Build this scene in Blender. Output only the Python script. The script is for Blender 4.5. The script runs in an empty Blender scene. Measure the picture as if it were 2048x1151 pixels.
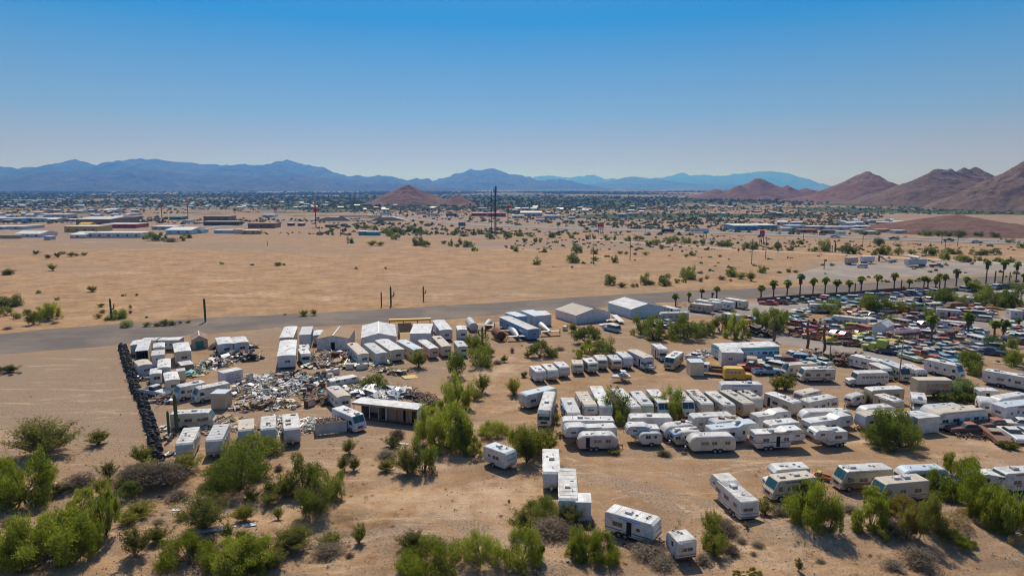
import bpy, bmesh, math, random
import numpy as np
from mathutils import Vector, Matrix
SC = bpy.context.scene
COL = SC.collection
random.seed(7)
# ---------------------------------------------------------------- camera
CAMH = 42.0; FPX = 1365.0; PITCH = math.atan(201.5/1365.0)
cam_d = bpy.data.cameras.new("camera"); cam = bpy.data.objects.new("camera", cam_d); COL.objects.link(cam)
cam.location = (0, 0, CAMH); cam.rotation_euler = (math.pi/2 - PITCH, 0, 0)
cam_d.sensor_width = 36.0; cam_d.lens = 36.0*FPX/2048.0
cam_d.clip_start = 1.0; cam_d.clip_end = 120000.0
SC.camera = cam
# ---------------------------------------------------------------- sky and sun
SUN_EL = math.radians(51.0); SUN_ROT = math.radians(-7.0)
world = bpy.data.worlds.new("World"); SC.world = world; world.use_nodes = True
nt = world.node_tree; nt.nodes.clear()
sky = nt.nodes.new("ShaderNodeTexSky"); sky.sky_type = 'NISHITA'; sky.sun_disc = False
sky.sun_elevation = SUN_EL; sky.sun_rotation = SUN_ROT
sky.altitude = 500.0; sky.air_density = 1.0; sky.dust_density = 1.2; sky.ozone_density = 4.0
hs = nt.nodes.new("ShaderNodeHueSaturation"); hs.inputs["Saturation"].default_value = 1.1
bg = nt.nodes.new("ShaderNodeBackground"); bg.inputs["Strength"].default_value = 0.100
wo = nt.nodes.new("ShaderNodeOutputWorld")
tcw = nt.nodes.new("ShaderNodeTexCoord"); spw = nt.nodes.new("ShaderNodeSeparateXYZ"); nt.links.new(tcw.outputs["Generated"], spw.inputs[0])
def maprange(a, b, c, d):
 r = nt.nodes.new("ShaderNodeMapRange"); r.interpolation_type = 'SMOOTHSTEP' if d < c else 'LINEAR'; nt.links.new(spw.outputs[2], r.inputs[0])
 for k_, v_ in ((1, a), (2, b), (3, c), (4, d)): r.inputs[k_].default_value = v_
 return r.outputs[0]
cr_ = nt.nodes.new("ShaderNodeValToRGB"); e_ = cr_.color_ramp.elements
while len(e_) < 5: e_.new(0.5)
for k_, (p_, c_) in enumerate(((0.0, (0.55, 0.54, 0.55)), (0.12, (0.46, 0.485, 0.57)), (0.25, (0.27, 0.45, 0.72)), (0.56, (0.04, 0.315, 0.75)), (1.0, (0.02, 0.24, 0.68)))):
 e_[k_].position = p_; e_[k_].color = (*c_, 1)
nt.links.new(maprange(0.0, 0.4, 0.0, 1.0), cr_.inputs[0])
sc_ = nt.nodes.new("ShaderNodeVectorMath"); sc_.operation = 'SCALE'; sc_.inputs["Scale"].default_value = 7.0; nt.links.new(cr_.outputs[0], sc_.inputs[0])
mw = nt.nodes.new("ShaderNodeMix"); mw.data_type = 'RGBA'; nt.links.new(maprange(0.22, 0.50, 1.0, 0.0), mw.inputs[0]); nt.links.new(sc_.outputs[0], mw.inputs[7])  # ramp colours the sky in view; unseen dome above is brightened, added shadow fill
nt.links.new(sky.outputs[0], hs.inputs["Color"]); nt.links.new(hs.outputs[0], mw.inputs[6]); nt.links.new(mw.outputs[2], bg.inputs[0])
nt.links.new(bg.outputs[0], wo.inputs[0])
sun_d = bpy.data.lights.new("sun", 'SUN'); sun_d.energy = 3.8; sun_d.angle = math.radians(0.5); sun_d.color = (1.0, 0.93, 0.83)
sun = bpy.data.objects.new("sun", sun_d); COL.objects.link(sun)
sdir = Vector((math.sin(SUN_ROT)*math.cos(SUN_EL), math.cos(SUN_ROT)*math.cos(SUN_EL), math.sin(SUN_EL)))
sun.rotation_euler = sdir.to_track_quat('Z', 'Y').to_euler(); sun.location = (0, 0, 300)
SC.view_settings.view_transform = 'Standard'; SC.view_settings.look = 'None'
SC.view_settings.exposure = 0.13; SC.view_settings.gamma = 1.0; SC.view_settings.use_curve_mapping = False
SC.render.engine = 'CYCLES'; SC.cycles.pixel_filter_type = 'BLACKMAN_HARRIS'; SC.cycles.filter_width = 1.15
SC.cycles.max_bounces = 4; SC.cycles.volume_bounces = 0; SC.cycles.transparent_max_bounces = 4
SC.cycles.use_denoising = True
# ---------------------------------------------------------------- projection helpers
_f = Vector((0, math.cos(PITCH), -math.sin(PITCH))); _u = Vector((0, math.sin(PITCH), math.cos(PITCH))); _r = Vector((1, 0, 0))
def vnoise(x, y, seed=0):
 x = np.asarray(x, float); y = np.asarray(y, float)
 xi = np.floor(x).astype(np.int64); yi = np.floor(y).astype(np.int64); fx = x-xi; fy = y-yi
 fx = fx*fx*(3-2*fx); fy = fy*fy*(3-2*fy)
 def h(a, b):
  n = (a*374761393 + b*668265263 + seed*982451653) & 0xffffffff
  n = ((n ^ (n >> 13))*1274126177) & 0xffffffff
  n = n ^ (n >> 16)
  return (n & 0xffff)/65535.0
 return (h(xi, yi)*(1-fx)+h(xi+1, yi)*fx)*(1-fy) + (h(xi, yi+1)*(1-fx)+h(xi+1, yi+1)*fx)*fy
def fbm(x, y, seed=0, octv=4, ridged=False):
 x = np.asarray(x, float); y = np.asarray(y, float)
 s = 0; a = 0.5; t = 0
 for i in range(octv):
  n = vnoise(x*2**i+17.3*i, y*2**i-9.1*i, seed+i)
  if ridged: n = 1-abs(2*n-1)
  s = s+a*n; t += a; a *= 0.5
 return s/t
def sstep(a, b, v):
 t = np.clip((np.asarray(v, float)-a)/(b-a), 0, 1); return t*t*(3-2*t)
MOUNDS = []     # (x, y, rx, ry, h) earth mounds in the wash
def hgt(x, y):
 x = np.asarray(x, float); y = np.asarray(y, float)
 yb = np.interp(x, [-200, -26, -5, 17, 39, 200], [98, 96, 75, 70, 80, 80])
 m = 1-sstep(yb-8, yb, y)
 n = (fbm(x*0.09, y*0.13, 5, 4)-0.5)*2.6 + (fbm(x*0.5, y*0.6, 9, 3)-0.5)*0.55
 z = m*(n-0.45)
 for mx, my, rx, ry, mh in MOUNDS:
  d = np.sqrt(((x-mx)/rx)**2+((y-my)/ry)**2)
  z = z + mh*(1-sstep(0, 1, d))*(0.8+0.4*fbm(x*0.6, y*0.6, 31, 3))
 return z
def hz(x, y): return float(hgt(x, y))
def P(px, py, z=0.0):
 d = _r*((px-1024.0)/FPX) + _u*((575.5-py)/FPX) + _f
 t = (z-CAMH)/d.z
 return Vector((d.x*t, d.y*t, z))
def PG(px, py):
 z = 0.0
 for i in range(6):
  p = P(px, py, z); z = hz(p.x, p.y)
 return Vector((p.x, p.y, z))
TILES = {'A': (220, 620, 5.115), 'B': (220, 760, 5.115), 'C': (540, 620, 5.115), 'D': (540, 720, 5.115), 'E': (860, 580, 5.115),
   'F': (1020, 680, 5.115), 'G': (1340, 680, 5.115), 'H': (1648, 680, 5.115), 'I': (1300, 530, 5.115), 'J': (1648, 500, 5.115),
   'K': (940, 860, 4.096), 'L': (1380, 870, 4.096), 'M': (1648, 870, 5.115), 'N': (0, 840, 3.701), 'O': (400, 840, 3.701),
   'Pp': (0, 540, 5.115), 'Q': (0, 300, 3.996), 'R': (512, 300, 3.996), 'S': (1024, 300, 3.996), 'U': (1536, 300, 3.996),
   'V': (0, 390, 6.827), 'W': (900, 360, 6.827), 'X': (1300, 420, 5.851), 'Y': (1640, 480, 6.827), 'Z': (300, 380, 6.0235),
   'a': (1640, 580, 9.59), 'b': (1838, 560, 9.59), 'c': (1780, 640, 9.59), 'd': (1500, 560, 9.59), 'e': (1848, 660, 9.59), 'f': (1848, 780, 9.59), 'full': (0, 0, 1.0)}
def T(t, x, y):
 o = TILES[t]; return o[0]+x/o[2], o[1]+y/o[2]
def PT(t, x, y, z=0.0):
 return P(*T(t, x, y), z)
# ---------------------------------------------------------------- object helpers
def tag(o, label=None, cat=None, group=None, kind=None):
 if label: o['label'] = label
 if cat: o['category'] = cat
 if group: o['group'] = group
 if kind: o['kind'] = kind
 return o
def link(name, me, mats=None, parent=None, loc=None, rz=None):
 o = bpy.data.objects.new(name, me); COL.objects.link(o)
 if mats is not None and me is not None and len(me.materials) == 0:
  for m in (mats if isinstance(mats, (list, tuple)) else [mats]): me.materials.append(m)
 if parent: o.parent = parent
 if loc is not None: o.location = loc
 if rz is not None: o.rotation_euler = (0, 0, rz)
 return o
def empty(name, loc, rz=0.0):
 o = bpy.data.objects.new(name, None); COL.objects.link(o); o.location = loc; o.rotation_euler = (0, 0, rz); o.empty_display_size = 0.5
 return o
def mesh_np(name, verts, faces, matidx=None, smooth=False):
 me = bpy.data.meshes.new(name); me.from_pydata([tuple(v) for v in verts], [], [tuple(f) for f in faces])
 if matidx is not None: me.polygons.foreach_set("material_index", list(matidx))
 if smooth: me.polygons.foreach_set("use_smooth", [True]*len(me.polygons))
 me.update(); return me
class MB:
 """collects shapes and links them as one mesh"""
 def __init__(s): s.v = []; s.f = []; s.m = []; s.sm = []
 def add(s, vs, fs, mi=0, sm=False):
  b = len(s.v); s.v += [tuple(v) for v in vs]; s.f += [tuple(i+b for i in f) for f in fs]; s.m += [mi]*len(fs); s.sm += [sm]*len(fs); return s
 def box(s, x0, x1, y0, y1, z0, z1, mi=0, M=None, top=None):
  vs = [(x0,y0,z0),(x1,y0,z0),(x1,y1,z0),(x0,y1,z0),(x0,y0,z1),(x1,y0,z1),(x1,y1,z1),(x0,y1,z1)]
  if M is not None: vs = [tuple(M @ Vector(v)) for v in vs]
  s.add(vs, [(0,3,2,1),(0,1,5,4),(1,2,6,5),(2,3,7,6),(3,0,4,7)], mi); s.add(vs, [(4,5,6,7)], mi if top is None else top); return s
 def bar(s, a, b, r, mi=0, n=6, r2=None):
  a = Vector(a); b = Vector(b); d = b-a
  if d.length < 1e-6: return s
  q = d.to_track_quat('Z', 'Y'); r2 = r if r2 is None else r2; vs = []
  for k in range(n):
   t = 2*math.pi*k/n; e = Vector((math.cos(t), math.sin(t), 0))
   vs.append(a + q @ (e*r))
  for k in range(n):
   t = 2*math.pi*k/n; e = Vector((math.cos(t), math.sin(t), 0))
   vs.append(b + q @ (e*r2))
  fs = [(k, (k+1) % n, (k+1) % n+n, k+n) for k in range(n)]
  s.add(vs, fs, mi, True); s.add(vs, [tuple(range(n-1, -1, -1)), tuple(range(n, 2*n))], mi); return s
 def prism(s, prof, y0, y1, bev=0.0, mi=0, cap=None, topm=None, M=None, topz=None):
  """extrude an (x,z) outline (clockwise from rear-bottom, any order) along y with softened long edges; faces pointing up above topz take material topm"""
  cx = sum(p[0] for p in prof)/len(prof); cz = sum(p[1] for p in prof)/len(prof)
  area = sum(prof[i][0]*prof[(i+1) % len(prof)][1]-prof[(i+1) % len(prof)][0]*prof[i][1] for i in range(len(prof)))
  if area < 0: prof = prof[::-1]
  n = len(prof)
  def ins(b):
   out = []
   for (x, z) in prof:
    out.append((x - (b if x > cx else -b)*(1 if abs(x-cx) > 0.3 else 0), z - (b if z > cz else 0)))
   return out
  rings = [(y0, ins(bev) if bev else prof)]
  if bev: rings += [(y0+bev*0.35, ins(bev*0.3)), (y0+bev, prof), (y1-bev, prof), (y1-bev*0.35, ins(bev*0.3))]
  rings.append((y1, ins(bev) if bev else prof))
  vs = []
  for (y, pr) in rings: vs += [(x, y, z) for (x, z) in pr]
  if M is not None: vs = [tuple(M @ Vector(v)) for v in vs]
  b = len(s.v); s.v += vs
  for r in range(len(rings)-1):
   for k in range(n):
    k2 = (k+1) % n
    f = (b+r*n+k, b+r*n+k2, b+(r+1)*n+k2, b+(r+1)*n+k)
    s.f.append(f)
    mm = mi
    if topm is not None and topz is not None:
     z1, z2 = prof[k][1], prof[k2][1]; x1, x2 = prof[k][0], prof[k2][0]
     if min(z1, z2) >= topz and abs(x2-x1) > abs(z2-z1)*0.9: mm = topm
    s.m.append(mm); s.sm.append(False)
  s.f.append(tuple(b+k for k in range(n-1, -1, -1))); s.m.append(mi if cap is None else cap); s.sm.append(False)
  s.f.append(tuple(b+(len(rings)-1)*n+k for k in range(n))); s.m.append(mi if cap is None else cap); s.sm.append(False)
  return s
 def mesh(s, name):
  me = bpy.data.meshes.new(name); me.from_pydata(s.v, [], s.f)
  me.polygons.foreach_set("material_index", s.m); me.polygons.foreach_set("use_smooth", s.sm); me.update(); return me
 def link(s, name, mats, parent=None, loc=None, rz=None):
  return link(name, s.mesh(name), mats, parent, loc, rz)
# ---------------------------------------------------------------- materials
MATS = {}
def nodes(m):
 m.use_nodes = True; t = m.node_tree; b = t.nodes["Principled BSDF"]; return t, b
def tex_noise(t, vec, scale, detail=4, rough=0.55):
 n = t.nodes.new("ShaderNodeTexNoise"); n.inputs["Scale"].default_value = scale; n.inputs["Detail"].default_value = detail; n.inputs["Roughness"].default_value = rough
 t.links.new(vec, n.inputs["Vector"]); return n.outputs["Fac"]
def ramp(t, fac, stops):
 r = t.nodes.new("ShaderNodeValToRGB"); e = r.color_ramp.elements
 while len(e) < len(stops): e.new(0.5)
 for i, (p, c) in enumerate(stops):
  e[i].position = p; e[i].color = (c[0], c[1], c[2], 1) if not isinstance(c, (int, float)) else (c, c, c, 1)
 t.links.new(fac, r.inputs[0]); return r.outputs[0]
def mixc(t, fac, a, b, mode='MIX'):
 n = t.nodes.new("ShaderNodeMix"); n.data_type = 'RGBA'; n.blend_type = mode; n.clamp_factor = True
 for k, v in ((0, fac), (6, a), (7, b)):
  if isinstance(v, (int, float)): n.inputs[k].default_value = v
  elif isinstance(v, tuple): n.inputs[k].default_value = (v[0], v[1], v[2], 1)
  else: t.links.new(v, n.inputs[k])
 return n.outputs[2]
def mth(t, op, a, b=0.0):
 n = t.nodes.new("ShaderNodeMath"); n.operation = op
 for k, v in ((0, a), (1, b)):
  if isinstance(v, (int, float)): n.inputs[k].default_value = v
  else: t.links.new(v, n.inputs[k])
 return n.outputs[0]
def mat(name, col, rough=0.6, metal=0.0, dirt=0.0, dirtcol=(0.30, 0.22, 0.15), scale=0.8, spec=0.4, fine=6.0, rnd=0.0):
 """paint, metal or wood with uneven weathering in the object's own space"""
 if name in MATS: return MATS[name]
 m = bpy.data.materials.new(name); t, b = nodes(m)
 b.inputs["Roughness"].default_value = rough; b.inputs["Metallic"].default_value = metal
 b.inputs["Specular IOR Level"].default_value = spec
 c = (col[0], col[1], col[2], 1); b.inputs["Base Color"].default_value = c
 if dirt > 0:
  tc = t.nodes.new("ShaderNodeTexCoord"); oi = t.nodes.new("ShaderNodeObjectInfo")
  off = t.nodes.new("ShaderNodeVectorMath"); off.operation = 'ADD'
  sc = t.nodes.new("ShaderNodeVectorMath"); sc.operation = 'SCALE'; sc.inputs["Scale"].default_value = 1.0
  cmb = t.nodes.new("ShaderNodeCombineXYZ"); rr = mth(t, 'MULTIPLY', oi.outputs["Random"], 61.0)
  t.links.new(rr, cmb.inputs[0]); t.links.new(rr, cmb.inputs[2])
  t.links.new(tc.outputs["Object"], off.inputs[0]); t.links.new(cmb.outputs[0], off.inputs[1])
  v = off.outputs[0]
  n1 = tex_noise(t, v, scale, 5, 0.65); n2 = tex_noise(t, v, fine, 3, 0.6)
  f = mth(t, 'MULTIPLY', ramp(t, n1, [(0.42, 0.0), (0.68, 1.0)]), dirt)
  cc = mixc(t, f, c[:3], dirtcol)
  cc = mixc(t, mth(t, 'MULTIPLY', ramp(t, n2, [(0.35, 1.0), (0.6, 0.0)]), dirt*0.35), cc, tuple(x*0.55 for x in dirtcol))
  if rnd > 0:
   hsv = t.nodes.new("ShaderNodeHueSaturation"); t.links.new(cc, hsv.inputs["Color"])
   t.links.new(mth(t, 'ADD', mth(t, 'MULTIPLY', oi.outputs["Random"], rnd), 1-rnd), hsv.inputs["Value"]); cc = hsv.outputs[0]
  t.links.new(cc, b.inputs["Base Color"])
 MATS[name] = m; return m
# ================================================================ THE LAND
def zone(attr_pts): pass
def polymask(X, Y, poly, soft):
 """1 inside a polygon, fading over 'soft' metres (distance to edge)"""
 poly = [(p[0], p[1]) for p in poly]; n = len(poly)
 inside = np.zeros(X.shape, bool); dist = np.full(X.shape, 1e9)
 for i in range(n):
  x1, y1 = poly[i]; x2, y2 = poly[(i+1) % n]
  c = ((y1 > Y) != (y2 > Y)) & (X < (x2-x1)*(Y-y1)/((y2-y1) if y2 != y1 else 1e-9)+x1)
  inside ^= c
  dx, dy = x2-x1, y2-y1; L = dx*dx+dy*dy+1e-9
  t = np.clip(((X-x1)*dx+(Y-y1)*dy)/L, 0, 1)
  dist = np.minimum(dist, np.hypot(X-(x1+t*dx), Y-(y1+t*dy)))
 sd = np.where(inside, dist, -dist)
 return sstep(-soft, soft, sd)
def pp(*pts): return [P(x, y) for x, y in pts]
MOUNDS.append((P(1885, 1058).x, P(1885, 1058).y, 8, 4, 1.0))
MOUNDS.append((P(1985, 1035).x, P(1985, 1035).y, 7, 4, 0.9))
MOUNDS.append((P(1560, 1060).x, P(1560, 1060).y, 8, 4, 0.9))
MOUNDS.append((P(900, 1135).x, P(900, 1135).y, 12, 5, 0.7))
def ground_mesh():
 rows = [-4000.0, -300.0, 0.0, 30.0, 46.0]; y = 54.0
 while y < 122: rows.append(y); y += 0.38
 while y < 420: rows.append(y); y *= 1.0075
 while y < 3000: rows.append(y); y *= 1.016
 while y < 60000: rows.append(y); y *= 1.05
 rows = np.array(rows); nc = 420
 u = np.linspace(-1, 1, nc)
 half = np.where(rows < 50, 3000.0, 0.90*rows+25.0)
 half[3] = 400.0; half[4] = 140.0
 X = u[None, :]*half[:, None]; X[:, 0] = -half-30000; X[:, -1] = half+30000; Y = np.repeat(rows[:, None], nc, 1)
 Z = hgt(X, Y); Z[:5] = 0
 R = len(rows)
 # gentle swells beyond the town
 Z = Z + sstep(1150, 3000, Y)*(fbm(X*0.0012, Y*0.0008, 77, 3)-0.5)*5.0
 verts = np.stack([X.ravel(), Y.ravel(), Z.ravel()], 1)
 idx = np.arange(R*nc).reshape(R, nc)
 q = np.stack([idx[:-1, :-1].ravel(), idx[:-1, 1:].ravel(), idx[1:, 1:].ravel(), idx[1:, :-1].ravel()], 1)
 me = bpy.data.meshes.new("ground"); me.vertices.add(len(verts)); me.vertices.foreach_set("co", verts.ravel())
 me.loops.add(q.size); me.loops.foreach_set("vertex_index", q.ravel().astype(np.int32))
 me.polygons.add(len(q)); me.polygons.foreach_set("loop_start", (np.arange(len(q))*4).astype(np.int32));
 me.polygons.foreach_set("use_smooth", [True]*len(q)); me.update(calc_edges=True); me.validate()
 # what the soil is made of: R gravel, G pale caliche, B plant cover
 xs, ys = X.ravel(), Y.ravel()
 n1 = fbm(xs*0.03, ys*0.05, 3, 4); n2 = fbm(xs*0.008, ys*0.02, 13, 4); n3 = fbm(xs*0.12, ys*0.2, 23, 3)
 grav = (0.25+0.5*sstep(0.4, 0.65, n2))*(1-0.6*sstep(150, 190, ys)*(1-sstep(420, 520, ys)))
 # graded lots of the yards, greyer gravel
 for poly, s, a in (
  (pp((240, 690), (330, 925), (700, 905), (860, 860), (960, 760), (1020, 690), (1010, 640), (560, 655)), 8, 0.42),
  (pp((1020, 690), (1180, 640), (1500, 640), (2100, 700), (2100, 900), (1560, 930), (1130, 930), (1050, 850), (1130, 760)), 8, 0.38),
  (pp((-300, 700), (240, 690), (320, 920), (-300, 880)), 10, 0.62),
  (pp((1640, 520), (2300, 520), (2300, 600), (1600, 600)), 15, 0.8)):
  m = polymask(xs, ys, poly, s); grav = grav*(1-m)+m*(a+0.35*(n1-0.5)*2)
 # wash with cobbles in front
 m = (1-sstep(65, 71, ys))*(xs > -60); grav = grav*(1-0.6*m)+0.6*m*0.95
 grav = np.maximum(grav, 0.9*sstep(0.52, 0.62, fbm(xs*0.05, ys*0.14, 41, 4))*(1-sstep(83, 100, ys)))
 pale = 0.55*sstep(0.60, 0.80, fbm(xs*0.016, ys*0.06, 51, 5))*sstep(185, 230, ys)*(1-sstep(540, 700, ys))
 pale = np.maximum(pale, 0.6*sstep(0.55, 0.74, fbm(xs*0.07, ys*0.12, 52, 4))*(1-sstep(116, 146, ys)))
 for poly, s, a in (
  (pp((720, 975), (1010, 965), (1075, 1000), (1000, 1040), (760, 1040), (690, 1000)), 3, 0.7),
  (pp((0, 960), (330, 985), (560, 960), (740, 930), (760, 942), (540, 985), (330, 1000), (0, 980)), 2.5, 0.6),
  (pp((1840, 905), (1990, 905), (2030, 940), (1900, 935)), 2.5, 0.5),
  (pp((1400, 1080), (1620, 1050), (1700, 1100), (1560, 1151), (1380, 1151)), 3, 0.5),
  (pp((925, 730), (1010, 705), (1060, 720), (960, 800), (900, 850), (880, 800)), 5, 0.55),
  (pp((1120, 930), (1480, 905), (1500, 930), (1250, 1000), (1080, 1010)), 6, 0.25)):
  pale = np.maximum(pale, a*polymask(xs, ys, poly, s)*(0.4+1.1*n3))
 def track(pts, w, a, off=0.0):
  nonlocal grav, pale
  for d0 in (-0.9+off, 0.9+off):
   q = [PG(*p) for p in pts]; D = np.full(xs.shape, 1e9)
   for i in range(len(q)-1):
    dx, dy = q[i+1].x-q[i].x, q[i+1].y-q[i].y; L = math.hypot(dx, dy); nx_, ny_ = -dy/L*d0, dx/L*d0
    t_ = np.clip(((xs-q[i].x-nx_)*dx+(ys-q[i].y-ny_)*dy)/(L*L), 0, 1); D = np.minimum(D, np.hypot(xs-q[i].x-nx_-t_*dx, ys-q[i].y-ny_-t_*dy))
   m_ = (1-sstep(w*0.4, w, D))*(0.4+n3)
   if a > 0: grav = np.minimum(1, grav+a*m_)
   else: pale = np.maximum(pale, -a*m_); grav = grav*(1-0.8*m_)
 for k_, pts in enumerate(([(1090, 905), (1150, 925), (1300, 920), (1480, 925), (1700, 925), (1900, 940), (2046, 950)], [(1100, 930), (1200, 960), (1330, 990), (1420, 1010), (1540, 1040)], [(1180, 1000), (1250, 985), (1360, 1000), (1400, 1030), (1380, 1060)], [(1230, 960), (1330, 1010), (1420, 1040), (1500, 1030), (1560, 1000)], [(1300, 940), (1380, 960), (1480, 935), (1600, 920)],
  [(860, 1020), (950, 1060), (1010, 1090), (1090, 1140)], [(1000, 1000), (880, 1010), (760, 1040), (620, 1080), (470, 1110)], [(560, 1010), (400, 1010), (250, 1040), (100, 1060)], [(900, 850), (960, 790), (1010, 740), (1080, 715), (1180, 700), (1300, 705)], [(1140, 700), (1250, 735), (1400, 745), (1560, 765), (1750, 775)], [(700, 900), (560, 900), (420, 900), (330, 905)], [(620, 820), (700, 760), (860, 745), (900, 700)], [(20, 1100), (200, 1060), (420, 1060), (700, 1090)])):
  track(pts, 0.5, 0.55 if k_ % 2 else -0.5); track([(x+8, y+7) for x, y in pts], 0.4, 0.4, 1.2)
 veg = sstep(850, 1460, ys)*(0.35+0.5*sstep(0.3, 0.7, fbm(xs*0.0016, ys*0.0009, 61, 4)))
 veg = np.maximum(veg, 0.8*sstep(0.45, 0.65, fbm(xs*0.003, ys*0.004, 62, 4))*sstep(430, 620, ys))
 col = np.ones((len(xs), 4)); col[:, 0] = np.clip(grav, 0, 1); col[:, 1] = np.clip(pale, 0, 1); col[:, 2] = np.clip(veg, 0, 1)
 at = me.color_attributes.new("soil", 'FLOAT_COLOR', 'POINT'); at.data.foreach_set("color", col.ravel())
 return me
def ground_material():
 m = bpy.data.materials.new("desert_soil"); t, b = nodes(m)
 b.inputs["Roughness"].default_value = 0.95; b.inputs["Specular IOR Level"].default_value = 0.1
 geo = t.nodes.new("ShaderNodeNewGeometry"); pos = geo.outputs["Position"]
 at = t.nodes.new("ShaderNodeAttribute"); at.attribute_name = "soil"
 sp = t.nodes.new("ShaderNodeSeparateColor"); t.links.new(at.outputs["Color"], sp.inputs[0])
 mp = t.nodes.new("ShaderNodeMapping"); t.links.new(pos, mp.inputs[0]); mp.inputs["Rotation"].default_value = (0, 0, 0.25); mp.inputs["Scale"].default_value = (0.35, 1.0, 1.0)
 big = tex_noise(t, pos, 0.035, 6, 0.6); big2 = tex_noise(t, pos, 0.09, 5, 0.65); mid = tex_noise(t, pos, 0.35, 6, 0.65); fine = tex_noise(t, pos, 3.2, 4, 0.7); strk = tex_noise(t, mp.outputs[0], 0.12, 6, 0.7)
 fine2 = tex_noise(t, pos, 11.0, 2, 0.7)
 sand = ramp(t, mid, [(0.3, (0.30, 0.168, 0.075)), (0.5, (0.39, 0.23, 0.105)), (0.7, (0.53, 0.342, 0.168))])
 sand = mixc(t, mth(t, 'MULTIPLY', ramp(t, strk, [(0.45, 0.0), (0.62, 1.0)]), 0.55), sand, (0.335, 0.225, 0.155))
 sand = mixc(t, 1.0, sand, ramp(t, big2, [(0.36, (0.76, 0.73, 0.72)), (0.64, (1.16, 1.17, 1.18))]), 'MULTIPLY')
 grv = ramp(t, fine, [(0.3, (0.15, 0.10, 0.066)), (0.5, (0.29, 0.20, 0.132)), (0.72, (0.43, 0.32, 0.222))])
 gf = mth(t, 'ADD', mth(t, 'MULTIPLY', sp.outputs[0], 1.3), mth(t, 'MULTIPLY', mth(t, 'SUBTRACT', mid, 0.5), 1.4))
 c = mixc(t, ramp(t, gf, [(0.1, 0.0), (0.75, 1.0)]), sand, grv)
 pf = mth(t, 'ADD', sp.outputs[1], mth(t, 'MULTIPLY', mth(t, 'SUBTRACT', mid, 0.5), 1.3))
 pf = mth(t, 'MULTIPLY', ramp(t, mth(t, 'ADD', pf, mth(t, 'MULTIPLY', mth(t, 'SUBTRACT', strk, 0.5), 1.6)), [(0.3, 0.0), (0.95, 1.0)]), 0.7)
 c = mixc(t, pf, c, (0.62, 0.43, 0.27))
 mp2 = t.nodes.new("ShaderNodeMapping"); t.links.new(pos, mp2.inputs[0]); mp2.inputs["Rotation"].default_value = (0, 0, -0.5)
 wv = t.nodes.new("ShaderNodeTexWave"); wv.inputs["Scale"].default_value = 0.09; wv.inputs["Distortion"].default_value = 14.0; wv.inputs["Detail"].default_value = 3.0; wv.inputs["Detail Scale"].default_value = 0.6; t.links.new(mp2.outputs[0], wv.inputs["Vector"])
 c = mixc(t, mth(t, 'MULTIPLY', mth(t, 'MULTIPLY', ramp(t, wv.outputs["Fac"], [(0.72, 0.0), (0.92, 1.0)]), ramp(t, big, [(0.42, 0.0), (0.55, 1.0)])), 0.2), c, (0.24, 0.155, 0.10))
 spy = t.nodes.new("ShaderNodeSeparateXYZ"); t.links.new(pos, spy.inputs[0]); my = t.nodes.new("ShaderNodeMapRange"); t.links.new(spy.outputs[1], my.inputs[0])
 for k_, v_ in ((1, 430.0), (2, 900.0), (3, 0.0), (4, 0.75)): my.inputs[k_].default_value = v_
 c = mixc(t, my.outputs[0], c, ramp(t, big, [(0.35, (0.20, 0.135, 0.095)), (0.65, (0.34, 0.235, 0.16))]))
 # pebbles and clods
 c = mixc(t, mth(t, 'MULTIPLY', ramp(t, fine, [(0.34, 1.0), (0.46, 0.0)]), 0.40), c, (0.13, 0.095, 0.07))
 c = mixc(t, mth(t, 'MULTIPLY', ramp(t, fine2, [(0.60, 0.0), (0.70, 1.0)]), 0.35), c, (0.62, 0.52, 0.42))
 mp3 = t.nodes.new("ShaderNodeMapping"); t.links.new(pos, mp3.inputs[0]); mp3.inputs["Rotation"].default_value = (0, 0, 0.08); mp3.inputs["Scale"].default_value = (0.16, 1.0, 1.0)
 st3 = tex_noise(t, mp3.outputs[0], 0.42, 7, 0.75)
 c = mixc(t, mth(t, 'MULTIPLY', ramp(t, st3, [(0.55, 0.0), (0.66, 1.0)]), 0.5), c, (0.60, 0.42, 0.25))
 c = mixc(t, mth(t, 'MULTIPLY', ramp(t, st3, [(0.34, 1.0), (0.45, 0.0)]), 0.45), c, (0.235, 0.15, 0.092))
 # plant cover too far away to tell apart
 vn = tex_noise(t, pos, 0.022, 7, 0.75)
 vn = mth(t, 'ADD', vn, mth(t, 'MULTIPLY', mth(t, 'SUBTRACT', sp.outputs[2], 0.5), 0.42))
 c = mixc(t, mth(t, 'MULTIPLY', ramp(t, vn, [(0.47, 0.0), (0.56, 1.0)]), ramp(t, sp.outputs[2], [(0.0, 0.0), (0.3, 1.0)])), c, (0.055, 0.075, 0.035))
 t.links.new(c, b.inputs["Base Color"])
 bp = t.nodes.new("ShaderNodeBump"); bp.inputs["Strength"].default_value = 0.55; bp.inputs["Distance"].default_value = 0.12
 t.links.new(mth(t, 'ADD', mth(t, 'MULTIPLY', mid, 1.5), mth(t, 'MULTIPLY', fine, 0.8)), bp.inputs["Height"]); t.links.new(bp.outputs[0], b.inputs["Normal"])
 return m
M_SOIL = ground_material()
ground = link("ground", ground_mesh(), [M_SOIL]); tag(ground, kind='structure')
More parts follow.
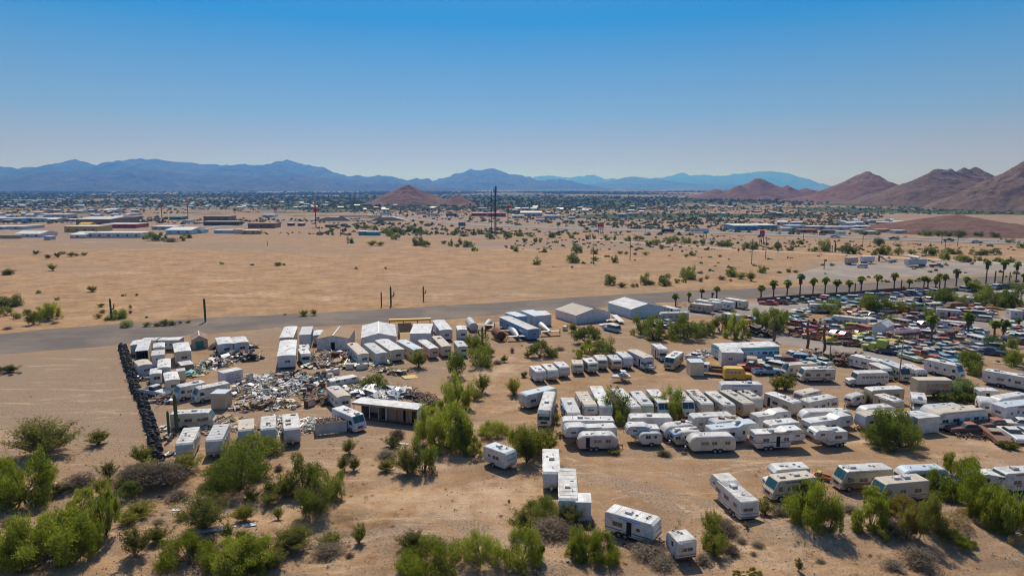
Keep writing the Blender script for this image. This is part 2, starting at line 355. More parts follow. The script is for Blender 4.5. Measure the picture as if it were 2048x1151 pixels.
# ---- paved and graded strips
def strip_sheet(name, upper, lower, z, mats, step=2.5, jit=1.2, seed=0):
 def resample(pts, n):
  w = [P(x, y) for x, y in pts]; d = [0]
  for i in range(1, len(w)): d.append(d[-1]+(w[i]-w[i-1]).length)
  s = np.linspace(0, d[-1], n)
  return np.stack([np.interp(s, d, [a.x for a in w]), np.interp(s, d, [a.y for a in w])], 1)
 n = 240
 a = resample(upper, n); b = resample(lower, n); k = 5; vs = []
 ja = (fbm(a[:, 0]*0.12+seed, a[:, 1]*0.12, 3, 4)-0.5)*jit*2; jb = (fbm(b[:, 0]*0.12, b[:, 1]*0.12+seed, 4, 4)-0.5)*jit*3
 for i in range(n):
  p0 = a[i]+[0, ja[i]]; p1 = b[i]+[0, jb[i]]
  for j in range(k): q = p0+(p1-p0)*j/(k-1); vs.append((q[0], q[1], z))
 fs = [(i*k+j, i*k+j+1, (i+1)*k+j+1, (i+1)*k+j) for i in range(n-1) for j in range(k-1)]
 me = mesh_np(name, vs, fs); o = link(name, me, mats); tag(o, kind='structure'); return o
def asphalt_material(name, c0, c1, patch=(0.36, 0.29, 0.23), amt=0.6):
 m = bpy.data.materials.new(name); t, b = nodes(m); b.inputs["Roughness"].default_value = 0.9; b.inputs["Specular IOR Level"].default_value = 0.2
 geo = t.nodes.new("ShaderNodeNewGeometry"); pos = geo.outputs["Position"]
 mp = t.nodes.new("ShaderNodeMapping"); t.links.new(pos, mp.inputs[0]); mp.inputs["Rotation"].default_value = (0, 0, -0.12); mp.inputs["Scale"].default_value = (0.12, 1.0, 1.0)
 n1 = tex_noise(t, mp.outputs[0], 0.35, 6, 0.7); n2 = tex_noise(t, pos, 2.5, 4, 0.7); n3 = tex_noise(t, pos, 0.06, 5, 0.6)
 c = ramp(t, n1, [(0.3, c0), (0.7, c1)])
 c = mixc(t, mth(t, 'MULTIPLY', ramp(t, n3, [(0.45, 0.0), (0.65, 1.0)]), amt), c, patch)
 c = mixc(t, mth(t, 'MULTIPLY', ramp(t, n2, [(0.35, 1.0), (0.5, 0.0)]), 0.25), c, (0.08, 0.07, 0.06))
 t.links.new(c, b.inputs["Base Color"]); return m
M_ASPH = asphalt_material("worn_asphalt", (0.115, 0.092, 0.077), (0.175, 0.142, 0.118), (0.27, 0.205, 0.145), 0.55)
M_ASPH2 = asphalt_material("dusty_asphalt", (0.22, 0.19, 0.17), (0.31, 0.265, 0.225), (0.40, 0.31, 0.235), 0.8)
M_HWY = asphalt_material("highway_concrete", (0.24, 0.225, 0.21), (0.32, 0.30, 0.28), (0.28, 0.25, 0.22), 0.4)
M_TRACK = asphalt_material("pale_track", (0.50, 0.38, 0.27), (0.60, 0.47, 0.34), (0.42, 0.31, 0.22), 0.5)
strip_sheet("road", [(-420, 706), (-200, 688), (0, 668), (100, 657), (300, 642), (450, 634), (600, 627), (800, 616), (1000, 604), (1200, 591), (1400, 580), (1600, 573), (1800, 562), (2048, 549), (2500, 530)],
   [(-420, 735), (-200, 722), (0, 708), (120, 700), (240, 688), (400, 668), (560, 655), (760, 646), (900, 638), (1000, 629), (1120, 618), (1300, 606), (1500, 598), (1600, 593), (1800, 584), (2048, 572), (2500, 552)], 0.012, [M_ASPH])
strip_sheet("parking_lot", [(1335, 618), (1420, 606), (1520, 603), (1650, 597), (1800, 588), (1950, 579), (2150, 571)],
   [(1335, 628), (1440, 632), (1520, 634), (1640, 622), (1760, 612), (1900, 606), (2150, 596)], 0.030, [M_ASPH2], jit=0.8, seed=3)
strip_sheet("drive", [(1480, 655), (1540, 664), (1600, 672), (1680, 688), (1760, 706), (1830, 722)],
   [(1480, 672), (1540, 684), (1600, 694), (1680, 707), (1740, 722), (1800, 738)], 0.020, [M_ASPH2], jit=0.6, seed=5)
strip_sheet("yard_lane", [(1700, 628), (1790, 634), (1850, 636), (1920, 634), (1980, 628), (2150, 622)],
   [(1700, 640), (1790, 650), (1870, 655), (1930, 660), (2000, 652), (2150, 650)], 0.024, [M_ASPH2], jit=0.6, seed=6)
strip_sheet("graded_lot", [(1650, 528), (1800, 524), (1960, 522), (2200, 520)], [(1560, 560), (1750, 556), (1950, 548), (2200, 542)], 0.008, [M_ASPH2], jit=4, seed=7)
# the highway and its ramps, on low embankments
strip_sheet("highway", [(735, 429), (800, 434), (880, 443), (960, 449), (1100, 454), (1300, 459.5), (1536, 467.5), (1700, 473.5), (1900, 481), (2150, 490), (2500, 503)],
   [(735, 431), (800, 436.2), (880, 445.2), (960, 451.8), (1100, 457), (1300, 462.6), (1536, 470.6), (1700, 476.6), (1900, 484.2), (2150, 493.4), (2500, 506)], 0.30, [M_HWY], jit=0.2)
strip_sheet("far_carriageway", [(735, 428), (880, 432), (1020, 449.0), (1100, 452), (1300, 456.6), (1536, 464), (1900, 477), (2500, 498)],
   [(735, 429), (880, 434), (1020, 450.8), (1100, 453.2), (1300, 458), (1536, 465.8), (1900, 479.4), (2500, 501)], 0.26, [M_HWY], jit=0.2)
strip_sheet("frontage_road", [(290, 470), (380, 462), (440, 451), (500, 447), (560, 441), (640, 436.5), (735, 434)], [(290, 474), (380, 465), (440, 454.5), (500, 449.5), (560, 443), (640, 438.2), (735, 435.4)], 0.28, [M_HWY], jit=0.2)
strip_sheet("dirt_track", [(1180, 478), (1260, 483), (1350, 489), (1480, 499), (1620, 505), (1800, 514), (2150, 532)], [(1180, 479), (1260, 484.2), (1350, 490.4), (1480, 500.5), (1620, 506.5), (1800, 516), (2150, 534.5)], 0.05, [M_TRACK], jit=1.5)
# ---- hills and far ranges
def rock_material(name, c0, c1, c2, green=0.3, scale=0.01, pale=0.3):
 m = bpy.data.materials.new(name); t, b = nodes(m); b.inputs["Roughness"].default_value = 0.95; b.inputs["Specular IOR Level"].default_value = 0.1
 geo = t.nodes.new("ShaderNodeNewGeometry"); pos = geo.outputs["Position"]
 n1 = tex_noise(t, pos, scale, 8, 0.7); n2 = tex_noise(t, pos, scale*7, 6, 0.75); n3 = tex_noise(t, pos, scale*18, 4, 0.7)
 c = ramp(t, n1, [(0.3, c0), (0.5, c1), (0.72, c2)])
 c = mixc(t, mth(t, 'MULTIPLY', ramp(t, n3, [(0.52, 0.0), (0.60, 1.0)]), green), c, (0.06, 0.075, 0.04))
 c = mixc(t, mth(t, 'MULTIPLY', ramp(t, n2, [(0.56, 0.0), (0.66, 1.0)]), pale), c, (0.38, 0.28, 0.21))
 c = mixc(t, mth(t, 'MULTIPLY', ramp(t, n2, [(0.34, 1.0), (0.46, 0.0)]), 0.5), c, tuple(x*0.45 for x in c0))
 t.links.new(c, b.inputs["Base Color"])
 bp = t.nodes.new("ShaderNodeBump"); bp.inputs["Strength"].default_value = 0.9; bp.inputs["Distance"].default_value = 0.12/scale*0.4
 t.links.new(n2, bp.inputs["Height"]); t.links.new(bp.outputs[0], b.inputs["Normal"])
 return m
M_HILL = rock_material("brown_rock", (0.12, 0.066, 0.052), (0.185, 0.105, 0.08), (0.25, 0.15, 0.11), 0.25, 0.012, 0.25)
M_HILL2 = rock_material("grey_brown_rock", (0.11, 0.07, 0.052), (0.17, 0.112, 0.083), (0.235, 0.16, 0.115), 0.45, 0.012, 0.3)
M_MOUNT = rock_material("mountain_rock", (0.045, 0.045, 0.048), (0.075, 0.072, 0.072), (0.115, 0.105, 0.10), 0.2, 0.0008, 0.2)
def grid_obj(name, xs, ys, Z, mats):
 X, Y = np.meshgrid(xs, ys); nc = len(xs); R = len(ys)
 verts = np.stack([X.ravel(), Y.ravel(), Z.ravel()], 1); idx = np.arange(R*nc).reshape(R, nc)
 q = np.stack([idx[:-1, :-1].ravel(), idx[:-1, 1:].ravel(), idx[1:, 1:].ravel(), idx[1:, :-1].ravel()], 1)
 me = bpy.data.meshes.new(name); me.vertices.add(len(verts)); me.vertices.foreach_set("co", verts.ravel())
 me.loops.add(q.size); me.loops.foreach_set("vertex_index", q.ravel().astype(np.int32))
 me.polygons.add(len(q)); me.polygons.foreach_set("loop_start", (np.arange(len(q))*4).astype(np.int32)); me.update(calc_edges=True)
 o = link(name, me, mats); return o
def hill(D, peaks, base, mats, nx=220, ny=150, rough=0.16, seed=1, depth=None, expo=1.25, name="hill", scl=None):
 """peaks: (px, py of the top, half width in px, distance offset); the hill stands D metres away on the plain"""
 D = D*0.77; peaks = [(p[0], p[1], p[2], p[3]*0.77) for p in peaks]
 lo = min(p[0]-p[2] for p in peaks)-20; hi = max(p[0]+p[2] for p in peaks)+20
 x0 = (lo-1024)/FPX*D; x1 = (hi-1024)/FPX*D; dep = depth or (x1-x0)*0.5
 xs = np.linspace(x0*1.05 if x0 < 0 else x0*0.95, x1*1.06, nx); ys = np.linspace(D-dep, D+dep, ny)
 X, Y = np.meshgrid(xs, ys); Z = np.zeros_like(X)
 for (px, py, hw, dy) in peaks:
  Dp = D+dy; cx = (px-1024)/FPX*Dp; top = CAMH-(py-374.0)/FPX*Dp; r = hw/FPX*Dp
  wob = 1+0.35*(fbm(X/r*1.7+seed, Y/r*1.7, seed, 4)-0.5)
  d = np.sqrt(((X-cx)/r)**2+((Y-Dp)/(r*1.15))**2)*wob
  z = top*np.clip(1-d, 0, 1)**expo
  Z = np.maximum(Z, z)
 s = scl or (x1-x0)/14
 rid = fbm(X/s, Y/s, seed+5, 6, ridged=True); Hm = Z.max()
 Z = Z*(1+rough*(rid-0.62)*2)+sstep(0, 0.25*Hm, Z)*(fbm(X/s*4, Y/s*4, seed+9, 4)-0.5)*Hm*rough*0.5
 edge = np.minimum.reduce([sstep(0, 0.12, (X-xs[0])/(xs[-1]-xs[0])), sstep(0, 0.12, (xs[-1]-X)/(xs[-1]-xs[0])), sstep(0, 0.1, (Y-ys[0])/(ys[-1]-ys[0])), sstep(0, 0.1, (ys[-1]-Y)/(ys[-1]-ys[0]))])
 Z = Z*edge-1.5-(1-edge)*6
 o = grid_obj(name, xs, ys, Z, mats); tag(o, kind='structure'); return o
hill(2150, [(820, 367, 92, 0), (790, 384, 70, -10), (858, 385, 75, 0), (915, 389, 50, -60)], 411, [M_HILL], seed=2, rough=0.10, expo=1.12)
hill(3200, [(1428, 376, 60, 0), (1512, 355, 95, 0), (1475, 369, 60, -50), (1568, 370, 60, 0), (1608, 374, 60, 60), (1640, 384, 70, 0)], 402, [M_HILL], seed=3, rough=0.10, expo=1.1)
hill(2700, [(1722, 343, 118, 0), (1738, 347, 95, 40), (1640, 385, 90, 0), (1790, 376, 90, 0)], 405, [M_HILL], seed=4, rough=0.09, expo=1.05)
hill(2250, [(1868, 336, 150, 0), (1848, 350, 120, -60), (1888, 337, 130, 60), (1912, 336, 130, 90), (1937, 335, 125, 120), (1800, 375, 110, 0), (1962, 350, 140, 100)], 415, [M_HILL2], seed=5, rough=0.07, expo=1.0, nx=300, ny=180)
hill(1750, [(2130, 285, 230, 0), (2048, 320, 170, 0), (1990, 353, 130, 0), (2230, 270, 230, 100), (2330, 300, 200, 0)], 425, [M_HILL2], seed=6, rough=0.14, expo=1.0, nx=300, ny=180)
hill(860, [(1910, 424, 190, 0), (1850, 438, 110, -20), (1985, 438, 150, 0), (2080, 445, 150, 20), (1800, 452, 110, 10)], 468, [M_HILL], seed=7, rough=0.05, expo=1.0, nx=160, ny=100)
def mountain_range(D, sky_pts, mats, foot, seed=1, nx=520, ny=90, rough=0.22, zbase=-40):
 D = D*0.77; foot = foot*0.77
 px = np.array([p[0] for p in sky_pts], float); py = np.array([p[1] for p in sky_pts], float)
 x = (px-1024)/FPX*D; top = CAMH+(374.0-py)/FPX*D
 xs = np.linspace(x[0], x[-1], nx); cr = np.interp(xs, x, top)
 cr = cr+(fbm(xs/(foot*0.03), xs*0, seed+21, 5)-0.5)*cr.max()*0.10+(fbm(xs/(foot*0.05), xs*0+3, seed+22, 3, ridged=True)-0.6)*cr.max()*0.07
 W = foot; t = np.linspace(0, 1, ny)
 ys = np.concatenate([D-W*(1-t), D+W*0.8*t[1:]])
 X, Y = np.meshgrid(xs, ys)
 d = np.where(Y < D, (D-Y)/W, (Y-D)/(W*0.8))
 fall = np.clip(1-d, 0, 1)**1.55
 rg = fbm(X/(W*0.16), Y/(W*0.5), seed, 6, ridged=True)
 n = 1+(rg-0.6)*1.3*np.clip(d*3.2, 0, 1)*rough*3
 Z = np.repeat(cr[None, :], len(ys), 0)*fall*np.clip(n, 0.2, 1.35)
 amp = np.clip(d*4, 0.02, 1)
 Z = Z+(fbm(X/(W*0.05), Y/(W*0.07), seed+3, 5)-0.5)*cr.max()*0.16*amp*sstep(0, 0.2, fall)
 Z = Z+(fbm(X/(W*0.02), Y/(W*0.02), seed+4, 3)-0.5)*cr.max()*0.02
 Z = Z-sstep(0.85, 1.0, d)*60-8
 Z[:, 0] = zbase; Z[:, -1] = zbase
 return tag(grid_obj("mountain_range", xs, ys, Z, mats), kind='structure')
RA = [(-260, 352), (-180, 340), (-90, 326), (-30, 322), (0, 331), (25, 335), (50, 339), (60, 334), (85, 333), (105, 331), (150, 327), (165, 320), (185, 325), (205, 332), (220, 330), (240, 333), (250, 325), (262, 321), (297, 318.5), (330, 320), (380, 325), (420, 328), (435, 326), (455, 332), (480, 332), (498, 326), (512, 329), (555, 328), (560, 322), (572, 323), (582, 320), (600, 325), (615, 330), (632, 332), (645, 334), (660, 337), (672, 343), (690, 348), (700, 352), (720, 351), (750, 350), (775, 352), (790, 354), (812, 358), (830, 358), (860, 356), (868, 362), (885, 369), (920, 374)]
RA2 = [(800, 374), (840, 366), (870, 362), (885, 357), (905, 349), (920, 345), (930, 343), (945, 338), (962, 340), (972, 339), (992, 337), (1000, 341), (1020, 349), (1040, 350), (1060, 354), (1080, 361), (1100, 358), (1120, 357), (1150, 363), (1185, 371), (1210, 376)]
RB = [(1000, 372), (1062, 356), (1080, 352), (1105, 351), (1120, 354), (1140, 355), (1160, 352), (1185, 350), (1210, 358), (1240, 357), (1260, 353), (1280, 354), (1300, 357), (1325, 353), (1345, 350), (1360, 346), (1375, 351), (1400, 349), (1430, 352), (1460, 349), (1490, 345), (1520, 343), (1545, 343), (1565, 345), (1577, 349), (1579, 353), (1583, 352), (1590, 357), (1608, 359), (1618, 371), (1628, 376), (1660, 380)]
RC = [(1120, 374), (1190, 366), (1225, 360), (1250, 354), (1270, 354), (1290, 359), (1305, 356), (1320, 358), (1345, 363), (1400, 367), (1450, 366), (1500, 370), (1560, 376)]
RD = [(-300, 340), (-100, 345), (60, 352), (120, 340), (200, 345), (300, 338), (400, 348), (520, 352), (600, 348), (700, 364), (800, 366), (900, 372), (960, 376)]
mountain_range(15500, RA, [M_MOUNT], 5200, seed=11, nx=900)
mountain_range(16500, RA2, [M_MOUNT], 3600, seed=12, nx=220)
mountain_range(34000, RB, [M_MOUNT], 5000, seed=13, nx=320)
mountain_range(24000, RC, [M_MOUNT], 4000, seed=14, nx=220)
mountain_range(11500, RD, [M_MOUNT], 2600, seed=15)
# ---- the air
hz_b = MB(); hz_b.box(-36000, 36000, -1500, 41000, -75, 820)
hazem = bpy.data.materials.new("haze_air"); hazem.use_nodes = True; ht = hazem.node_tree; ht.nodes.clear()
hv = ht.nodes.new("ShaderNodeVolumePrincipled"); hv.inputs["Color"].default_value = (0.055, 0.30, 1.0, 1); hv.inputs["Absorption Color"].default_value = (1, 1, 1, 1); hv.inputs["Density"].default_value = 0.000102; hv.inputs["Anisotropy"].default_value = 0.5
ho = ht.nodes.new("ShaderNodeOutputMaterial"); ht.links.new(hv.outputs[0], ho.inputs["Volume"])
haze = hz_b.link("haze", [hazem]); tag(haze, kind='stuff')
# ================================================================ MATERIALS OF THINGS
def paint(n, c, d=0.5, r=0.5, dc=(0.30, 0.22, 0.15), sc=0.8, rnd=0.0): return mat(n, c, r, 0.0, d, dc, sc, 0.4, 6.0, rnd)
paint("body_white", (0.76, 0.74, 0.69), 0.5, rnd=0.16); paint("body_cream", (0.66, 0.58, 0.44), 0.35); paint("body_tan", (0.50, 0.41, 0.29), 0.4)
paint("body_grey", (0.52, 0.52, 0.51), 0.4); paint("body_lilac", (0.66, 0.66, 0.70), 0.35); paint("body_blue", (0.10, 0.30, 0.52), 0.35)
paint("body_skyblue", (0.42, 0.60, 0.70), 0.3); paint("body_teal", (0.06, 0.36, 0.38), 0.3); paint("body_yellow", (0.72, 0.42, 0.03), 0.3)
paint("body_brown", (0.26, 0.17, 0.11), 0.4); paint("body_pink", (0.62, 0.45, 0.40), 0.4); paint("body_palegreen", (0.55, 0.62, 0.48), 0.35)
paint("body_red", (0.45, 0.05, 0.03), 0.3); paint("body_lime", (0.42, 0.46, 0.05), 0.3); paint("body_darkgreen", (0.03, 0.20, 0.17), 0.3)
paint("body_maroon", (0.16, 0.05, 0.06), 0.5); paint("body_aluminium", (0.60, 0.61, 0.62), 0.25)
MATS["body_aluminium"].node_tree.nodes["Principled BSDF"].inputs["Metallic"].default_value = 0.55
rf = (0.36, 0.31, 0.26)
paint("roof_white", (0.80, 0.79, 0.76), 0.75, 0.45, rf, 0.6, 0.14); paint("roof_dirty", (0.66, 0.64, 0.60), 0.8, 0.6, (0.30, 0.26, 0.22), 0.7)
paint("roof_tan", (0.58, 0.50, 0.40), 0.6, 0.7, rf, 0.7); paint("roof_grey", (0.50, 0.50, 0.50), 0.6, 0.6, rf, 0.7); paint("roof_blue", (0.52, 0.60, 0.66), 0.4, 0.5, rf, 0.7)
paint("roof_rust", (0.40, 0.20, 0.11), 0.7, 0.8, (0.55, 0.48, 0.42), 0.7); paint("roof_brown", (0.30, 0.19, 0.10), 0.5, 0.9, (0.42, 0.30, 0.18), 0.6)
mat("glass_dark", (0.035, 0.045, 0.05), 0.12, 0, 0, spec=0.8); mat("glass_green", (0.03, 0.075, 0.072), 0.1, 0, 0, spec=0.8); mat("glass_dusty", (0.18, 0.17, 0.15), 0.35, 0, 0.5, (0.3, 0.26, 0.2))
mat("opening_dark", (0.02, 0.017, 0.015), 0.9); mat("rubber", (0.022, 0.022, 0.024), 0.8, 0, 0.7, (0.13, 0.11, 0.09), 1.5); mat("hub_steel", (0.45, 0.44, 0.42), 0.5, 0.4, 0.3)
mat("chrome", (0.62, 0.62, 0.62), 0.25, 0.9, 0); mat("trim_metal", (0.58, 0.58, 0.57), 0.45, 0.4, 0.2); mat("dark_steel", (0.06, 0.055, 0.05), 0.7, 0.3, 0.5, (0.16, 0.08, 0.05))
mat("stripe_red", (0.42, 0.08, 0.05), 0.5, 0, 0.2); mat("stripe_brown", (0.24, 0.13, 0.08), 0.5, 0, 0.2); mat("stripe_orange", (0.62, 0.18, 0.05), 0.5, 0, 0.2); mat("stripe_blue", (0.09, 0.24, 0.45), 0.5, 0, 0.2)
mat("stripe_gold", (0.50, 0.33, 0.10), 0.5, 0, 0.2); mat("stripe_green", (0.30, 0.40, 0.22), 0.5, 0, 0.2); mat("stripe_dark", (0.07, 0.06, 0.06), 0.5, 0, 0.2); mat("stripe_teal", (0.07, 0.38, 0.40), 0.5, 0, 0.2)
mat("wood_pale", (0.42, 0.29, 0.16), 0.85, 0, 0.6, (0.2, 0.13, 0.08), 1.2); mat("wood_dark", (0.13, 0.08, 0.05), 0.9, 0, 0.6, (0.25, 0.17, 0.1), 1.2); mat("wood_grey", (0.25, 0.21, 0.18), 0.9, 0, 0.5, (0.1, 0.07, 0.05), 1.2)
mat("rust", (0.19, 0.075, 0.04), 0.9, 0.1, 0.7, (0.08, 0.05, 0.04), 1.5); mat("junk_blue", (0.06, 0.42, 0.50), 0.6); mat("junk_yellow", (0.62, 0.42, 0.12), 0.7, 0, 0.4)
mat("awning_blue", (0.10, 0.28, 0.55), 0.7); mat("insulation", (0.58, 0.42, 0.20), 0.95, 0, 0.5, (0.3, 0.2, 0.1), 2.0)
def MT(n): return MATS[n]
CAMXY = Vector((0, 0, 0))
_cache = {}
def cached(key, fn):
 if key not in _cache: _cache[key] = fn()
 return _cache[key]
def win_mesh(w, h, split, gm):
 def f():
  b = MB(); b.box(-w/2, w/2, 0, 0.030, -h/2, h/2, 0); n = 2 if split else 1; g = 0.045
  for i in range(n):
   a0 = -w/2+g+(w-g)*i/n; a1 = -w/2+(w-g)*(i+1)/n
   b.box(a0, a1, 0.030, 0.036, -h/2+g, h/2-g, 1)
  me = b.mesh("window"); me.materials.append(MT("trim_metal")); me.materials.append(MT(gm)); return me
 return cached(("win", round(w, 2), round(h, 2), split, gm), f)
def place_win(par, x, y, z, w, h, rz, gm="glass_dark", split=None, name="window"):
 if split is None: split = w > 0.75
 o = link(name, win_mesh(w, h, split, gm), parent=par, loc=(x, y, z)); o.rotation_euler = (0, 0, rz); return o
def side_item(par, side, x, z, w, h, W, gm="glass_dark", split=None, name="window"):
 """item on the flank: side +1 is the +y flank"""
 return place_win(par, x, side*W/2, z, w, h, 0 if side > 0 else math.pi, gm, split, name)
def end_item(par, end, X, y, z, w, h, gm="glass_dark", split=None, name="window"):
 return place_win(par, X, y, z, w, h, -math.pi/2 if end > 0 else math.pi/2, gm, split, name)
def door_mesh(w, h, m):
 def f():
  b = MB(); b.box(-w/2, w/2, 0, 0.028, 0, h, 0)
  b.box(-w/2+0.12, w/2-0.12, 0.028, 0.034, h*0.58, h-0.15, 1)
  me = b.mesh("door"); me.materials.append(MT(m)); me.materials.append(MT("glass_dark")); return me
 return cached(("door", w, h, m), f)
def open_door_mesh(w, h):
 def f():
  b = MB(); b.box(-w/2, w/2, 0, 0.012, 0, h, 0); me = b.mesh("doorway"); me.materials.append(MT("opening_dark")); return me
 return cached(("odoor", w, h), f)
def wheel_mesh(r=0.36, w=0.22):
 def f():
  b = MB(); b.bar((0, -w/2, 0), (0, w/2, 0), r, 0, 14); b.bar((0, -w/2-0.012, 0), (0, w/2+0.012, 0), r*0.52, 1, 10); b.bar((0, -w/2-0.03, 0), (0, w/2+0.03, 0), r*0.16, 2, 6)
  me = b.mesh("wheel")
  for n in ("rubber", "hub_steel", "dark_steel"): me.materials.append(MT(n))
  return me
 return cached(("wheel", r, w), f)
def ac_mesh(k):
 def f():
  b = MB()
  if k == 0: b.prism([(-0.5, 0), (-0.44, 0.27), (0.35, 0.30), (0.52, 0.0)], -0.36, 0.36, 0.08, 0); b.box(-0.54, 0.54, -0.4, 0.4, -0.01, 0.04, 1)
  elif k == 1: b.box(-0.45, 0.45, -0.38, 0.38, 0, 0.34, 0); b.bar((0, 0, 0.34), (0, 0, 0.36), 0.28, 1, 12); b.box(-0.48, 0.48, -0.41, 0.41, -0.01, 0.05, 1)
  else: b.box(-0.4, 0.4, -0.4, 0.4, 0, 0.55, 1); b.box(-0.43, 0.43, -0.43, 0.43, 0.55, 0.62, 0)
  me = b.mesh("air_conditioner"); me.materials.append(MT("body_white" if k < 2 else "body_tan")); me.materials.append(MT("trim_metal" if k < 2 else "body_brown")); return me
 return cached(("ac", k), f)
def vent_mesh(k):
 def f():
  b = MB()
  if k == 0: b.box(-0.2, 0.2, -0.2, 0.2, 0, 0.07, 1); b.box(-0.23, 0.23, -0.23, 0.23, 0.07, 0.10, 0)
  elif k == 1: b.box(-0.2, 0.2, -0.2, 0.2, 0, 0.06, 1); b.box(-0.16, 0.16, -0.16, 0.16, 0.06, 0.066, 2)
  else: b.bar((0, 0, 0), (0, 0, 0.22), 0.06, 1, 8); b.bar((0, 0, 0.22), (0, 0, 0.27), 0.10, 0, 8)
  me = b.mesh("roof_vent"); me.materials.append(MT("body_white")); me.materials.append(MT("trim_metal")); me.materials.append(MT("opening_dark")); return me
 return cached(("vent", k), f)
FOOT = []      # footprints already taken (x, y, radius)
ROOFJ = {}
def frame_from(tile, x1, y1, x2, y2, H, L=None):
 a = PT(tile, x1, y1, H); b = PT(tile, x2, y2, H); d = a-b; LL = d.length
 if L:
  near = a if a.y < b.y else b; far = b if near is a else a
  if abs(a.y-b.y) > 0.8*abs(a.x-b.x): far = near+(far-near).normalized()*L
  else:
   c = (a+b)/2; u = (far-near).normalized(); near = c-u*L/2; far = c+u*L/2
  if a.y < b.y: a, b = near, far
  else: b, a = near, far
  d = a-b
 c = (a+b)/2
 return Vector((c.x, c.y, 0)), math.atan2(d.y, d.x), d.length, LL
LOG = []
def size_at(tile, y1, y2):
 py = T(tile, 0, (y1+y2)/2)[1]
 return float(np.interp(py, [880, 1000, 1110], [1.08, 1.0, 0.95]))
def visible_faces(loc, rz):
 tc = Vector((-loc.x, -loc.y)).normalized(); ux = Vector((math.cos(rz), math.sin(rz))); uy = Vector((-math.sin(rz), math.cos(rz)))
 return {'front': tc.dot(ux) > -0.2, 'rear': -tc.dot(ux) > -0.2, 1: tc.dot(uy) > -0.12, -1: -tc.dot(uy) > -0.12}
def rounded(L, z0, H, rf, rr, n=5, lowf=0.3):
 """outline with rounded upper corners, front radius rf and rear radius rr"""
 p = [(-L/2+0.15, z0), (-L/2, z0+0.25)]
 for i in range(n+1):
  a = math.pi-math.pi/2*i/n; p.append((-L/2+rr+rr*math.cos(a), H-rr+rr*math.sin(a)))
 for i in range(n+1):
  a = math.pi/2-math.pi/2*i/n; p.append((L/2-rf+rf*math.cos(a), H-rf+rf*math.sin(a)))
 p += [(L/2, z0+0.25+lowf), (L/2-lowf, z0)]
 return p
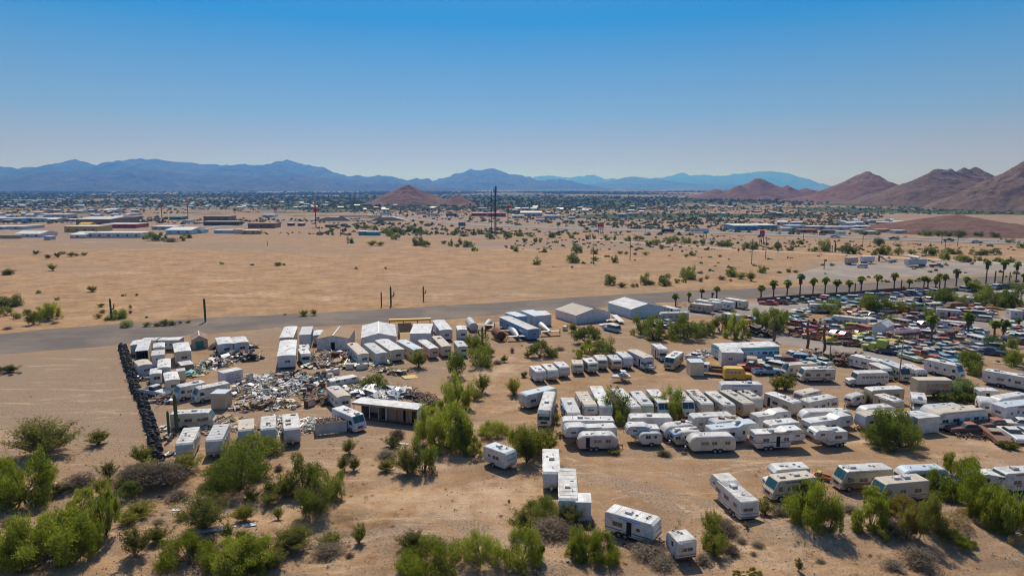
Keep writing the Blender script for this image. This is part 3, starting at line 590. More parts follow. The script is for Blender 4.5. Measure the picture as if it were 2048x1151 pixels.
def rv(kind, tile, x1, y1, x2, y2, label, H=2.95, W=2.45, body="body_white", roof="roof_white", stripes=(), L=None, seed=0, door=None, cat=None, name=None,
    acs=1, vents=3, lean=None, wheels=None, two=None, seams=False, clutter=0, glass=None, group=None, bevel=0.10, hitch=True, acpos=None):
 sf = size_at(tile, y1, y2); loc, rz, L, LL = frame_from(tile, x1, y1, x2, y2, H*sf, L); L = L/sf; rng = random.Random(seed*131+int(x1)*7+int(y1))
 if not stripes and kind in ('trailer', 'classa', 'classc', 'fifth') and 'plain' not in label and rng.random() < 0.65:
  m_ = rng.choice(["stripe_brown", "stripe_gold", "stripe_blue", "stripe_orange", "stripe_brown", "stripe_dark"]); z_ = rng.uniform(0.8, 1.2); stripes = [(z_, rng.uniform(0.06, 0.16), m_)]+([(z_+0.25, 0.04, m_)] if rng.random() < 0.5 else [])
 cats = {'trailer': ("travel_trailer", "trailer"), 'fifth': ("fifth_wheel_trailer", "trailer"), 'classa': ("motorhome", "motorhome"), 'classc': ("camper_motorhome", "motorhome"),
   'vintage': ("vintage_trailer", "trailer"), 'mobile': ("mobile_home", "mobile home"), 'bus': ("bus", "bus"), 'busrv': ("bus_motorhome", "motorhome")}
 nm, ct = cats[kind]; root = empty(name or nm, loc, rz); tag(root, label, cat or ct, group)
 vis = visible_faces(loc, rz); z0 = 0.52; hl = L/2; mats = [MT(body), MT(roof), MT("dark_steel"), MT(two) if two else MT(body)]
 b = MB(); topz = H-0.75; xf = hl; roofz = lambda x: H
 if kind == 'trailer':
  prof = [(-hl+0.35, z0), (-hl, z0+0.35), (-hl, H-0.22), (-hl+0.22, H-0.02), (0, H), (hl-0.5, H-0.02), (hl-0.18, H-0.25), (hl, 1.55), (hl-0.05, 1.1), (hl-0.4, z0)]
 elif kind == 'fifth':
  st = 0.42; H1 = H-st
  prof = [(-hl+0.25, z0), (-hl, z0+0.3), (-hl, H1-0.12), (-hl+0.15, H1), (hl-3.9, H1), (hl-3.1, H-0.02), (hl-0.7, H), (hl-0.25, H-0.25), (hl, 2.2), (hl-0.05, 1.65), (hl-2.3, 1.5), (hl-2.45, z0)]
  roofz = lambda x: H1 if x < hl-3.9 else H
 elif kind == 'classa':
  prof = [(-hl, z0), (-hl, H-0.12), (-hl+0.12, H), (hl-1.15, H), (hl-0.85, H-0.12), (hl-0.25, 1.75), (hl, 1.35), (hl, 0.75), (hl-0.12, 0.42), (hl-1.2, z0)]
 elif kind == 'classc':
  prof = [(-hl, z0), (-hl, H-0.1), (-hl+0.1, H), (hl-1.9, H), (hl-1.2, H-0.12), (hl-0.75, H-0.55), (hl-0.85, 2.0), (hl-2.2, 1.9), (hl-2.3, z0)]
 elif kind == 'vintage':
  prof = rounded(L, z0, H, min(1.5, L*0.27), min(1.15, L*0.22), 7, 0.5)
 elif kind == 'mobile':
  prof = [(-hl, z0), (-hl, H-0.12), (-hl+0.05, H-0.06), (hl-0.05, H-0.06), (hl, H-0.12), (hl, z0)]
 elif kind == 'busrv':
  prof = [(-hl, z0), (-hl, H-0.45), (-hl+0.35, H), (hl-0.6, H), (hl-0.12, H-0.5), (hl, 1.3), (hl, 0.6), (hl-0.2, z0)]
 elif kind == 'bus':
  prof = [(-hl, z0), (-hl, H-0.35), (-hl+0.3, H), (hl-2.0, H), (hl-1.75, H-0.2), (hl-1.45, 1.75), (hl-1.5, z0)]
  b2 = MB(); b2.prism([(hl-1.5, 0.6), (hl-1.45, 1.6), (hl-0.4, 1.5), (hl-0.02, 1.35), (hl, 0.6)], -W/2+0.35, W/2-0.35, 0.1, 0)
  b2.prism([(hl-1.5, 0.5), (hl-1.45, 1.1), (hl-0.1, 1.0), (hl-0.02, 0.5)], -W/2+0.06, W/2-0.06, 0.12, 0)
  b2.link("hood", mats, root)
 if kind in ('vintage', 'busrv'): bevel = 0.32
 b.prism(prof, -W/2, W/2, bevel, 0, None, 1, None, topz)
 if kind == 'mobile':
  # slightly arched metal roof with eaves
  arch = MB(); n = 6; vs = []; fs = []
  for i in range(n+1):
   y = -W/2-0.08+(W+0.16)*i/n; zz = H-0.04+0.16*(1-(2*i/n-1)**2)
   vs += [(-hl-0.08, y, zz), (hl+0.08, y, zz)]
  for i in range(n): fs.append((2*i, 2*i+1, 2*i+3, 2*i+2))
  k = len(vs); vs += [(x, y, H-0.075) for (x, y, z) in vs[:k]]
  for i in range(n): fs.append((k+2*i+2, k+2*i+3, k+2*i+1, k+2*i))
  fs += [(0, 1, k+1, k), (2*n+1, 2*n, k+2*n, k+2*n+1)]
  fs += [tuple([2*i for i in range(n, -1, -1)]+[k+2*i for i in range(n+1)]), tuple([2*i+1 for i in range(n+1)]+[k+2*i+1 for i in range(n, -1, -1)])]
  arch.add(vs, fs, 1); arch.link("roof", mats, root)
 b.link("body", mats, root)
 if two:   # lower band of a second colour
  bb = MB()
  for s in (-1, 1): bb.box(-hl+0.38 if kind != 'mobile' else -hl+0.01, (hl-2.5 if kind in ('fifth', 'classc') else hl-0.42), s*W/2-0.004, s*W/2+0.006, z0+0.02, z0+0.85, 0)
  bb.link("lower_panel", [MT(two)], root)
 # underframe
 u = MB(); u.box(-hl+0.4, hl-(2.6 if kind in ('fifth', 'classc') else 0.6), -W/2+0.35, W/2-0.35, 0.34, z0+0.02, 0); u.link("chassis", [MT("dark_steel")], root)
 # wheels
 wm = wheel_mesh(0.38 if kind not in ('bus', 'busrv', 'classa') else 0.44, 0.24)
 if wheels is None: wheels = {'trailer': [-0.2-L*0.04, -1.05-L*0.04] if L > 6.2 else [-0.4], 'fifth': [-hl*0.38, -hl*0.38-0.85], 'classa': [hl-1.25, -hl+2.4], 'classc': [hl-0.95, -hl+1.7],
         'vintage': [-0.35, -1.2] if L > 6.5 else [-0.15], 'mobile': [-1.6, -0.75], 'bus': [hl-0.75, -hl+2.2], 'busrv': [hl-1.6, -hl+2.2]}[kind]
 wr = 0.38 if kind not in ('bus', 'busrv', 'classa') else 0.44
 for wx in wheels:
  for s in (-1, 1):
   link("wheel", wm, parent=root, loc=(wx, s*(W/2-0.10), wr))
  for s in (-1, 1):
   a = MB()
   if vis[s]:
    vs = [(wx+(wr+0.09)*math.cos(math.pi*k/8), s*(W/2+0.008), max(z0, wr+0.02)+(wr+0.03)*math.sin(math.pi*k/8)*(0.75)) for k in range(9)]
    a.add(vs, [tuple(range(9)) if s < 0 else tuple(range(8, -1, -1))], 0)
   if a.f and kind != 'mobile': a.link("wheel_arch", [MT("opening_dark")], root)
 # stripes
 for (z, h, m) in stripes:
  sb = MB()
  for s in (-1, 1):
   if vis[s]: sb.box(-hl+0.05, hl-(0.15 if kind != 'classa' else 0.35) if z > 1.6 or kind not in ('fifth', 'classc') else hl-2.5, s*W/2-0.002, s*W/2+0.010, z, z+h, 0)
  if vis['front'] and kind in ('trailer', 'mobile', 'vintage') and z > 0.9: sb.box(hl-0.30, hl+0.012, -W/2+0.12, W/2-0.12, z, z+h*0.8, 0)
  if vis['rear']: sb.box(-hl-0.010, -hl+0.1, -W/2+0.02, W/2-0.02, z, z+h, 0)
  sb.link("stripe", [MT(m)], root)
 # windows and doors on the flanks
 wz = 1.72 if H < 3.3 else 1.85
 for s in (-1, 1):
  if not vis[s]: continue
  if kind in ('trailer', 'mobile', 'vintage', 'fifth', 'classa', 'classc', 'busrv'):
   x = -hl+0.95+rng.random()*0.3; xe = hl-(1.1 if kind in ('trailer', 'vintage', 'mobile') else 1.6 if kind in ('classa', 'busrv') else 3.0)
   dside = (s == (door if door in (1, -1) else (-1))) or door == 'both'; doorx = (-hl+0.25*L) if rng.random() < 0.5 else hl-0.42*L
   if door == 0: dside = False
   placed = False
   while x < xe:
    w = rng.choice([0.55, 0.9, 1.1, 1.35]); h = 0.62 if w > 0.8 else 0.5
    if dside and not placed and x > doorx-0.9:
     dm = door_mesh(0.65, 1.75, body) if rng.random() < 0.75 else open_door_mesh(0.65, 1.75)
     o = link("door", dm, parent=root, loc=(x+0.3, s*W/2, z0+0.1)); o.rotation_euler = (0, 0, 0 if s > 0 else math.pi); placed = True; x += 1.2; continue
    side_item(root, s, x+w/2, wz, w, h, W, glass or ("glass_dark" if rng.random() < 0.8 else "glass_dusty")); x += w+rng.uniform(0.4, 1.3)
   if kind == 'fifth': side_item(root, s, hl-1.35, 2.35, 0.8, 0.42, W, "glass_dark")
   if kind == 'classa': side_item(root, s, hl-1.2, 1.85, 0.75, 0.72, W, "glass_green", False, "cab_window")
   if kind == 'busrv': side_item(root, s, hl-0.95, 1.85, 0.65, 0.62, W, "glass_green", False, "cab_window")
   if kind == 'classc': side_item(root, s, hl-1.55, H-0.55, 0.7, 0.38, W, "glass_dark")
  elif kind == 'bus':
   n = int((L-2.4)/0.85)
   for i in range(n): side_item(root, s, -hl+0.6+i*0.85, 2.05, 0.72, 0.5, W, "glass_dusty", False)
 # ends
 if vis['rear'] and kind not in ('bus',):
  end_item(root, -1, -hl+(0.02 if kind == 'vintage' else 0), rng.choice([0, 0, 0.3]), wz, rng.choice([0.7, 1.1, 1.4]), 0.5, glass or "glass_dark")
 if vis['front']:
  if kind == 'trailer':
   wd = MB(); t = 0.025
   vs = [(hl-0.055+t, -W/2+0.35, 1.75), (hl-0.055+t, W/2-0.35, 1.75), (hl-0.155+t, W/2-0.35, 2.35), (hl-0.155+t, -W/2+0.35, 2.35)]
   vs = [(x*1.0, y, z) for x, y, z in vs]; vs2 = [(x-0.06, y, z) for x, y, z in vs]
   wd.add(vs+vs2, [(0, 1, 2, 3), (4, 7, 6, 5), (0, 4, 5, 1), (1, 5, 6, 2), (2, 6, 7, 3), (3, 7, 4, 0)], 0)
   wd.link("front_window", [MT(glass or rng.choice(["glass_dark", "glass_dusty", "body_lilac"]))], root)
  elif kind == 'mobile': end_item(root, 1, hl, 0.2, wz, 1.3, 0.65, glass or "glass_dark")
  elif kind == 'vintage':
   end_item(root, 1, hl-0.02, 0, wz-0.15, 1.4, 0.5, glass or "glass_dark")
  elif kind == 'fifth':
   link("window", win_mesh(1.2, 0.4, True, "glass_dark"), parent=root, loc=(hl-0.06, 0, 2.4)).rotation_euler = (0, 0, -math.pi/2)
  elif kind in ('classa', 'busrv'):
   if kind == 'classa': A0, A1, zl, zh = hl-0.25, hl-0.82, 1.75, H-0.2
   else: A0, A1, zl, zh = hl-0.02, hl-0.16, 1.45, H-0.6
   wd = MB(); t = 0.03; g = 0.22
   for (ya, yb) in ((-W/2+g, -0.03), (0.03, W/2-g)):
    vs = [(A0+t, ya, zl+0.05), (A0+t, yb, zl+0.05), (A1+t, yb, zh), (A1+t, ya, zh)]; vs2 = [(x-0.1, y, z-0.02) for x, y, z in vs]
    wd.add(vs+vs2, [(0, 1, 2, 3), (4, 7, 6, 5), (0, 4, 5, 1), (1, 5, 6, 2), (2, 6, 7, 3), (3, 7, 4, 0)], 0)
   wd.link("windshield", [MT("glass_green")], root)
   gr = MB(); gr.box(hl-0.02, hl+0.02, -0.55, 0.55, 0.85, 1.2, 0); gr.link("grille", [MT("dark_steel")], root)
   for s in (-1, 1):
    h_ = MB(); h_.bar((hl-0.02, s*0.85, 1.05), (hl+0.035, s*0.85, 1.05), 0.12, 0, 10); h_.link("headlight", [MT("chrome")], root)
   bp = MB(); bp.box(hl-0.05, hl+0.16, -W/2+0.05, W/2-0.05, 0.48, 0.66, 0); bp.link("bumper", [MT("chrome")], root)
 if kind == 'classc':
  cb = MB(); cb.prism([(hl-2.3, 0.45), (hl-2.3, 1.95), (hl-1.55, 1.93), (hl-1.05, 1.28), (hl-0.1, 1.1), (hl, 0.95), (hl, 0.45)], -0.98, 0.98, 0.08, 0); cb.link("cab", [MT(body)], root)
  wd = MB()
  vs = [(hl-1.03, -0.82, 1.32), (hl-1.03, 0.82, 1.32), (hl-1.50, 0.78, 1.89), (hl-1.50, -0.78, 1.89)]; vs2 = [(x-0.08, y, z-0.04) for x, y, z in vs]
  wd.add(vs+vs2, [(0, 1, 2, 3), (4, 7, 6, 5), (0, 4, 5, 1), (1, 5, 6, 2), (2, 6, 7, 3), (3, 7, 4, 0)], 0)
  for s in (-1, 1): wd.box(hl-2.1, hl-1.5, s*0.975, s*0.99, 1.3, 1.8, 0)
  wd.link("windshield", [MT("glass_green")], root)
  bp = MB(); bp.box(hl-0.02, hl+0.14, -0.95, 0.95, 0.48, 0.64, 0); bp.link("bumper", [MT("chrome")], root)
  gr = MB(); gr.box(hl-0.01, hl+0.02, -0.6, 0.6, 0.72, 0.92, 0); gr.link("grille", [MT("dark_steel")], root)
 if kind == 'bus':
  wd = MB(); vs = [(hl-1.48, -W/2+0.2, 1.8), (hl-1.48, W/2-0.2, 1.8), (hl-1.72, W/2-0.2, H-0.28), (hl-1.72, -W/2+0.2, H-0.28)]; vs = [(x+0.06, y, z) for x, y, z in vs]; vs2 = [(x-0.12, y, z) for x, y, z in vs]
  wd.add(vs+vs2, [(0, 1, 2, 3), (4, 7, 6, 5), (0, 4, 5, 1), (1, 5, 6, 2), (2, 6, 7, 3), (3, 7, 4, 0)], 0); wd.link("windshield", [MT("glass_green")], root)
  bp = MB(); bp.box(hl-0.02, hl+0.14, -W/2+0.1, W/2-0.1, 0.5, 0.7, 0); bp.link("bumper", [MT("chrome")], root)
 if kind in ('trailer', 'vintage') and hitch:
  h_ = MB(); h_.bar((hl-0.5, -0.6, 0.5), (hl+0.95, 0, 0.5), 0.05, 0); h_.bar((hl-0.5, 0.6, 0.5), (hl+0.95, 0, 0.5), 0.05, 0); h_.bar((hl+0.85, 0, 0.0), (hl+0.85, 0, 0.75), 0.04, 0)
  h_.bar((hl+0.25, 0, 0.52), (hl+0.25, 0, 0.95), 0.15, 1, 8); h_.link("hitch", [MT("dark_steel"), MT("body_white")], root)
 # things on the roof
 if kind != 'bus':
  for i in range(acs):
   x = (acpos[i] if acpos else (rng.uniform(-0.25, 0.2)+(i-0.5*(acs-1))*0.45))*L
   o = link("air_conditioner", ac_mesh(rng.choice([0, 0, 1])), parent=root, loc=(x, rng.uniform(-0.15, 0.15), roofz(x)+0.0)); o.rotation_euler = (0, 0, rng.choice([0, math.pi]))
  for i in range(vents):
   x = rng.uniform(-0.42, 0.36)*L; zz = roofz(x)+(0.09 if kind == 'mobile' else 0)
   if kind == 'fifth' and hl-4.2 < x < hl-2.9: x = -hl*0.5; zz = roofz(x)
   link("roof_vent", vent_mesh(rng.choice([0, 1, 1, 2])), parent=root, loc=(x, rng.uniform(-0.6, 0.6), zz))
 if seams or (kind != 'mobile' and rng.random() < 0.35):
  sm = MB(); n = max(3, int(L/1.25))
  for i in range(1, n):
   x = -hl+L*i/n
   if kind == 'mobile':
    for j in range(6):
     y0 = -W/2+W*j/6; y1 = -W/2+W*(j+1)/6; zf = lambda y: H-0.035+0.16*(1-(2*y/W)**2)
     sm.add([(x-0.05, y0, zf(y0)), (x+0.05, y0, zf(y0)), (x+0.05, y1, zf(y1)), (x-0.05, y1, zf(y1))], [(0, 1, 2, 3)], 0)
   elif x < hl-4.0 or kind in ('trailer', 'vintage', 'bus') and x < hl-0.6 or kind not in ('trailer', 'vintage', 'bus', 'fifth') and x < hl-1.3:
    q_ = cached(("seam", W), lambda: MB().box(-0.035, 0.035, -W/2+0.14, W/2-0.14, -0.01, 0.02, 0).mesh("roof_seam")); link("roof_seam", q_, [MT("roof_grey")], root, (x, 0, roofz(x)))
  if sm.f: sm.link("roof_seam", [MT("roof_grey")], root)
 if vis['rear'] and kind in ('classa', 'trailer', 'classc') and rng.random() < 0.6:
  ld = MB()
  for y in (0.55, 0.95): ld.bar((-hl-0.07, y, 0.9), (-hl-0.07, y, H+0.12), 0.025, 0, 4)
  for i in range(7): ld.bar((-hl-0.07, 0.55, 1.0+i*0.3), (-hl-0.07, 0.95, 1.0+i*0.3), 0.02, 0, 4)
  ld.link("ladder", [MT("trim_metal")], root)
 s_ = 1 if vis[1] else -1
 if kind in ('classa', 'trailer', 'fifth', 'classc'):
  for k in range(rng.choice([1, 2, 2, 3])):
   x = rng.uniform(-0.42, 0.1)*L; b_ = MB(); w_ = rng.uniform(0.35, 0.9); b_.box(x-w_/2, x+w_/2, s_*W/2-0.003, s_*W/2+0.013, z0+0.12, z0+0.12+rng.uniform(0.3, 0.5), 0); b_.link("service_hatch", [MT(rng.choice(["body_grey", "trim_metal", "body_cream"]))], root)
  if rng.random() < 0.35 and kind != 'classc':
   aw = MB(); aw.bar((-L*0.2, s_*(W/2+0.08), H-0.3), (L*0.22, s_*(W/2+0.08), H-0.3), 0.085, 0, 8); aw.link("rolled_awning", [MT(rng.choice(["body_white", "awning_blue", "body_brown", "body_tan"]))], root)
 # gutters along the roof edge
 if kind in ('trailer', 'classa', 'classc', 'fifth'):
  gt = MB(); ge = hl-(1.3 if kind != 'fifth' else 4.0)
  for s in (-1, 1): gt.box(-hl+0.1, ge, s*(W/2-0.005)-0.02, s*(W/2-0.005)+0.02, (H-(0.42 if kind == 'fifth' else 0))-0.13, (H-(0.42 if kind == 'fifth' else 0))-0.085, 0)
  gt.link("gutter", [MT("trim_metal")], root)
 for i in range(clutter):
  j = MB(); sx, sy, sz = rng.uniform(0.3, 1.1), rng.uniform(0.2, 0.7), rng.uniform(0.05, 0.35); x = rng.uniform(-0.4, 0.3)*L
  Mx = Matrix.Translation((x, rng.uniform(-0.5, 0.5), roofz(x)+(0.12 if kind == 'mobile' else 0.0))) @ Matrix.Rotation(rng.uniform(0, 3), 4, 'Z')
  j.box(-sx/2, sx/2, -sy/2, sy/2, 0, sz, 0, Mx)
  o = j.link("roof_junk", [MT(rng.choice(["wood_pale", "rust", "body_white", "wood_grey", "body_tan"]))], None); o.parent = root
 FOOT.append((loc.x, loc.y, rz, L*sf/2+0.4, W*sf/2+0.4))
 return root
# ---------------------------------------------------------------- cars
CARP = {}
def car_parts(ty):
 """meshes of one kind of car; front at +x"""
 if ty in CARP: return CARP[ty]
 P_ = []
 def add(n, b, mats): me = b.mesh(n); [me.materials.append(MT(m) if m else MT("body_white")) for m in mats]; P_.append((n, me, (0, 0, 0), mats[0] is None))
 def wheels(xs, y, r): [P_.append(("wheel", wheel_mesh(r, 0.2), (x, s*y, r), False)) for x in xs for s in (-1, 1)]
 def bumpers(L, w, z, t=0.07):
  for s, n in ((1, "front_bumper"), (-1, "rear_bumper")):
   b = MB(); b.box(s*L/2-t, s*L/2+t, -w/2, w/2, z, z+0.13, 0); add(n, b, ["chrome"])
 if ty == 'sedan':
  L, w = 5.2, 1.86; b = MB(); b.prism([(-2.6, 0.32), (-2.62, 0.8), (-2.5, 0.93), (-1.3, 0.97), (0.9, 0.97), (2.45, 0.86), (2.6, 0.72), (2.58, 0.32)], -w/2, w/2, 0.12, 0); add("body", b, [None])
  c = MB(); c.prism([(-1.75, 0.95), (-1.15, 1.36), (0.25, 1.38), (0.95, 0.95)], -w/2+0.14, w/2-0.14, 0.12, 0); add("window_glass", c, ["glass_dark"])
  r = MB(); r.prism([(-1.18, 1.35), (-1.05, 1.43), (0.15, 1.44), (0.28, 1.36)], -w/2+0.2, w/2-0.2, 0.06, 0); add("roof", r, [None]); wheels((-1.55, 1.6), 0.83, 0.33); bumpers(L, w-0.1, 0.42)
 elif ty == 'coupe50':
  L, w = 5.1, 1.9; b = MB(); b.prism([(-2.55, 0.35), (-2.6, 0.7), (-2.3, 0.98), (-1.5, 1.05), (0.7, 1.06), (2.2, 1.0), (2.5, 0.85), (2.55, 0.35)], -w/2, w/2, 0.2, 0); add("body", b, [None])
  c = MB(); c.prism([(-1.7, 1.0), (-1.25, 1.45), (0.1, 1.5), (0.75, 1.02)], -w/2+0.2, w/2-0.2, 0.18, 0); add("window_glass", c, ["glass_dark"])
  r = MB(); r.prism([(-1.45, 1.42), (-1.0, 1.57), (-0.05, 1.58), (0.25, 1.46)], -w/2+0.24, w/2-0.24, 0.1, 0); add("roof", r, [None]); wheels((-1.5, 1.6), 0.84, 0.35); bumpers(L, w-0.1, 0.42, 0.1)
 elif ty == 'beetle':
  w = 1.6; b = MB(); b.prism([(-2.05, 0.3), (-2.0, 0.7), (-1.5, 1.05), (-0.9, 1.1), (0.6, 1.05), (1.5, 0.85), (2.0, 0.6), (2.05, 0.3)], -w/2, w/2, 0.22, 0); add("body", b, [None])
  c = MB(); c.prism([(-1.35, 1.0), (-0.8, 1.4), (-0.1, 1.48), (0.45, 1.4), (0.75, 1.0)], -w/2+0.18, w/2-0.18, 0.15, 0); add("window_glass", c, ["glass_dark"])
  r = MB(); r.prism([(-0.85, 1.38), (-0.3, 1.52), (0.25, 1.5), (0.5, 1.4)], -w/2+0.22, w/2-0.22, 0.08, 0); add("roof", r, [None]); wheels((-1.2, 1.25), 0.7, 0.33); bumpers(4.1, 1.4, 0.38, 0.05)
 elif ty in ('suv', 'wagon', 'hatch'):
  L, w, h = {'suv': (4.7, 1.88, 1.78), 'wagon': (5.1, 1.86, 1.5), 'hatch': (4.4, 1.76, 1.48)}[ty]; hl = L/2; bz = 1.05 if ty == 'suv' else 0.92
  b = MB(); b.prism([(-hl, 0.34), (-hl, bz), (hl-1.3, bz), (hl-0.15, bz-0.12), (hl, bz-0.25), (hl, 0.34)], -w/2, w/2, 0.1, 0); add("body", b, [None])
  c = MB(); c.prism([(-hl+0.05, bz-0.02), (-hl+0.3, h-0.06), (hl-2.0, h-0.05), (hl-1.25, bz-0.02)], -w/2+0.12, w/2-0.12, 0.1, 0); add("window_glass", c, ["glass_dark"])
  r = MB(); r.prism([(-hl+0.22, h-0.08), (-hl+0.35, h), (hl-2.1, h), (hl-1.95, h-0.08)], -w/2+0.16, w/2-0.16, 0.05, 0); add("roof", r, [None]); wheels((-hl+0.95, hl-0.9), w/2-0.1, 0.35); bumpers(L, w-0.1, 0.42)
 elif ty in ('pickup', 'pickup50'):
  L, w = 5.3, 1.9; hl = L/2; hz_ = 1.08
  b = MB(); b.prism([(-0.55, 0.38), (-0.55, hz_), (0.95, hz_), (2.45, hz_-0.1), (2.65, hz_-0.3), (2.62, 0.38)], -w/2, w/2, 0.12 if ty == 'pickup' else 0.22, 0); add("body", b, [None])
  d = MB(); d.box(-hl, -0.58, -w/2+0.02, w/2-0.02, 0.48, 0.56, 0)
  for s in (-1, 1): d.box(-hl, -0.58, s*(w/2-0.05)-0.05, s*(w/2-0.05)+0.05, 0.56, hz_-0.02, 0)
  d.box(-hl, -hl+0.08, -w/2+0.1, w/2-0.1, 0.56, hz_-0.03, 0); add("cargo_bed", d, [None])
  c = MB(); c.prism([(-0.52, hz_-0.02), (-0.42, 1.68), (0.45, 1.7), (0.95, hz_-0.02)], -w/2+0.12, w/2-0.12, 0.1, 0); add("window_glass", c, ["glass_dark"])
  r = MB(); r.prism([(-0.48, 1.62), (-0.42, 1.76), (0.35, 1.77), (0.52, 1.64)], -w/2+0.15, w/2-0.15, 0.06, 0); add("roof", r, [None]); wheels((-1.6, 1.65), 0.86, 0.37); bumpers(L, w-0.1, 0.46)
 elif ty == 'van':
  L, w = 5.3, 2.0; b = MB(); b.prism([(-2.65, 0.38), (-2.65, 1.95), (-2.55, 2.08), (1.2, 2.1), (1.5, 2.0), (2.0, 1.25), (2.6, 1.1), (2.65, 0.38)], -w/2, w/2, 0.12, 0, None, None); add("body", b, [None])
  c = MB()
  for s in (-1, 1):
   for i in range(4): c.box(-2.35+i*0.95, -1.55+i*0.95, s*(w/2)-0.012, s*(w/2)+0.012, 1.35, 1.85, 0)
  c.add([(1.98, -0.85, 1.32), (1.98, 0.85, 1.32), (1.56, 0.8, 1.95), (1.56, -0.8, 1.95)], [(0, 1, 2, 3)], 0); c.box(-2.68, -2.6, -0.8, 0.8, 1.35, 1.85, 0); add("window_glass", c, ["glass_dark"])
  wheels((-1.6, 1.65), 0.9, 0.37); bumpers(L, w-0.1, 0.46)
 elif ty == 'truck':
  w = 2.2; b = MB(); b.prism([(0.6, 0.6), (0.6, 2.15), (1.75, 2.15), (2.05, 1.5), (3.1, 1.42), (3.35, 1.15), (3.35, 0.6)], -0.95, 0.95, 0.12, 0)
  for s in (-1, 1): b.prism([(2.0, 0.5), (2.15, 0.98), (2.9, 1.0), (3.3, 0.75), (3.3, 0.5)], s*1.02-0.14, s*1.02+0.14, 0.05, 0)
  add("cab", b, [None]); c = MB(); c.add([(2.03, -0.8, 1.58), (2.03, 0.8, 1.58), (1.80, 0.78, 2.06), (1.80, -0.78, 2.06)], [(0, 1, 2, 3)], 0)
  for s in (-1, 1): c.box(0.95, 1.65, s*0.955-0.01, s*0.955+0.01, 1.5, 2.0, 0)
  add("window_glass", c, ["glass_dark"]); d = MB(); d.box(-3.4, 0.5, -1.1, 1.1, 0.95, 1.08, 0)
  for s in (-1, 1): d.box(-3.4, 0.5, s*1.05-0.04, s*1.05+0.04, 1.08, 1.45, 0)
  d.box(0.3, 0.5, -1.1, 1.1, 1.08, 1.6, 0); add("flatbed", d, ["wood_dark"]); e = MB()
  for s in (-1, 1): e.box(-3.4, 3.0, s*0.42-0.06, s*0.42+0.06, 0.6, 0.95, 0)
  add("chassis", e, ["dark_steel"]); wheels((-2.3, 2.6), 0.92, 0.46); bumpers(6.8, 2.0, 0.55)
 CARP[ty] = P_; return P_
PAINTS = {'white': (0.68, 0.68, 0.66), 'cream': (0.60, 0.53, 0.37), 'red': (0.42, 0.035, 0.03), 'faded_red': (0.36, 0.13, 0.10), 'maroon': (0.17, 0.05, 0.06), 'orange': (0.50, 0.14, 0.03), 'yellow': (0.62, 0.45, 0.05),
    'pale_yellow': (0.58, 0.48, 0.20), 'lime': (0.40, 0.44, 0.05), 'pale_green': (0.36, 0.44, 0.33), 'dark_green': (0.07, 0.12, 0.06), 'teal': (0.04, 0.24, 0.28), 'turquoise': (0.18, 0.42, 0.44), 'sky_blue': (0.22, 0.42, 0.58), 'blue': (0.05, 0.16, 0.34),
    'navy': (0.02, 0.04, 0.09), 'black': (0.02, 0.02, 0.022), 'grey': (0.26, 0.26, 0.27), 'silver': (0.45, 0.47, 0.49), 'tan': (0.42, 0.33, 0.22), 'rusty_brown': (0.20, 0.10, 0.06), 'pink': (0.55, 0.22, 0.25), 'magenta': (0.36, 0.02, 0.10)}
for k_, c_ in PAINTS.items(): mat("car_"+k_, c_, 0.35 if k_ not in ('rusty_brown', 'faded_red') else 0.8, 0.0, 0.32, (0.26, 0.13, 0.07) if k_ in ('rusty_brown', 'faded_red', 'tan', 'maroon', 'pale_green', 'cream') else (0.34, 0.26, 0.18), 1.2, 0.5)
CARNAME = {'sedan': "sedan", 'coupe50': "vintage_car", 'beetle': "small_round_car", 'suv': "suv", 'wagon': "station_wagon", 'hatch': "hatchback_car", 'pickup': "pickup_truck", 'pickup50': "vintage_pickup_truck", 'van': "van", 'truck': "flatbed_truck"}
CARCAT = {'sedan': "car", 'coupe50': "car", 'beetle': "car", 'suv': "car", 'wagon': "car", 'hatch': "car", 'pickup': "pickup truck", 'pickup50': "pickup truck", 'van': "van", 'truck': "truck"}
def car_at(ty, loc, rz, col, label, roofcol=None, group=None, scale=1.0, full=True, noglass=False, tilt=0.0):
 r = empty(CARNAME[ty], loc, rz); tag(r, label, CARCAT[ty], group); r.scale = (scale,)*3
 if tilt: r.rotation_euler = (tilt, 0, rz)
 for (n, me, lo, painted) in car_parts(ty):
  if not full and n in ("front_bumper", "rear_bumper"): continue
  if noglass and n == "window_glass": continue
  o = bpy.data.objects.new(n, me); COL.objects.link(o); o.parent = r; o.location = lo
  if painted:
   o.material_slots[0].link = 'OBJECT'; o.material_slots[0].material = MT("car_"+(roofcol if (roofcol and n == "roof") else col))
 FOOT.append((loc[0], loc[1], rz, 2.7, 1.05)); return r
def car(ty, tile, xf, yf, xr, yr, col, label, roofcol=None, z=0.9, **k):
 a = PT(tile, xf, yf, z); b = PT(tile, xr, yr, z); c = (a+b)/2
 return car_at(ty, (c.x, c.y, 0), math.atan2((a-b).y, (a-b).x), col, label, roofcol, **k)
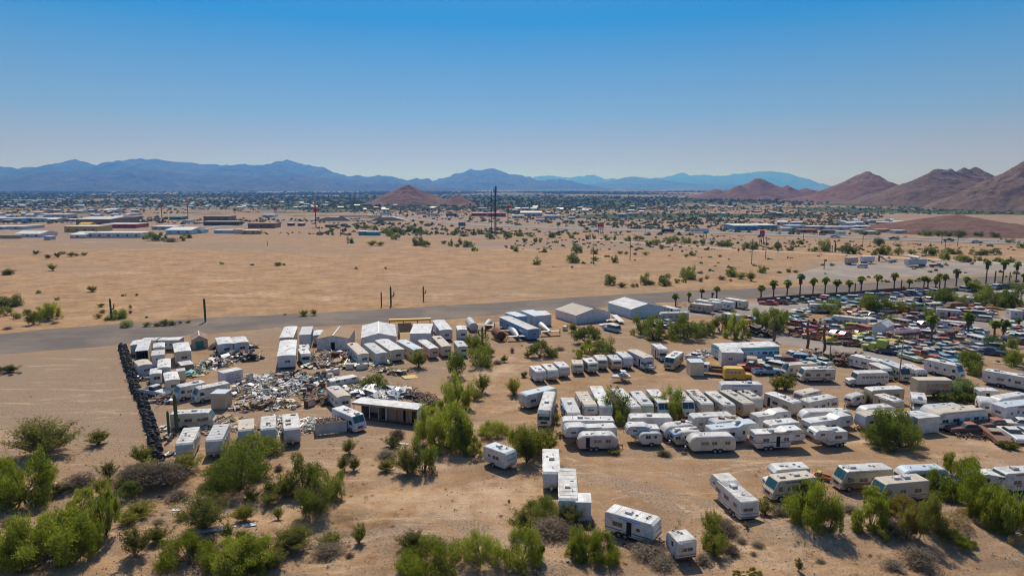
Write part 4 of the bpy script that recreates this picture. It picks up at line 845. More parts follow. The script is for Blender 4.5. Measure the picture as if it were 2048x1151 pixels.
# ---------------------------------------------------------------- sheds and boxes
def shed(name, cat, label, tile, ridge_near, ridge_far, W, He, Hr, walls="body_white", roof="roof_white", door=None, group=None, L=None, ov=0.15, win=0, ribs=True, panels=None):
 """gabled building from its ridge line (two roof points in the picture); L along the ridge"""
 loc, rz, L, LL = frame_from(tile, ridge_near[0], ridge_near[1], ridge_far[0], ridge_far[1], Hr, L)
 LOG.append(("shed", tile, ridge_near[0], ridge_near[1], round(LL, 1), round(L, 1)))
 root = empty(name, loc, rz); tag(root, label, cat, group); hl = L/2
 b = MB(); b.box(-hl, hl, -W/2, W/2, 0, He, 0)
 for s in (-1, 1): b.add([(s*hl, -W/2, He), (s*hl, W/2, He), (s*hl, 0, Hr)], [(0, 1, 2) if s > 0 else (2, 1, 0)], 0)
 b.link("walls", [MT(walls)], root)
 sl = math.hypot(W/2, Hr-He)
 for s in (-1, 1):
  y1 = s*(W/2+ov); z1 = He-ov*(Hr-He)/(W/2); r = MB()
  r.add([(-hl-ov, 0, Hr+0.02), (hl+ov, 0, Hr+0.02), (hl+ov, y1, z1+0.02), (-hl-ov, y1, z1+0.02), (-hl-ov, 0, Hr+0.10), (hl+ov, 0, Hr+0.10), (hl+ov, y1, z1+0.10), (-hl-ov, y1, z1+0.10)],
     [(0, 1, 2, 3) if s < 0 else (3, 2, 1, 0), (4, 7, 6, 5) if s < 0 else (5, 6, 7, 4), (0, 4, 5, 1), (1, 5, 6, 2), (2, 6, 7, 3), (3, 7, 4, 0)], 0)
  ro = r.link("roof", [MT(roof)], root)
  if ribs:
   n = int(L/0.9)+1; rb = MB()
   for i in range(1, n):
    x = -hl+L*i/n
    rb.add([(x-0.03, 0, Hr+0.105), (x+0.03, 0, Hr+0.105), (x+0.03, y1, z1+0.105), (x-0.03, y1, z1+0.105), (x, 0, Hr+0.15), (x, y1, z1+0.15)], [(0, 4, 5, 3), (4, 1, 2, 5)], 0)
   rb.link("roof_rib", [MT(roof)], ro)
 rc = MB(); rc.box(-hl-ov, hl+ov, -0.12, 0.12, Hr+0.09, Hr+0.15, 0); rc.link("ridge_cap", [MT("trim_metal")], root)
 if door:
  (end, dw, dh, m) = door; d = MB(); d.box(end*hl-0.03, end*hl+0.03, -dw/2, dw/2, 0.02, dh, 0); d.link("door", [MT(m)], root)
 vis = visible_faces(loc, rz)
 for s in (-1, 1):
  if vis[s]:
   for i in range(win): side_item(root, s, -hl+L*(i+0.5)/win, He*0.6, 0.9, 0.8, W, "glass_dark")
   if ribs:
    wr = MB(); n = int(L/0.6)
    for i in range(n): x = -hl+L*(i+0.5)/n; wr.box(x-0.03, x+0.03, s*W/2-0.002, s*W/2+0.02, 0.02, He-0.2, 0)
    wr.link("wall_rib", [MT(walls)], root)
 FOOT.append((loc.x, loc.y, rz, L/2+0.5, W/2+0.5)); return root
def hut(name, cat, label, tile, x1, y1, x2, y2, W, H, walls="body_white", roof="roof_white", L=None, win=1, door=True, z0=0.12, group=None, ribs=False, slope=0.0, open_front=False, seed=0, flat=0.08):
 """flat-roofed box from its roof centre line"""
 sf = size_at(tile, y1, y2); W *= sf; H *= sf; loc, rz, L, LL = frame_from(tile, x1, y1, x2, y2, H, L); LOG.append(("hut", tile, x1, y1, round(LL, 1), round(L, 1))); rng = random.Random(seed+int(x1)+int(y1))
 root = empty(name, loc, rz); tag(root, label, cat, group); hl = L/2; vis = visible_faces(loc, rz)
 b = MB()
 if not open_front: b.box(-hl, hl, -W/2, W/2, z0, H-0.1, 0)
 else:
  t = 0.08; b.box(-hl, -hl+t, -W/2, W/2, z0, H-0.1, 0)
  for s in (-1, 1): b.box(-hl+t, hl, s*(W/2-t/2)-t/2, s*(W/2-t/2)+t/2, z0, H-0.1, 0)
  b.box(-hl+t, hl, -W/2+t, W/2-t, z0, z0+0.1, 1)
  for k in range(5): y = -W/2+0.1+(W-0.2)*k/4; b.box(hl-0.06, hl, y-0.05, y+0.05, z0+0.1, H-0.1, 1)
 b.link("walls", [MT(walls), MT("wood_dark")], root)
 r = MB(); r.box(-hl-0.06, hl+0.06, -W/2-0.06, W/2+0.06, H-0.098, H-0.098+flat, 0); r.link("roof", [MT(roof)], root)
 if ribs:
  for s in (-1, 1):
   if vis[s]:
    wr = MB(); n = int(L/0.45)
    for i in range(n): x = -hl+L*(i+0.5)/n; wr.box(x-0.03, x+0.03, s*W/2-0.002, s*W/2+0.025, z0+0.02, H-0.14, 0)
    wr.link("wall_rib", [MT(walls)], root)
  for e, k in (('front', 1), ('rear', -1)):
   if vis[e] and not open_front:
    wr = MB(); n = int(W/0.45)
    for i in range(n): y = -W/2+W*(i+0.5)/n; wr.box(k*hl-0.012, k*hl+0.012, y-0.03, y+0.03, z0+0.02, H-0.14, 0)
    wr.link("wall_rib", [MT(walls)], root)
 for s in (-1, 1):
  if vis[s]:
   for i in range(win): side_item(root, s, -hl+L*(i+0.35+0.3*rng.random())/win, min(1.75, H*0.6), rng.choice([0.7, 1.0]), 0.6, W, "glass_dark")
 for e, k in (('front', 1), ('rear', -1)):
  if vis[e] and win and not open_front: end_item(root, k, k*hl, rng.uniform(-0.2, 0.2), min(1.75, H*0.6), 0.7, 0.5)
 if rng.random() < 0.7 and win: link("roof_vent", vent_mesh(1), parent=root, loc=(rng.uniform(-0.3, 0.3)*L, 0, H-0.02))
 if rng.random() < 0.5 and win: link("roof_vent", vent_mesh(2), parent=root, loc=(rng.uniform(-0.3, 0.3)*L, 0.3, H-0.02))
 FOOT.append((loc.x, loc.y, rz, L/2+0.3, W/2+0.3)); return root
# ---------------------------------------------------------------- scrap
def junk_pile(label, pts, n, hmax, mats, seed=0, size=1.0, group="scrap heaps among the wrecked trailers", cat="scrap pile", name="scrap_pile", long=0.5):
 """pts: ground points of the heap's spine in the picture with radius in metres"""
 rng = random.Random(seed+5); b = MB(); names = mats
 C = [(PT(*p[:3]), p[3]) for p in pts]
 cen = sum((c for c, r in C), Vector((0, 0, 0)))/len(C)
 for i in range(n):
  c, r = rng.choice(C); a = rng.uniform(0, 6.283); d = r*math.sqrt(rng.random()); x = c.x-cen.x+d*math.cos(a); y = c.y-cen.y+d*math.sin(a)*0.8
  h = hmax*(1-(d/r)**1.6)*rng.uniform(0.1, 1.0)+0.05; q = Matrix.Translation((x, y, h)) @ Matrix.Rotation(rng.uniform(0, 6.28), 4, 'Z') @ Matrix.Rotation(rng.gauss(0, 0.22), 4, 'X') @ Matrix.Rotation(rng.gauss(0, 0.2), 4, 'Y')
  k = rng.random(); mi = rng.randrange(len(names)); s = size*min(2.6, rng.lognormvariate(-0.15, 0.45))
  if k < long: b.box(-1.1*s, 1.1*s, -0.06, 0.06, -0.04, 0.04, mi, q)
  elif k < long+0.22: b.box(-0.6*s, 0.6*s, -0.4*s, 0.4*s, -0.02, 0.02, mi, q)
  elif k < long+0.36: b.box(-0.3*s, 0.3*s, -0.25*s, 0.25*s, -0.2*s, 0.25*s, mi, q)
  else:
   b.add([tuple(q @ Vector(v)) for v in ((-0.7*s, -0.4*s, 0.0), (0.0, -0.45*s, 0.25*s), (0.7*s, -0.3*s, 0.05), (0.75*s, 0.35*s, 0.0), (0.0, 0.45*s, 0.3*s), (-0.65*s, 0.4*s, 0.1))], [(0, 1, 4, 5), (1, 2, 3, 4)], mi)
 o = b.link(name, [MT(m) for m in names], None, cen); tag(o, label, cat, None, 'stuff'); return o
# ================================================================ TRAILERS AND MOTORHOMES
R, BR, OR, BL, GO, GN, DK, TE = "stripe_red", "stripe_brown", "stripe_orange", "stripe_blue", "stripe_gold", "stripe_green", "stripe_dark", "stripe_teal"
# --- around the wash, in front
rv('trailer', 'K', 352, 166, 148, 92, "white travel trailer parked between two green trees at the wash edge", two="body_grey", door=1, seams=True, roof="roof_blue", seed=1, acs=1, vents=4)
rv('trailer', 'K', 670, 345, 662, 172, "cream fronted trailer with silver window guard, just behind the tarp-roofed trailer", roof="roof_white", stripes=[(0.85, 0.06, BL)], two="body_cream", seed=2, vents=4, L=9.5, glass="body_lilac")
K3 = rv('trailer', 'K', 806, 566, 797, 368, "white trailer with battened tarp roof and a box room on its flank", seams=True, stripes=[(0.95, 0.05, BR)], seed=3, acs=1, vents=3, roof="roof_dirty", L=10.2, glass="body_grey")
hut("side_cabin", "cabin", "small white box cabin pushed against the tarp-roofed trailer", 'K', 930, 585, 926, 530, 1.9, 2.7, "body_lilac", "roof_white", win=0, L=2.6)
k4 = rv('trailer', 'K', 1543, 742, 1142, 628, "white park trailer with scalloped awning edge, shrubs of the wash before it", W=2.5, stripes=[(0.95, 0.14, BR), (0.68, 0.05, BR)], seed=4, acs=1, vents=4, door=-1, seams=True, roof="roof_white")
rv('trailer', 'K', 1680, 806, 1782, 909, "small white trailer with brown band, lowest one before the wash", H=2.75, W=2.35, stripes=[(1.0, 0.16, OR), (0.7, 0.05, BR)], seed=5, acs=0, vents=3, roof="roof_dirty", door=1)
rv('fifth', 'L', 228, 286, 503, 513, "long white fifth wheel standing alone with its nose raised over bare ground", H=3.35, W=2.5, stripes=[(1.25, 0.07, BR), (0.8, 0.12, BR)], seed=6, acs=1, vents=4, roof="roof_dirty")
rv('classc', 'L', 612, 245, 960, 232, "white cab-over camper behind the tan motorhome near the yellow cab", H=3.1, seed=7, vents=5, acs=0, stripes=[(1.1, 0.06, BR)])
rv('classa', 'L', 635, 345, 1005, 305, "tan motorhome with green windshield beside a leafy green tree", H=3.0, body="body_cream", stripes=[(1.0, 0.12, BR), (0.8, 0.05, BR)], seed=8, acs=2, acpos=[0.22, -0.12], vents=2, roof="roof_tan")
car('pickup50', 'L', 1020, 300, 1100, 320, 'orange', "small orange cab with yellow roof between the parked motorhomes", 'yellow', scale=0.62, z=0.8)
rv('classa', 'L', 1195, 262, 1632, 238, "largest beige motorhome in the row by the wash, brown wash down its flank", H=3.05, body="body_tan", two="body_brown", seed=9, acs=1, acpos=[0.22], vents=4, roof="roof_white")
rv('classa', 'L', 1508, 368, 1915, 332, "cream motorhome with rust on its roof, green bushes at its front wheels", H=3.0, body="body_cream", stripes=[(1.05, 0.08, BR), (0.75, 0.1, BR)], seed=10, acs=2, acpos=[0.05, -0.15], vents=3, roof="roof_tan")
rv('vintage', 'M', 845, 318, 1150, 305, "round-topped blue and white camper behind the rusty-roofed cream motorhome", H=2.6, two="body_skyblue", body="body_white", seed=11, acs=0, vents=3, L=7.6, roof="roof_blue")
car('pickup', 'M', 1110, 475, 1330, 430, 'blue', "blue pickup with yellow patches on its hood under the green tree", z=1.05)
rv('fifth', 'M', 1800, 380, 1560, 340, "white camper half hidden behind the big tree by the blue pickup", H=2.6, L=6.0, seed=12, acs=0, vents=1)
W_RV = rv('classa', 'M', 1800, 345, 2230, 322, "white motorhome with a red W on its flank at the picture's edge", H=3.1, stripes=[(1.15, 0.04, R)], seed=13, L=8.6, roof="roof_white", acs=1, acpos=[0.12])
# --- vintage front row
rv('vintage', 'F', 1118, 928, 672, 936, "pink-beige vintage trailer with silver roof and twin wheels, front row", H=2.7, body="body_pink", roof="roof_white", seed=14, acs=0, vents=4, door=-1)
rv('fifth', 'F', 530, 850, 1100, 822, "white fifth wheel with gold roof line behind the pink vintage trailer", H=3.3, seed=15, stripes=[(1.35, 0.07, BR), (0.9, 0.1, BR)], vents=3, acs=0, roof="roof_white")
rv('trailer', 'F', 505, 780, 1080, 778, "long white trailer at the back of three, patched roof, below the mesquite", H=3.2, seed=16, vents=6, acs=1, stripes=[(1.2, 0.05, BR)], roof="roof_white")
rv('fifth', 'F', 1225, 838, 1480, 838, "short stepped fifth wheel with dark stripes behind the little round camper", H=3.1, seed=17, stripes=[(1.3, 0.12, DK), (0.9, 0.12, BR)], vents=2, acs=0, L=5.9)
rv('vintage', 'F', 1330, 920, 1520, 915, "tiny silver-white round camper in the front row", H=2.35, body="body_aluminium", roof="roof_grey", seed=18, acs=0, vents=1, L=4.4, W=2.1)
rv('trailer', 'F', 1195, 752, 1665, 752, "cream sided long trailer behind the short stepped fifth wheel", H=3.0, seed=19, two="body_cream", vents=4, acs=1, roof="roof_white")
rv('vintage', 'F', 1540, 852, 1880, 815, "battered rounded camper with blue skirt and grey patched roof", H=2.7, two="stripe_blue", seed=20, acs=1, vents=2, roof="roof_dirty", clutter=2)
rv('vintage', 'F', 1640, 905, 1965, 885, "shiny rounded trailer with blue gutter and yellow panel", H=2.65, body="body_aluminium", stripes=[(2.15, 0.12, BL), (1.1, 0.3, GO)], seed=21, acs=2, vents=2, roof="roof_white")
rv('vintage', 'G', 160, 948, 675, 935, "big cream rounded trailer with open doorway, longest of the front row", H=2.85, body="body_cream", roof="roof_dirty", seed=22, acs=0, vents=3, door=-1, clutter=0)
rv('fifth', 'G', 1370, 868, 830, 890, "white fifth wheel with red stripes and twin wheels in the front row", H=3.35, stripes=[(1.35, 0.16, R), (2.7, 0.08, R), (0.75, 0.05, R)], seed=23, acs=1, acpos=[-0.15], vents=2, door=-1)
rv('fifth', 'G', 1430, 888, 1790, 862, "white and pale green stepped trailer closing the front row", H=3.05, stripes=[(0.95, 0.2, GN)], seed=24, acs=1, acpos=[-0.2], vents=2, door=-1)
rv('fifth', 'G', 900, 800, 375, 848, "large grey-white fifth wheel with long slanted roof behind the cream rounded trailer", H=3.35, seed=25, stripes=[(1.2, 0.06, BL)], acs=1, vents=3, roof="roof_blue")
rv('trailer', 'G', 190, 752, 640, 728, "white long trailer with three black roof hatches beside the cluttered roof", H=3.0, seed=26, vents=4, acs=0, roof="roof_white")
rv('trailer', 'G', 410, 805, 735, 765, "trailer with torn roof covered in litter behind the grey-white fifth wheel", H=2.9, seed=27, vents=1, acs=0, roof="roof_grey", clutter=9)
rv('fifth', 'G', 1215, 682, 850, 722, "white trailer with stepped roof in the second row, dark hatch on top", H=3.2, seed=28, acs=0, vents=3, two="body_lilac", door=-1)
rv('trailer', 'G', 970, 828, 1300, 795, "plain white trailer squeezed behind the red striped fifth wheel", H=2.9, seed=29, acs=1, vents=2)
rv('fifth', 'G', 1850, 722, 1375, 782, "white fifth wheel with humped roof and wide dark windows, middle row", H=3.4, seed=30, stripes=[(1.15, 0.05, BR)], acs=1, acpos=[-0.1], vents=2, two="body_cream", door=-1)
rv('vintage', 'G', 1310, 700, 1860, 688, "long low white trailer with bare roof behind the humped fifth wheel", H=3.0, seed=31, acs=0, vents=3)
rv('trailer', 'H', 355, 735, 700, 700, "white rounded trailer with blue step box at its foot", H=3.05, W=2.6, body="body_lilac", seed=32, acs=0, vents=2, seams=True, roof="roof_tan", door=-1)
rv('vintage', 'H', 350, 668, 720, 640, "smooth white trailer with curved nose behind the one with a blue step", H=3.0, seed=33, acs=0, vents=2)
rv('vintage', 'H', 665, 748, 1075, 715, "white curved-nose house trailer behind the dark green tree", H=3.05, W=2.7, seed=34, acs=0, vents=2, body="body_lilac", roof="roof_white")
hut("porch_cabin", "cabin", "white porch room with glass door joined to the house trailer by the tree", 'H', 930, 770, 1110, 755, 2.2, 2.75, "body_white", "roof_white", win=0, L=4.4)
rv('vintage', 'H', 1090, 708, 1640, 658, "biggest white house trailer with brown band above the wrecked sedans", H=3.25, W=2.9, stripes=[(1.25, 0.12, BR)], seed=35, acs=0, vents=3, roof="roof_tan", clutter=2, door=-1)
rv('vintage', 'H', 1010, 662, 1420, 632, "grey roofed trailer right behind the brown banded house trailer", H=3.1, W=2.6, seed=36, acs=0, vents=5, roof="roof_grey")
rv('trailer', 'H', 2200, 600, 1775, 645, "bluish white house trailer behind the faded white convertibles", H=3.1, W=2.9, body="body_lilac", seed=37, acs=0, vents=2, roof="roof_blue")
rv('vintage', 'H', 1720, 572, 2080, 515, "humped bright white trailer behind the bluish house trailer", H=3.0, seed=38, acs=0, vents=1)
rv('trailer', 'H', 1790, 488, 1560, 482, "small cream trailer with white roof behind the pale feathery tree", H=2.9, body="body_cream", seed=39, acs=0, vents=1)
rv('vintage', 'H', 1640, 560, 1680, 620, "rounded trailer nose peeping out of the pale tree", H=2.8, seed=40, acs=0, vents=0, L=5.5)
# --- column of trailers parked nose to tail, seen end on
rv('trailer', 'F', 112, 537, 450, 456, "blue-roofed white trailer with broken nose at the bend of the dirt track", H=3.1, seed=41, acs=0, vents=2, roof="roof_blue", stripes=[(1.3, 0.05, DK)])
rv('busrv', 'F', 345, 718, 410, 494, "grey streaked roof motorhome parked across the blue-roofed trailer", H=3.15, seed=42, acs=1, vents=2, roof="roof_dirty", body="body_grey", stripes=[(1.1, 0.06, DK)])
rv('trailer', 'F', 662, 738, 578, 560, "grey roof trailer beside the bright green shrub, first of the dense row", H=2.95, seed=43, acs=1, vents=3, roof="roof_grey", stripes=[(1.4, 0.1, BL)])
rv('fifth', 'F', 835, 660, 710, 452, "trailer with tan roof stepping up to white, second of the dense row", H=3.3, seed=44, acs=1, vents=3, roof="roof_tan", L=11)
rv('trailer', 'F', 990, 668, 872, 443, "long bluish white trailer with four small hatches, third of the dense row", H=3.1, seed=45, acs=0, vents=5, roof="roof_white")
rv('trailer', 'F', 1290, 680, 1082, 468, "cream trailer behind the mesquite with one dark hatch", H=3.0, seed=46, acs=1, vents=3, roof="roof_white", body="body_cream")
rv('trailer', 'F', 1415, 650, 1278, 497, "green edged trailer with two air coolers on its roof", H=3.0, seed=47, acs=2, vents=1, roof="roof_white", stripes=[(2.5, 0.14, GN)], body="body_palegreen")
rv('classa', 'F', 1595, 640, 1450, 480, "white motorhome with yellow lamps, its nose in the bright green tree", H=3.0, seed=48, acs=1, vents=3, roof="roof_white")
rv('classa', 'G', 205, 632, 58, 490, "off-white motorhome with two coolers, tree touching its front", H=3.0, seed=49, acs=2, vents=2, roof="roof_dirty", body="body_white", stripes=[(1.0, 0.08, BR)])
rv('trailer', 'G', 395, 640, 215, 480, "trailer with orange-brown junk and a boat hull lying on its roof", H=3.0, seed=50, acs=0, vents=2, roof="roof_white", clutter=8, body="body_cream")
rv('trailer', 'G', 625, 655, 398, 497, "white trailer with three roof boxes beside the junk-topped one", H=3.0, seed=51, acs=2, vents=2, roof="roof_dirty", body="body_cream", stripes=[(1.0, 0.1, BR)])
rv('trailer', 'G', 828, 638, 550, 485, "tan flanked trailer with many hatches in the dense row", H=3.0, seed=52, acs=1, vents=4, roof="roof_tan", body="body_tan")
rv('trailer', 'G', 905, 588, 738, 492, "short trailer with brown cooler boxes stacked on top", H=3.0, seed=53, acs=2, vents=1, roof="roof_tan", clutter=3)
rv('trailer', 'G', 490, 418, 950, 422, "long white trailer with two raised awnings at the head of the row", H=3.1, seed=54, acs=1, vents=3, roof="roof_white", body="body_lilac")
rv('trailer', 'G', 1320, 622, 1000, 508, "white trailer lying slantwise, dark cooler midway on its roof", H=3.0, seed=55, acs=1, vents=4, roof="roof_white", body="body_cream", door=-1)
rv('trailer', 'G', 1303, 526, 1505, 480, "short tan-roofed trailer just below the yellow-green tree", H=2.8, seed=56, acs=0, vents=2, roof="roof_tan")
rv('trailer', 'G', 1690, 545, 1366, 602, "white trailer with open teal doorway behind the humped fifth wheel", H=2.95, seed=57, acs=1, vents=3, roof="roof_dirty", door=-1)
rv('vintage', 'H', 250, 555, 390, 520, "small silver teardrop camper by the yellow-green bush", H=2.35, body="body_aluminium", roof="roof_grey", seed=58, acs=0, vents=1, L=5.0, W=2.1)
rv('trailer', 'H', 430, 480, 800, 462, "long beige trailer with slanted nose behind the silver teardrop camper", H=3.0, body="body_tan", seed=59, acs=0, vents=3, roof="roof_white")
rv('trailer', 'H', 790, 610, 550, 527, "brown flanked trailer with dark cooler beside the long beige trailer", H=2.95, body="body_tan", seed=60, acs=1, vents=2, roof="roof_white")
rv('classc', 'H', 985, 602, 962, 530, "short white camper with red cab next to the lettered box trailer", H=2.9, seed=61, acs=1, vents=2, L=6.0)
# --- row of short trailers at the top of the lot
rv('trailer', 'F', 322, 308, 252, 248, "short white trailer with pale nose, first of three by the dirt track", H=2.75, seed=62, acs=1, vents=3, L=5.6, glass="body_lilac")
rv('trailer', 'F', 448, 297, 362, 216, "white trailer with wide black front window, middle of three by the track", H=2.7, seed=63, acs=1, vents=2, L=6.2)
rv('trailer', 'F', 566, 265, 508, 216, "white trailer with red line on its nose, last of three by the track", H=2.7, seed=64, acs=0, vents=3, L=5.6, stripes=[(1.2, 0.09, R)], glass="body_grey")
rv('trailer', 'F', 700, 238, 684, 198, "little brown-nosed trailer at the start of the upper row", H=2.6, seed=65, acs=0, vents=1, L=4.8, two="body_brown", roof="roof_tan")
rv('trailer', 'F', 857, 225, 800, 180, "pale green nosed trailer with blue front window in the upper row", H=2.65, seed=66, acs=1, vents=2, L=5.4, body="body_palegreen")
rv('trailer', 'F', 950, 190, 915, 146, "cream trailer with tan lower nose in the upper row", H=2.7, seed=67, acs=0, vents=2, L=5.2, two="body_tan", body="body_cream")
rv('trailer', 'F', 1102, 196, 1045, 142, "grey roofed trailer with louvred nose in the upper row", H=2.7, seed=68, acs=0, vents=3, L=5.8, roof="roof_grey", body="body_cream")
rv('trailer', 'F', 1215, 166, 1152, 118, "tall plain lilac-white trailer ending the upper row", H=3.0, seed=69, acs=0, vents=3, L=6.6, body="body_lilac", two="body_lilac")
rv('mobile', 'F', 1430, 168, 1245, 82, "brownish long house trailer with tan roof behind the trailered speedboat", H=3.1, W=2.7, seed=70, acs=0, vents=2, roof="roof_tan", body="body_lilac")
rv('classc', 'F', 1590, 88, 1510, 34, "white cab-over motorhome with blue windshield under the dark trees", H=3.1, seed=71, acs=0, vents=3, L=7.2, stripes=[(1.1, 0.1, BR)])
rv('classa', 'F', 1622, 172, 1720, 106, "dark cream motorhome facing the camera left of the blue-trimmed house", H=3.0, seed=72, acs=2, vents=2, roof="roof_white", body="body_tan", stripes=[(1.1, 0.2, BR)], L=8.2)
# --- by the blue-trimmed house and the drive
rv('classa', 'G', 1310, 272, 1685, 268, "cream motorhome with broad mustard band along the drive", H=3.0, seed=73, acs=3, vents=1, roof="roof_white", body="body_cream", stripes=[(0.85, 0.3, GO)], acpos=[-0.1, -0.25, -0.4])
rv('classa', 'G', 1150, 232, 1490, 212, "beige motorhome behind the mustard banded one", H=3.0, seed=74, acs=2, vents=1, roof="roof_tan", body="body_cream", stripes=[(0.85, 0.15, BR)])
rv('bus', 'H', 225, 312, 650, 303, "white hooded school bus with tan windows parked by the pole", H=3.0, seed=75, roof="roof_dirty", body="body_white")
rv('bus', 'G', 800, 268, 585, 262, "yellow short bus with high body beside the white cab truck", H=2.9, seed=76, roof="body_yellow", body="body_yellow", L=6.4)
rv('trailer', 'H', 475, 170, 610, 200, "white trailer with tan end window above the hooded bus", H=3.0, seed=77, acs=1, vents=2, roof="roof_white", L=8.0)
rv('classa', 'H', 862, 285, 620, 192, "white motorhome with flat grey windshield facing the drive", H=3.1, seed=78, acs=2, vents=1, roof="roof_blue", body="body_cream")
rv('classc', 'H', 690, 290, 590, 250, "camper van with orange-red high roof beside the hooded bus", H=2.7, seed=79, acs=0, vents=0, roof="roof_white", body="body_white", stripes=[(2.1, 0.3, R)], L=6.4)
rv('busrv', 'H', 1022, 300, 850, 222, "round-roofed white bus with blue nose beside the leaning pole", H=3.0, seed=80, acs=0, vents=1, roof="roof_white", body="body_white", stripes=[(0.7, 0.5, BL)])
rv('classa', 'H', 1440, 252, 1045, 168, "long modern white motorhome next to the round dark green shrub", H=3.2, seed=81, acs=2, vents=2, roof="roof_white", body="body_white")
rv('trailer', 'H', 2180, 372, 1625, 278, "long white trailer with orange slash stripe behind the lettered box", H=3.1, seed=82, acs=2, vents=2, roof="roof_white", body="body_white", stripes=[(0.6, 0.1, OR), (1.3, 0.03, R)])
# --- beside the paved strip
rv('classa', 'I', 395, 372, 650, 400, "tan airstrip-side motorhome by the low fence and palms", H=3.0, seed=83, acs=0, vents=4, roof="roof_white", body="body_tan")
rv('trailer', 'I', 730, 375, 520, 345, "white trailer right behind the tan motorhome at the palms", H=3.2, seed=84, acs=1, vents=2, roof="roof_white", L=10)
rv('trailer', 'I', 862, 370, 640, 335, "white trailer with blue smear on its nose by the palms", H=3.2, seed=85, acs=1, vents=2, roof="roof_white", two="body_white", L=10)
rv('trailer', 'I', 1000, 358, 828, 332, "cream trailer with brown nose, last one before the red pickup", H=3.1, seed=86, acs=0, vents=2, roof="roof_white", body="body_cream", two="body_cream", L=9)
rv('busrv', 'I', 110, 475, 375, 470, "rounded silver-grey motorhome in front of the big white barn", H=3.0, seed=87, acs=0, vents=3, roof="roof_grey", body="body_grey", L=10)
rv('trailer', 'I', 290, 440, 160, 408, "low white trailer between barn and rounded motorhome", H=2.6, seed=88, acs=0, vents=2, L=8)
rv('trailer', 'I', 930, 505, 790, 480, "white camper box behind the mesquites with brown scorched flank", H=2.8, seed=89, acs=0, vents=1, L=6, two="body_brown")
rv('classa', 'I', 1640, 385, 1880, 392, "white motorhome on the parking lot behind the round green tree", H=3.0, seed=90, acs=0, vents=3, L=10)
rv('classa', 'J', 60, 650, 440, 690, "white and blue motorhome behind the long yellow wagon", H=3.0, seed=91, acs=0, vents=4, roof="roof_dirty", body="body_lilac", two="body_maroon", L=11)
rv('trailer', 'b', 380, 740, 890, 790, "white trailer with three dark windows in the middle of the junkyard", H=2.9, seed=92, acs=0, vents=2, L=10.5, roof="roof_dirty", body="body_lilac")
rv('classc', 'b', 790, 560, 430, 535, "grey box camper with bright yellow cab in the junkyard", H=3.0, seed=93, acs=0, vents=1, L=8.5, roof="roof_grey", body="body_grey", stripes=[(0.55, 0.9, GO)])
rv('trailer', 'b', 1150, 330, 830, 300, "white camper with blue-grey wall between the junkyard trees", H=3.0, seed=94, acs=0, vents=1, L=9, body="body_grey")
rv('busrv', 'b', 1620, 200, 1780, 200, "rounded grey bus near the fence at the far end of the lot", H=3.0, seed=95, acs=0, vents=0, L=8, body="body_grey", roof="roof_white")
rv('bus', 'a', 1100, 560, 1040, 540, "small cream bus behind the lilac garden shed", H=2.6, seed=96, L=6, body="body_cream", roof="roof_white")
# --- walled lot of wrecks
rv('mobile', 'A', 265, 345, 285, 308, "short white trailer in the corner next to the tyre wall", H=3.0, W=2.6, seed=101, acs=0, vents=1, L=6, roof="roof_white", door=0)
rv('mobile', 'A', 335, 284, 500, 280, "long white house trailer along the back of the wreck lot", H=3.0, W=3.4, seed=102, acs=0, vents=1, roof="roof_white", door=0)
rv('mobile', 'A', 505, 281, 740, 277, "second long white house trailer along the back, near the tall cream box", H=3.0, W=3.4, seed=103, acs=0, vents=0, roof="roof_white", body="body_grey", door=0)
hut("open_trailer", "trailer shell", "white trailer shell with open studded end near the tyre wall", 'A', 322, 412, 358, 312, 2.5, 3.0, "body_cream", "roof_white", open_front=True)
rv('mobile', 'A', 498, 372, 503, 320, "small white trailer behind the grey-roofed shell", H=2.9, W=2.5, seed=104, acs=0, vents=2, L=6, door=0)
hut("trailer_shell", "trailer shell", "grey-roofed trailer shell with hole in its top", 'A', 490, 456, 495, 402, 2.5, 2.7, "body_white", "roof_grey", win=1, L=5.5)
rv('mobile', 'A', 746, 412, 712, 290, "tall cream-ended house trailer beside the rusty gabled cabin", H=3.4, W=3.5, seed=105, acs=0, vents=3, body="body_cream", roof="roof_white", door=0, L=11)
rv('mobile', 'A', 1185, 335, 1128, 222, "white house trailer with crushed front, wreckage before it", H=3.1, W=3.5, seed=106, acs=0, vents=2, roof="roof_white", door=0, L=9)
rv('mobile', 'A', 1345, 322, 1285, 232, "white house trailer with rusty patch beside the crushed one", H=3.1, W=3.5, seed=107, acs=0, vents=2, roof="roof_dirty", door=0, L=8)
rv('mobile', 'C', 165, 274, 215, 153, "tan walled house trailer with curved white roof by the paved strip", H=3.2, W=3.5, seed=108, acs=0, vents=4, roof="roof_white", body="body_tan", door=0)
rv('mobile', 'C', 165, 458, 190, 289, "large white house trailer alone in the open, blue underskirt", H=3.3, W=4.0, seed=109, acs=0, vents=3, roof="roof_white", body="body_lilac", door=0)
rv('mobile', 'C', 490, 248, 508, 172, "small white box trailer between container and brown-roofed house", H=2.9, W=2.5, seed=110, acs=0, vents=1, roof="roof_white", door=0, L=7)
rv('trailer', 'C', 355, 385, 345, 330, "small white camper with littered roof behind the cab-over motorhome", H=2.8, W=2.4, seed=111, acs=1, vents=1, L=5.5, clutter=2)
rv('classc', 'C', 372, 440, 350, 405, "cab-over motorhome with blue windshield facing the scrap heap", H=2.9, W=2.4, seed=112, acs=1, vents=1, L=7)
rv('mobile', 'C', 1805, 195, 1722, 90, "white house trailer with blotched roof right of the yellow frame", H=3.2, W=3.5, seed=113, acs=0, vents=4, roof="roof_white", body="body_lilac", door=0)
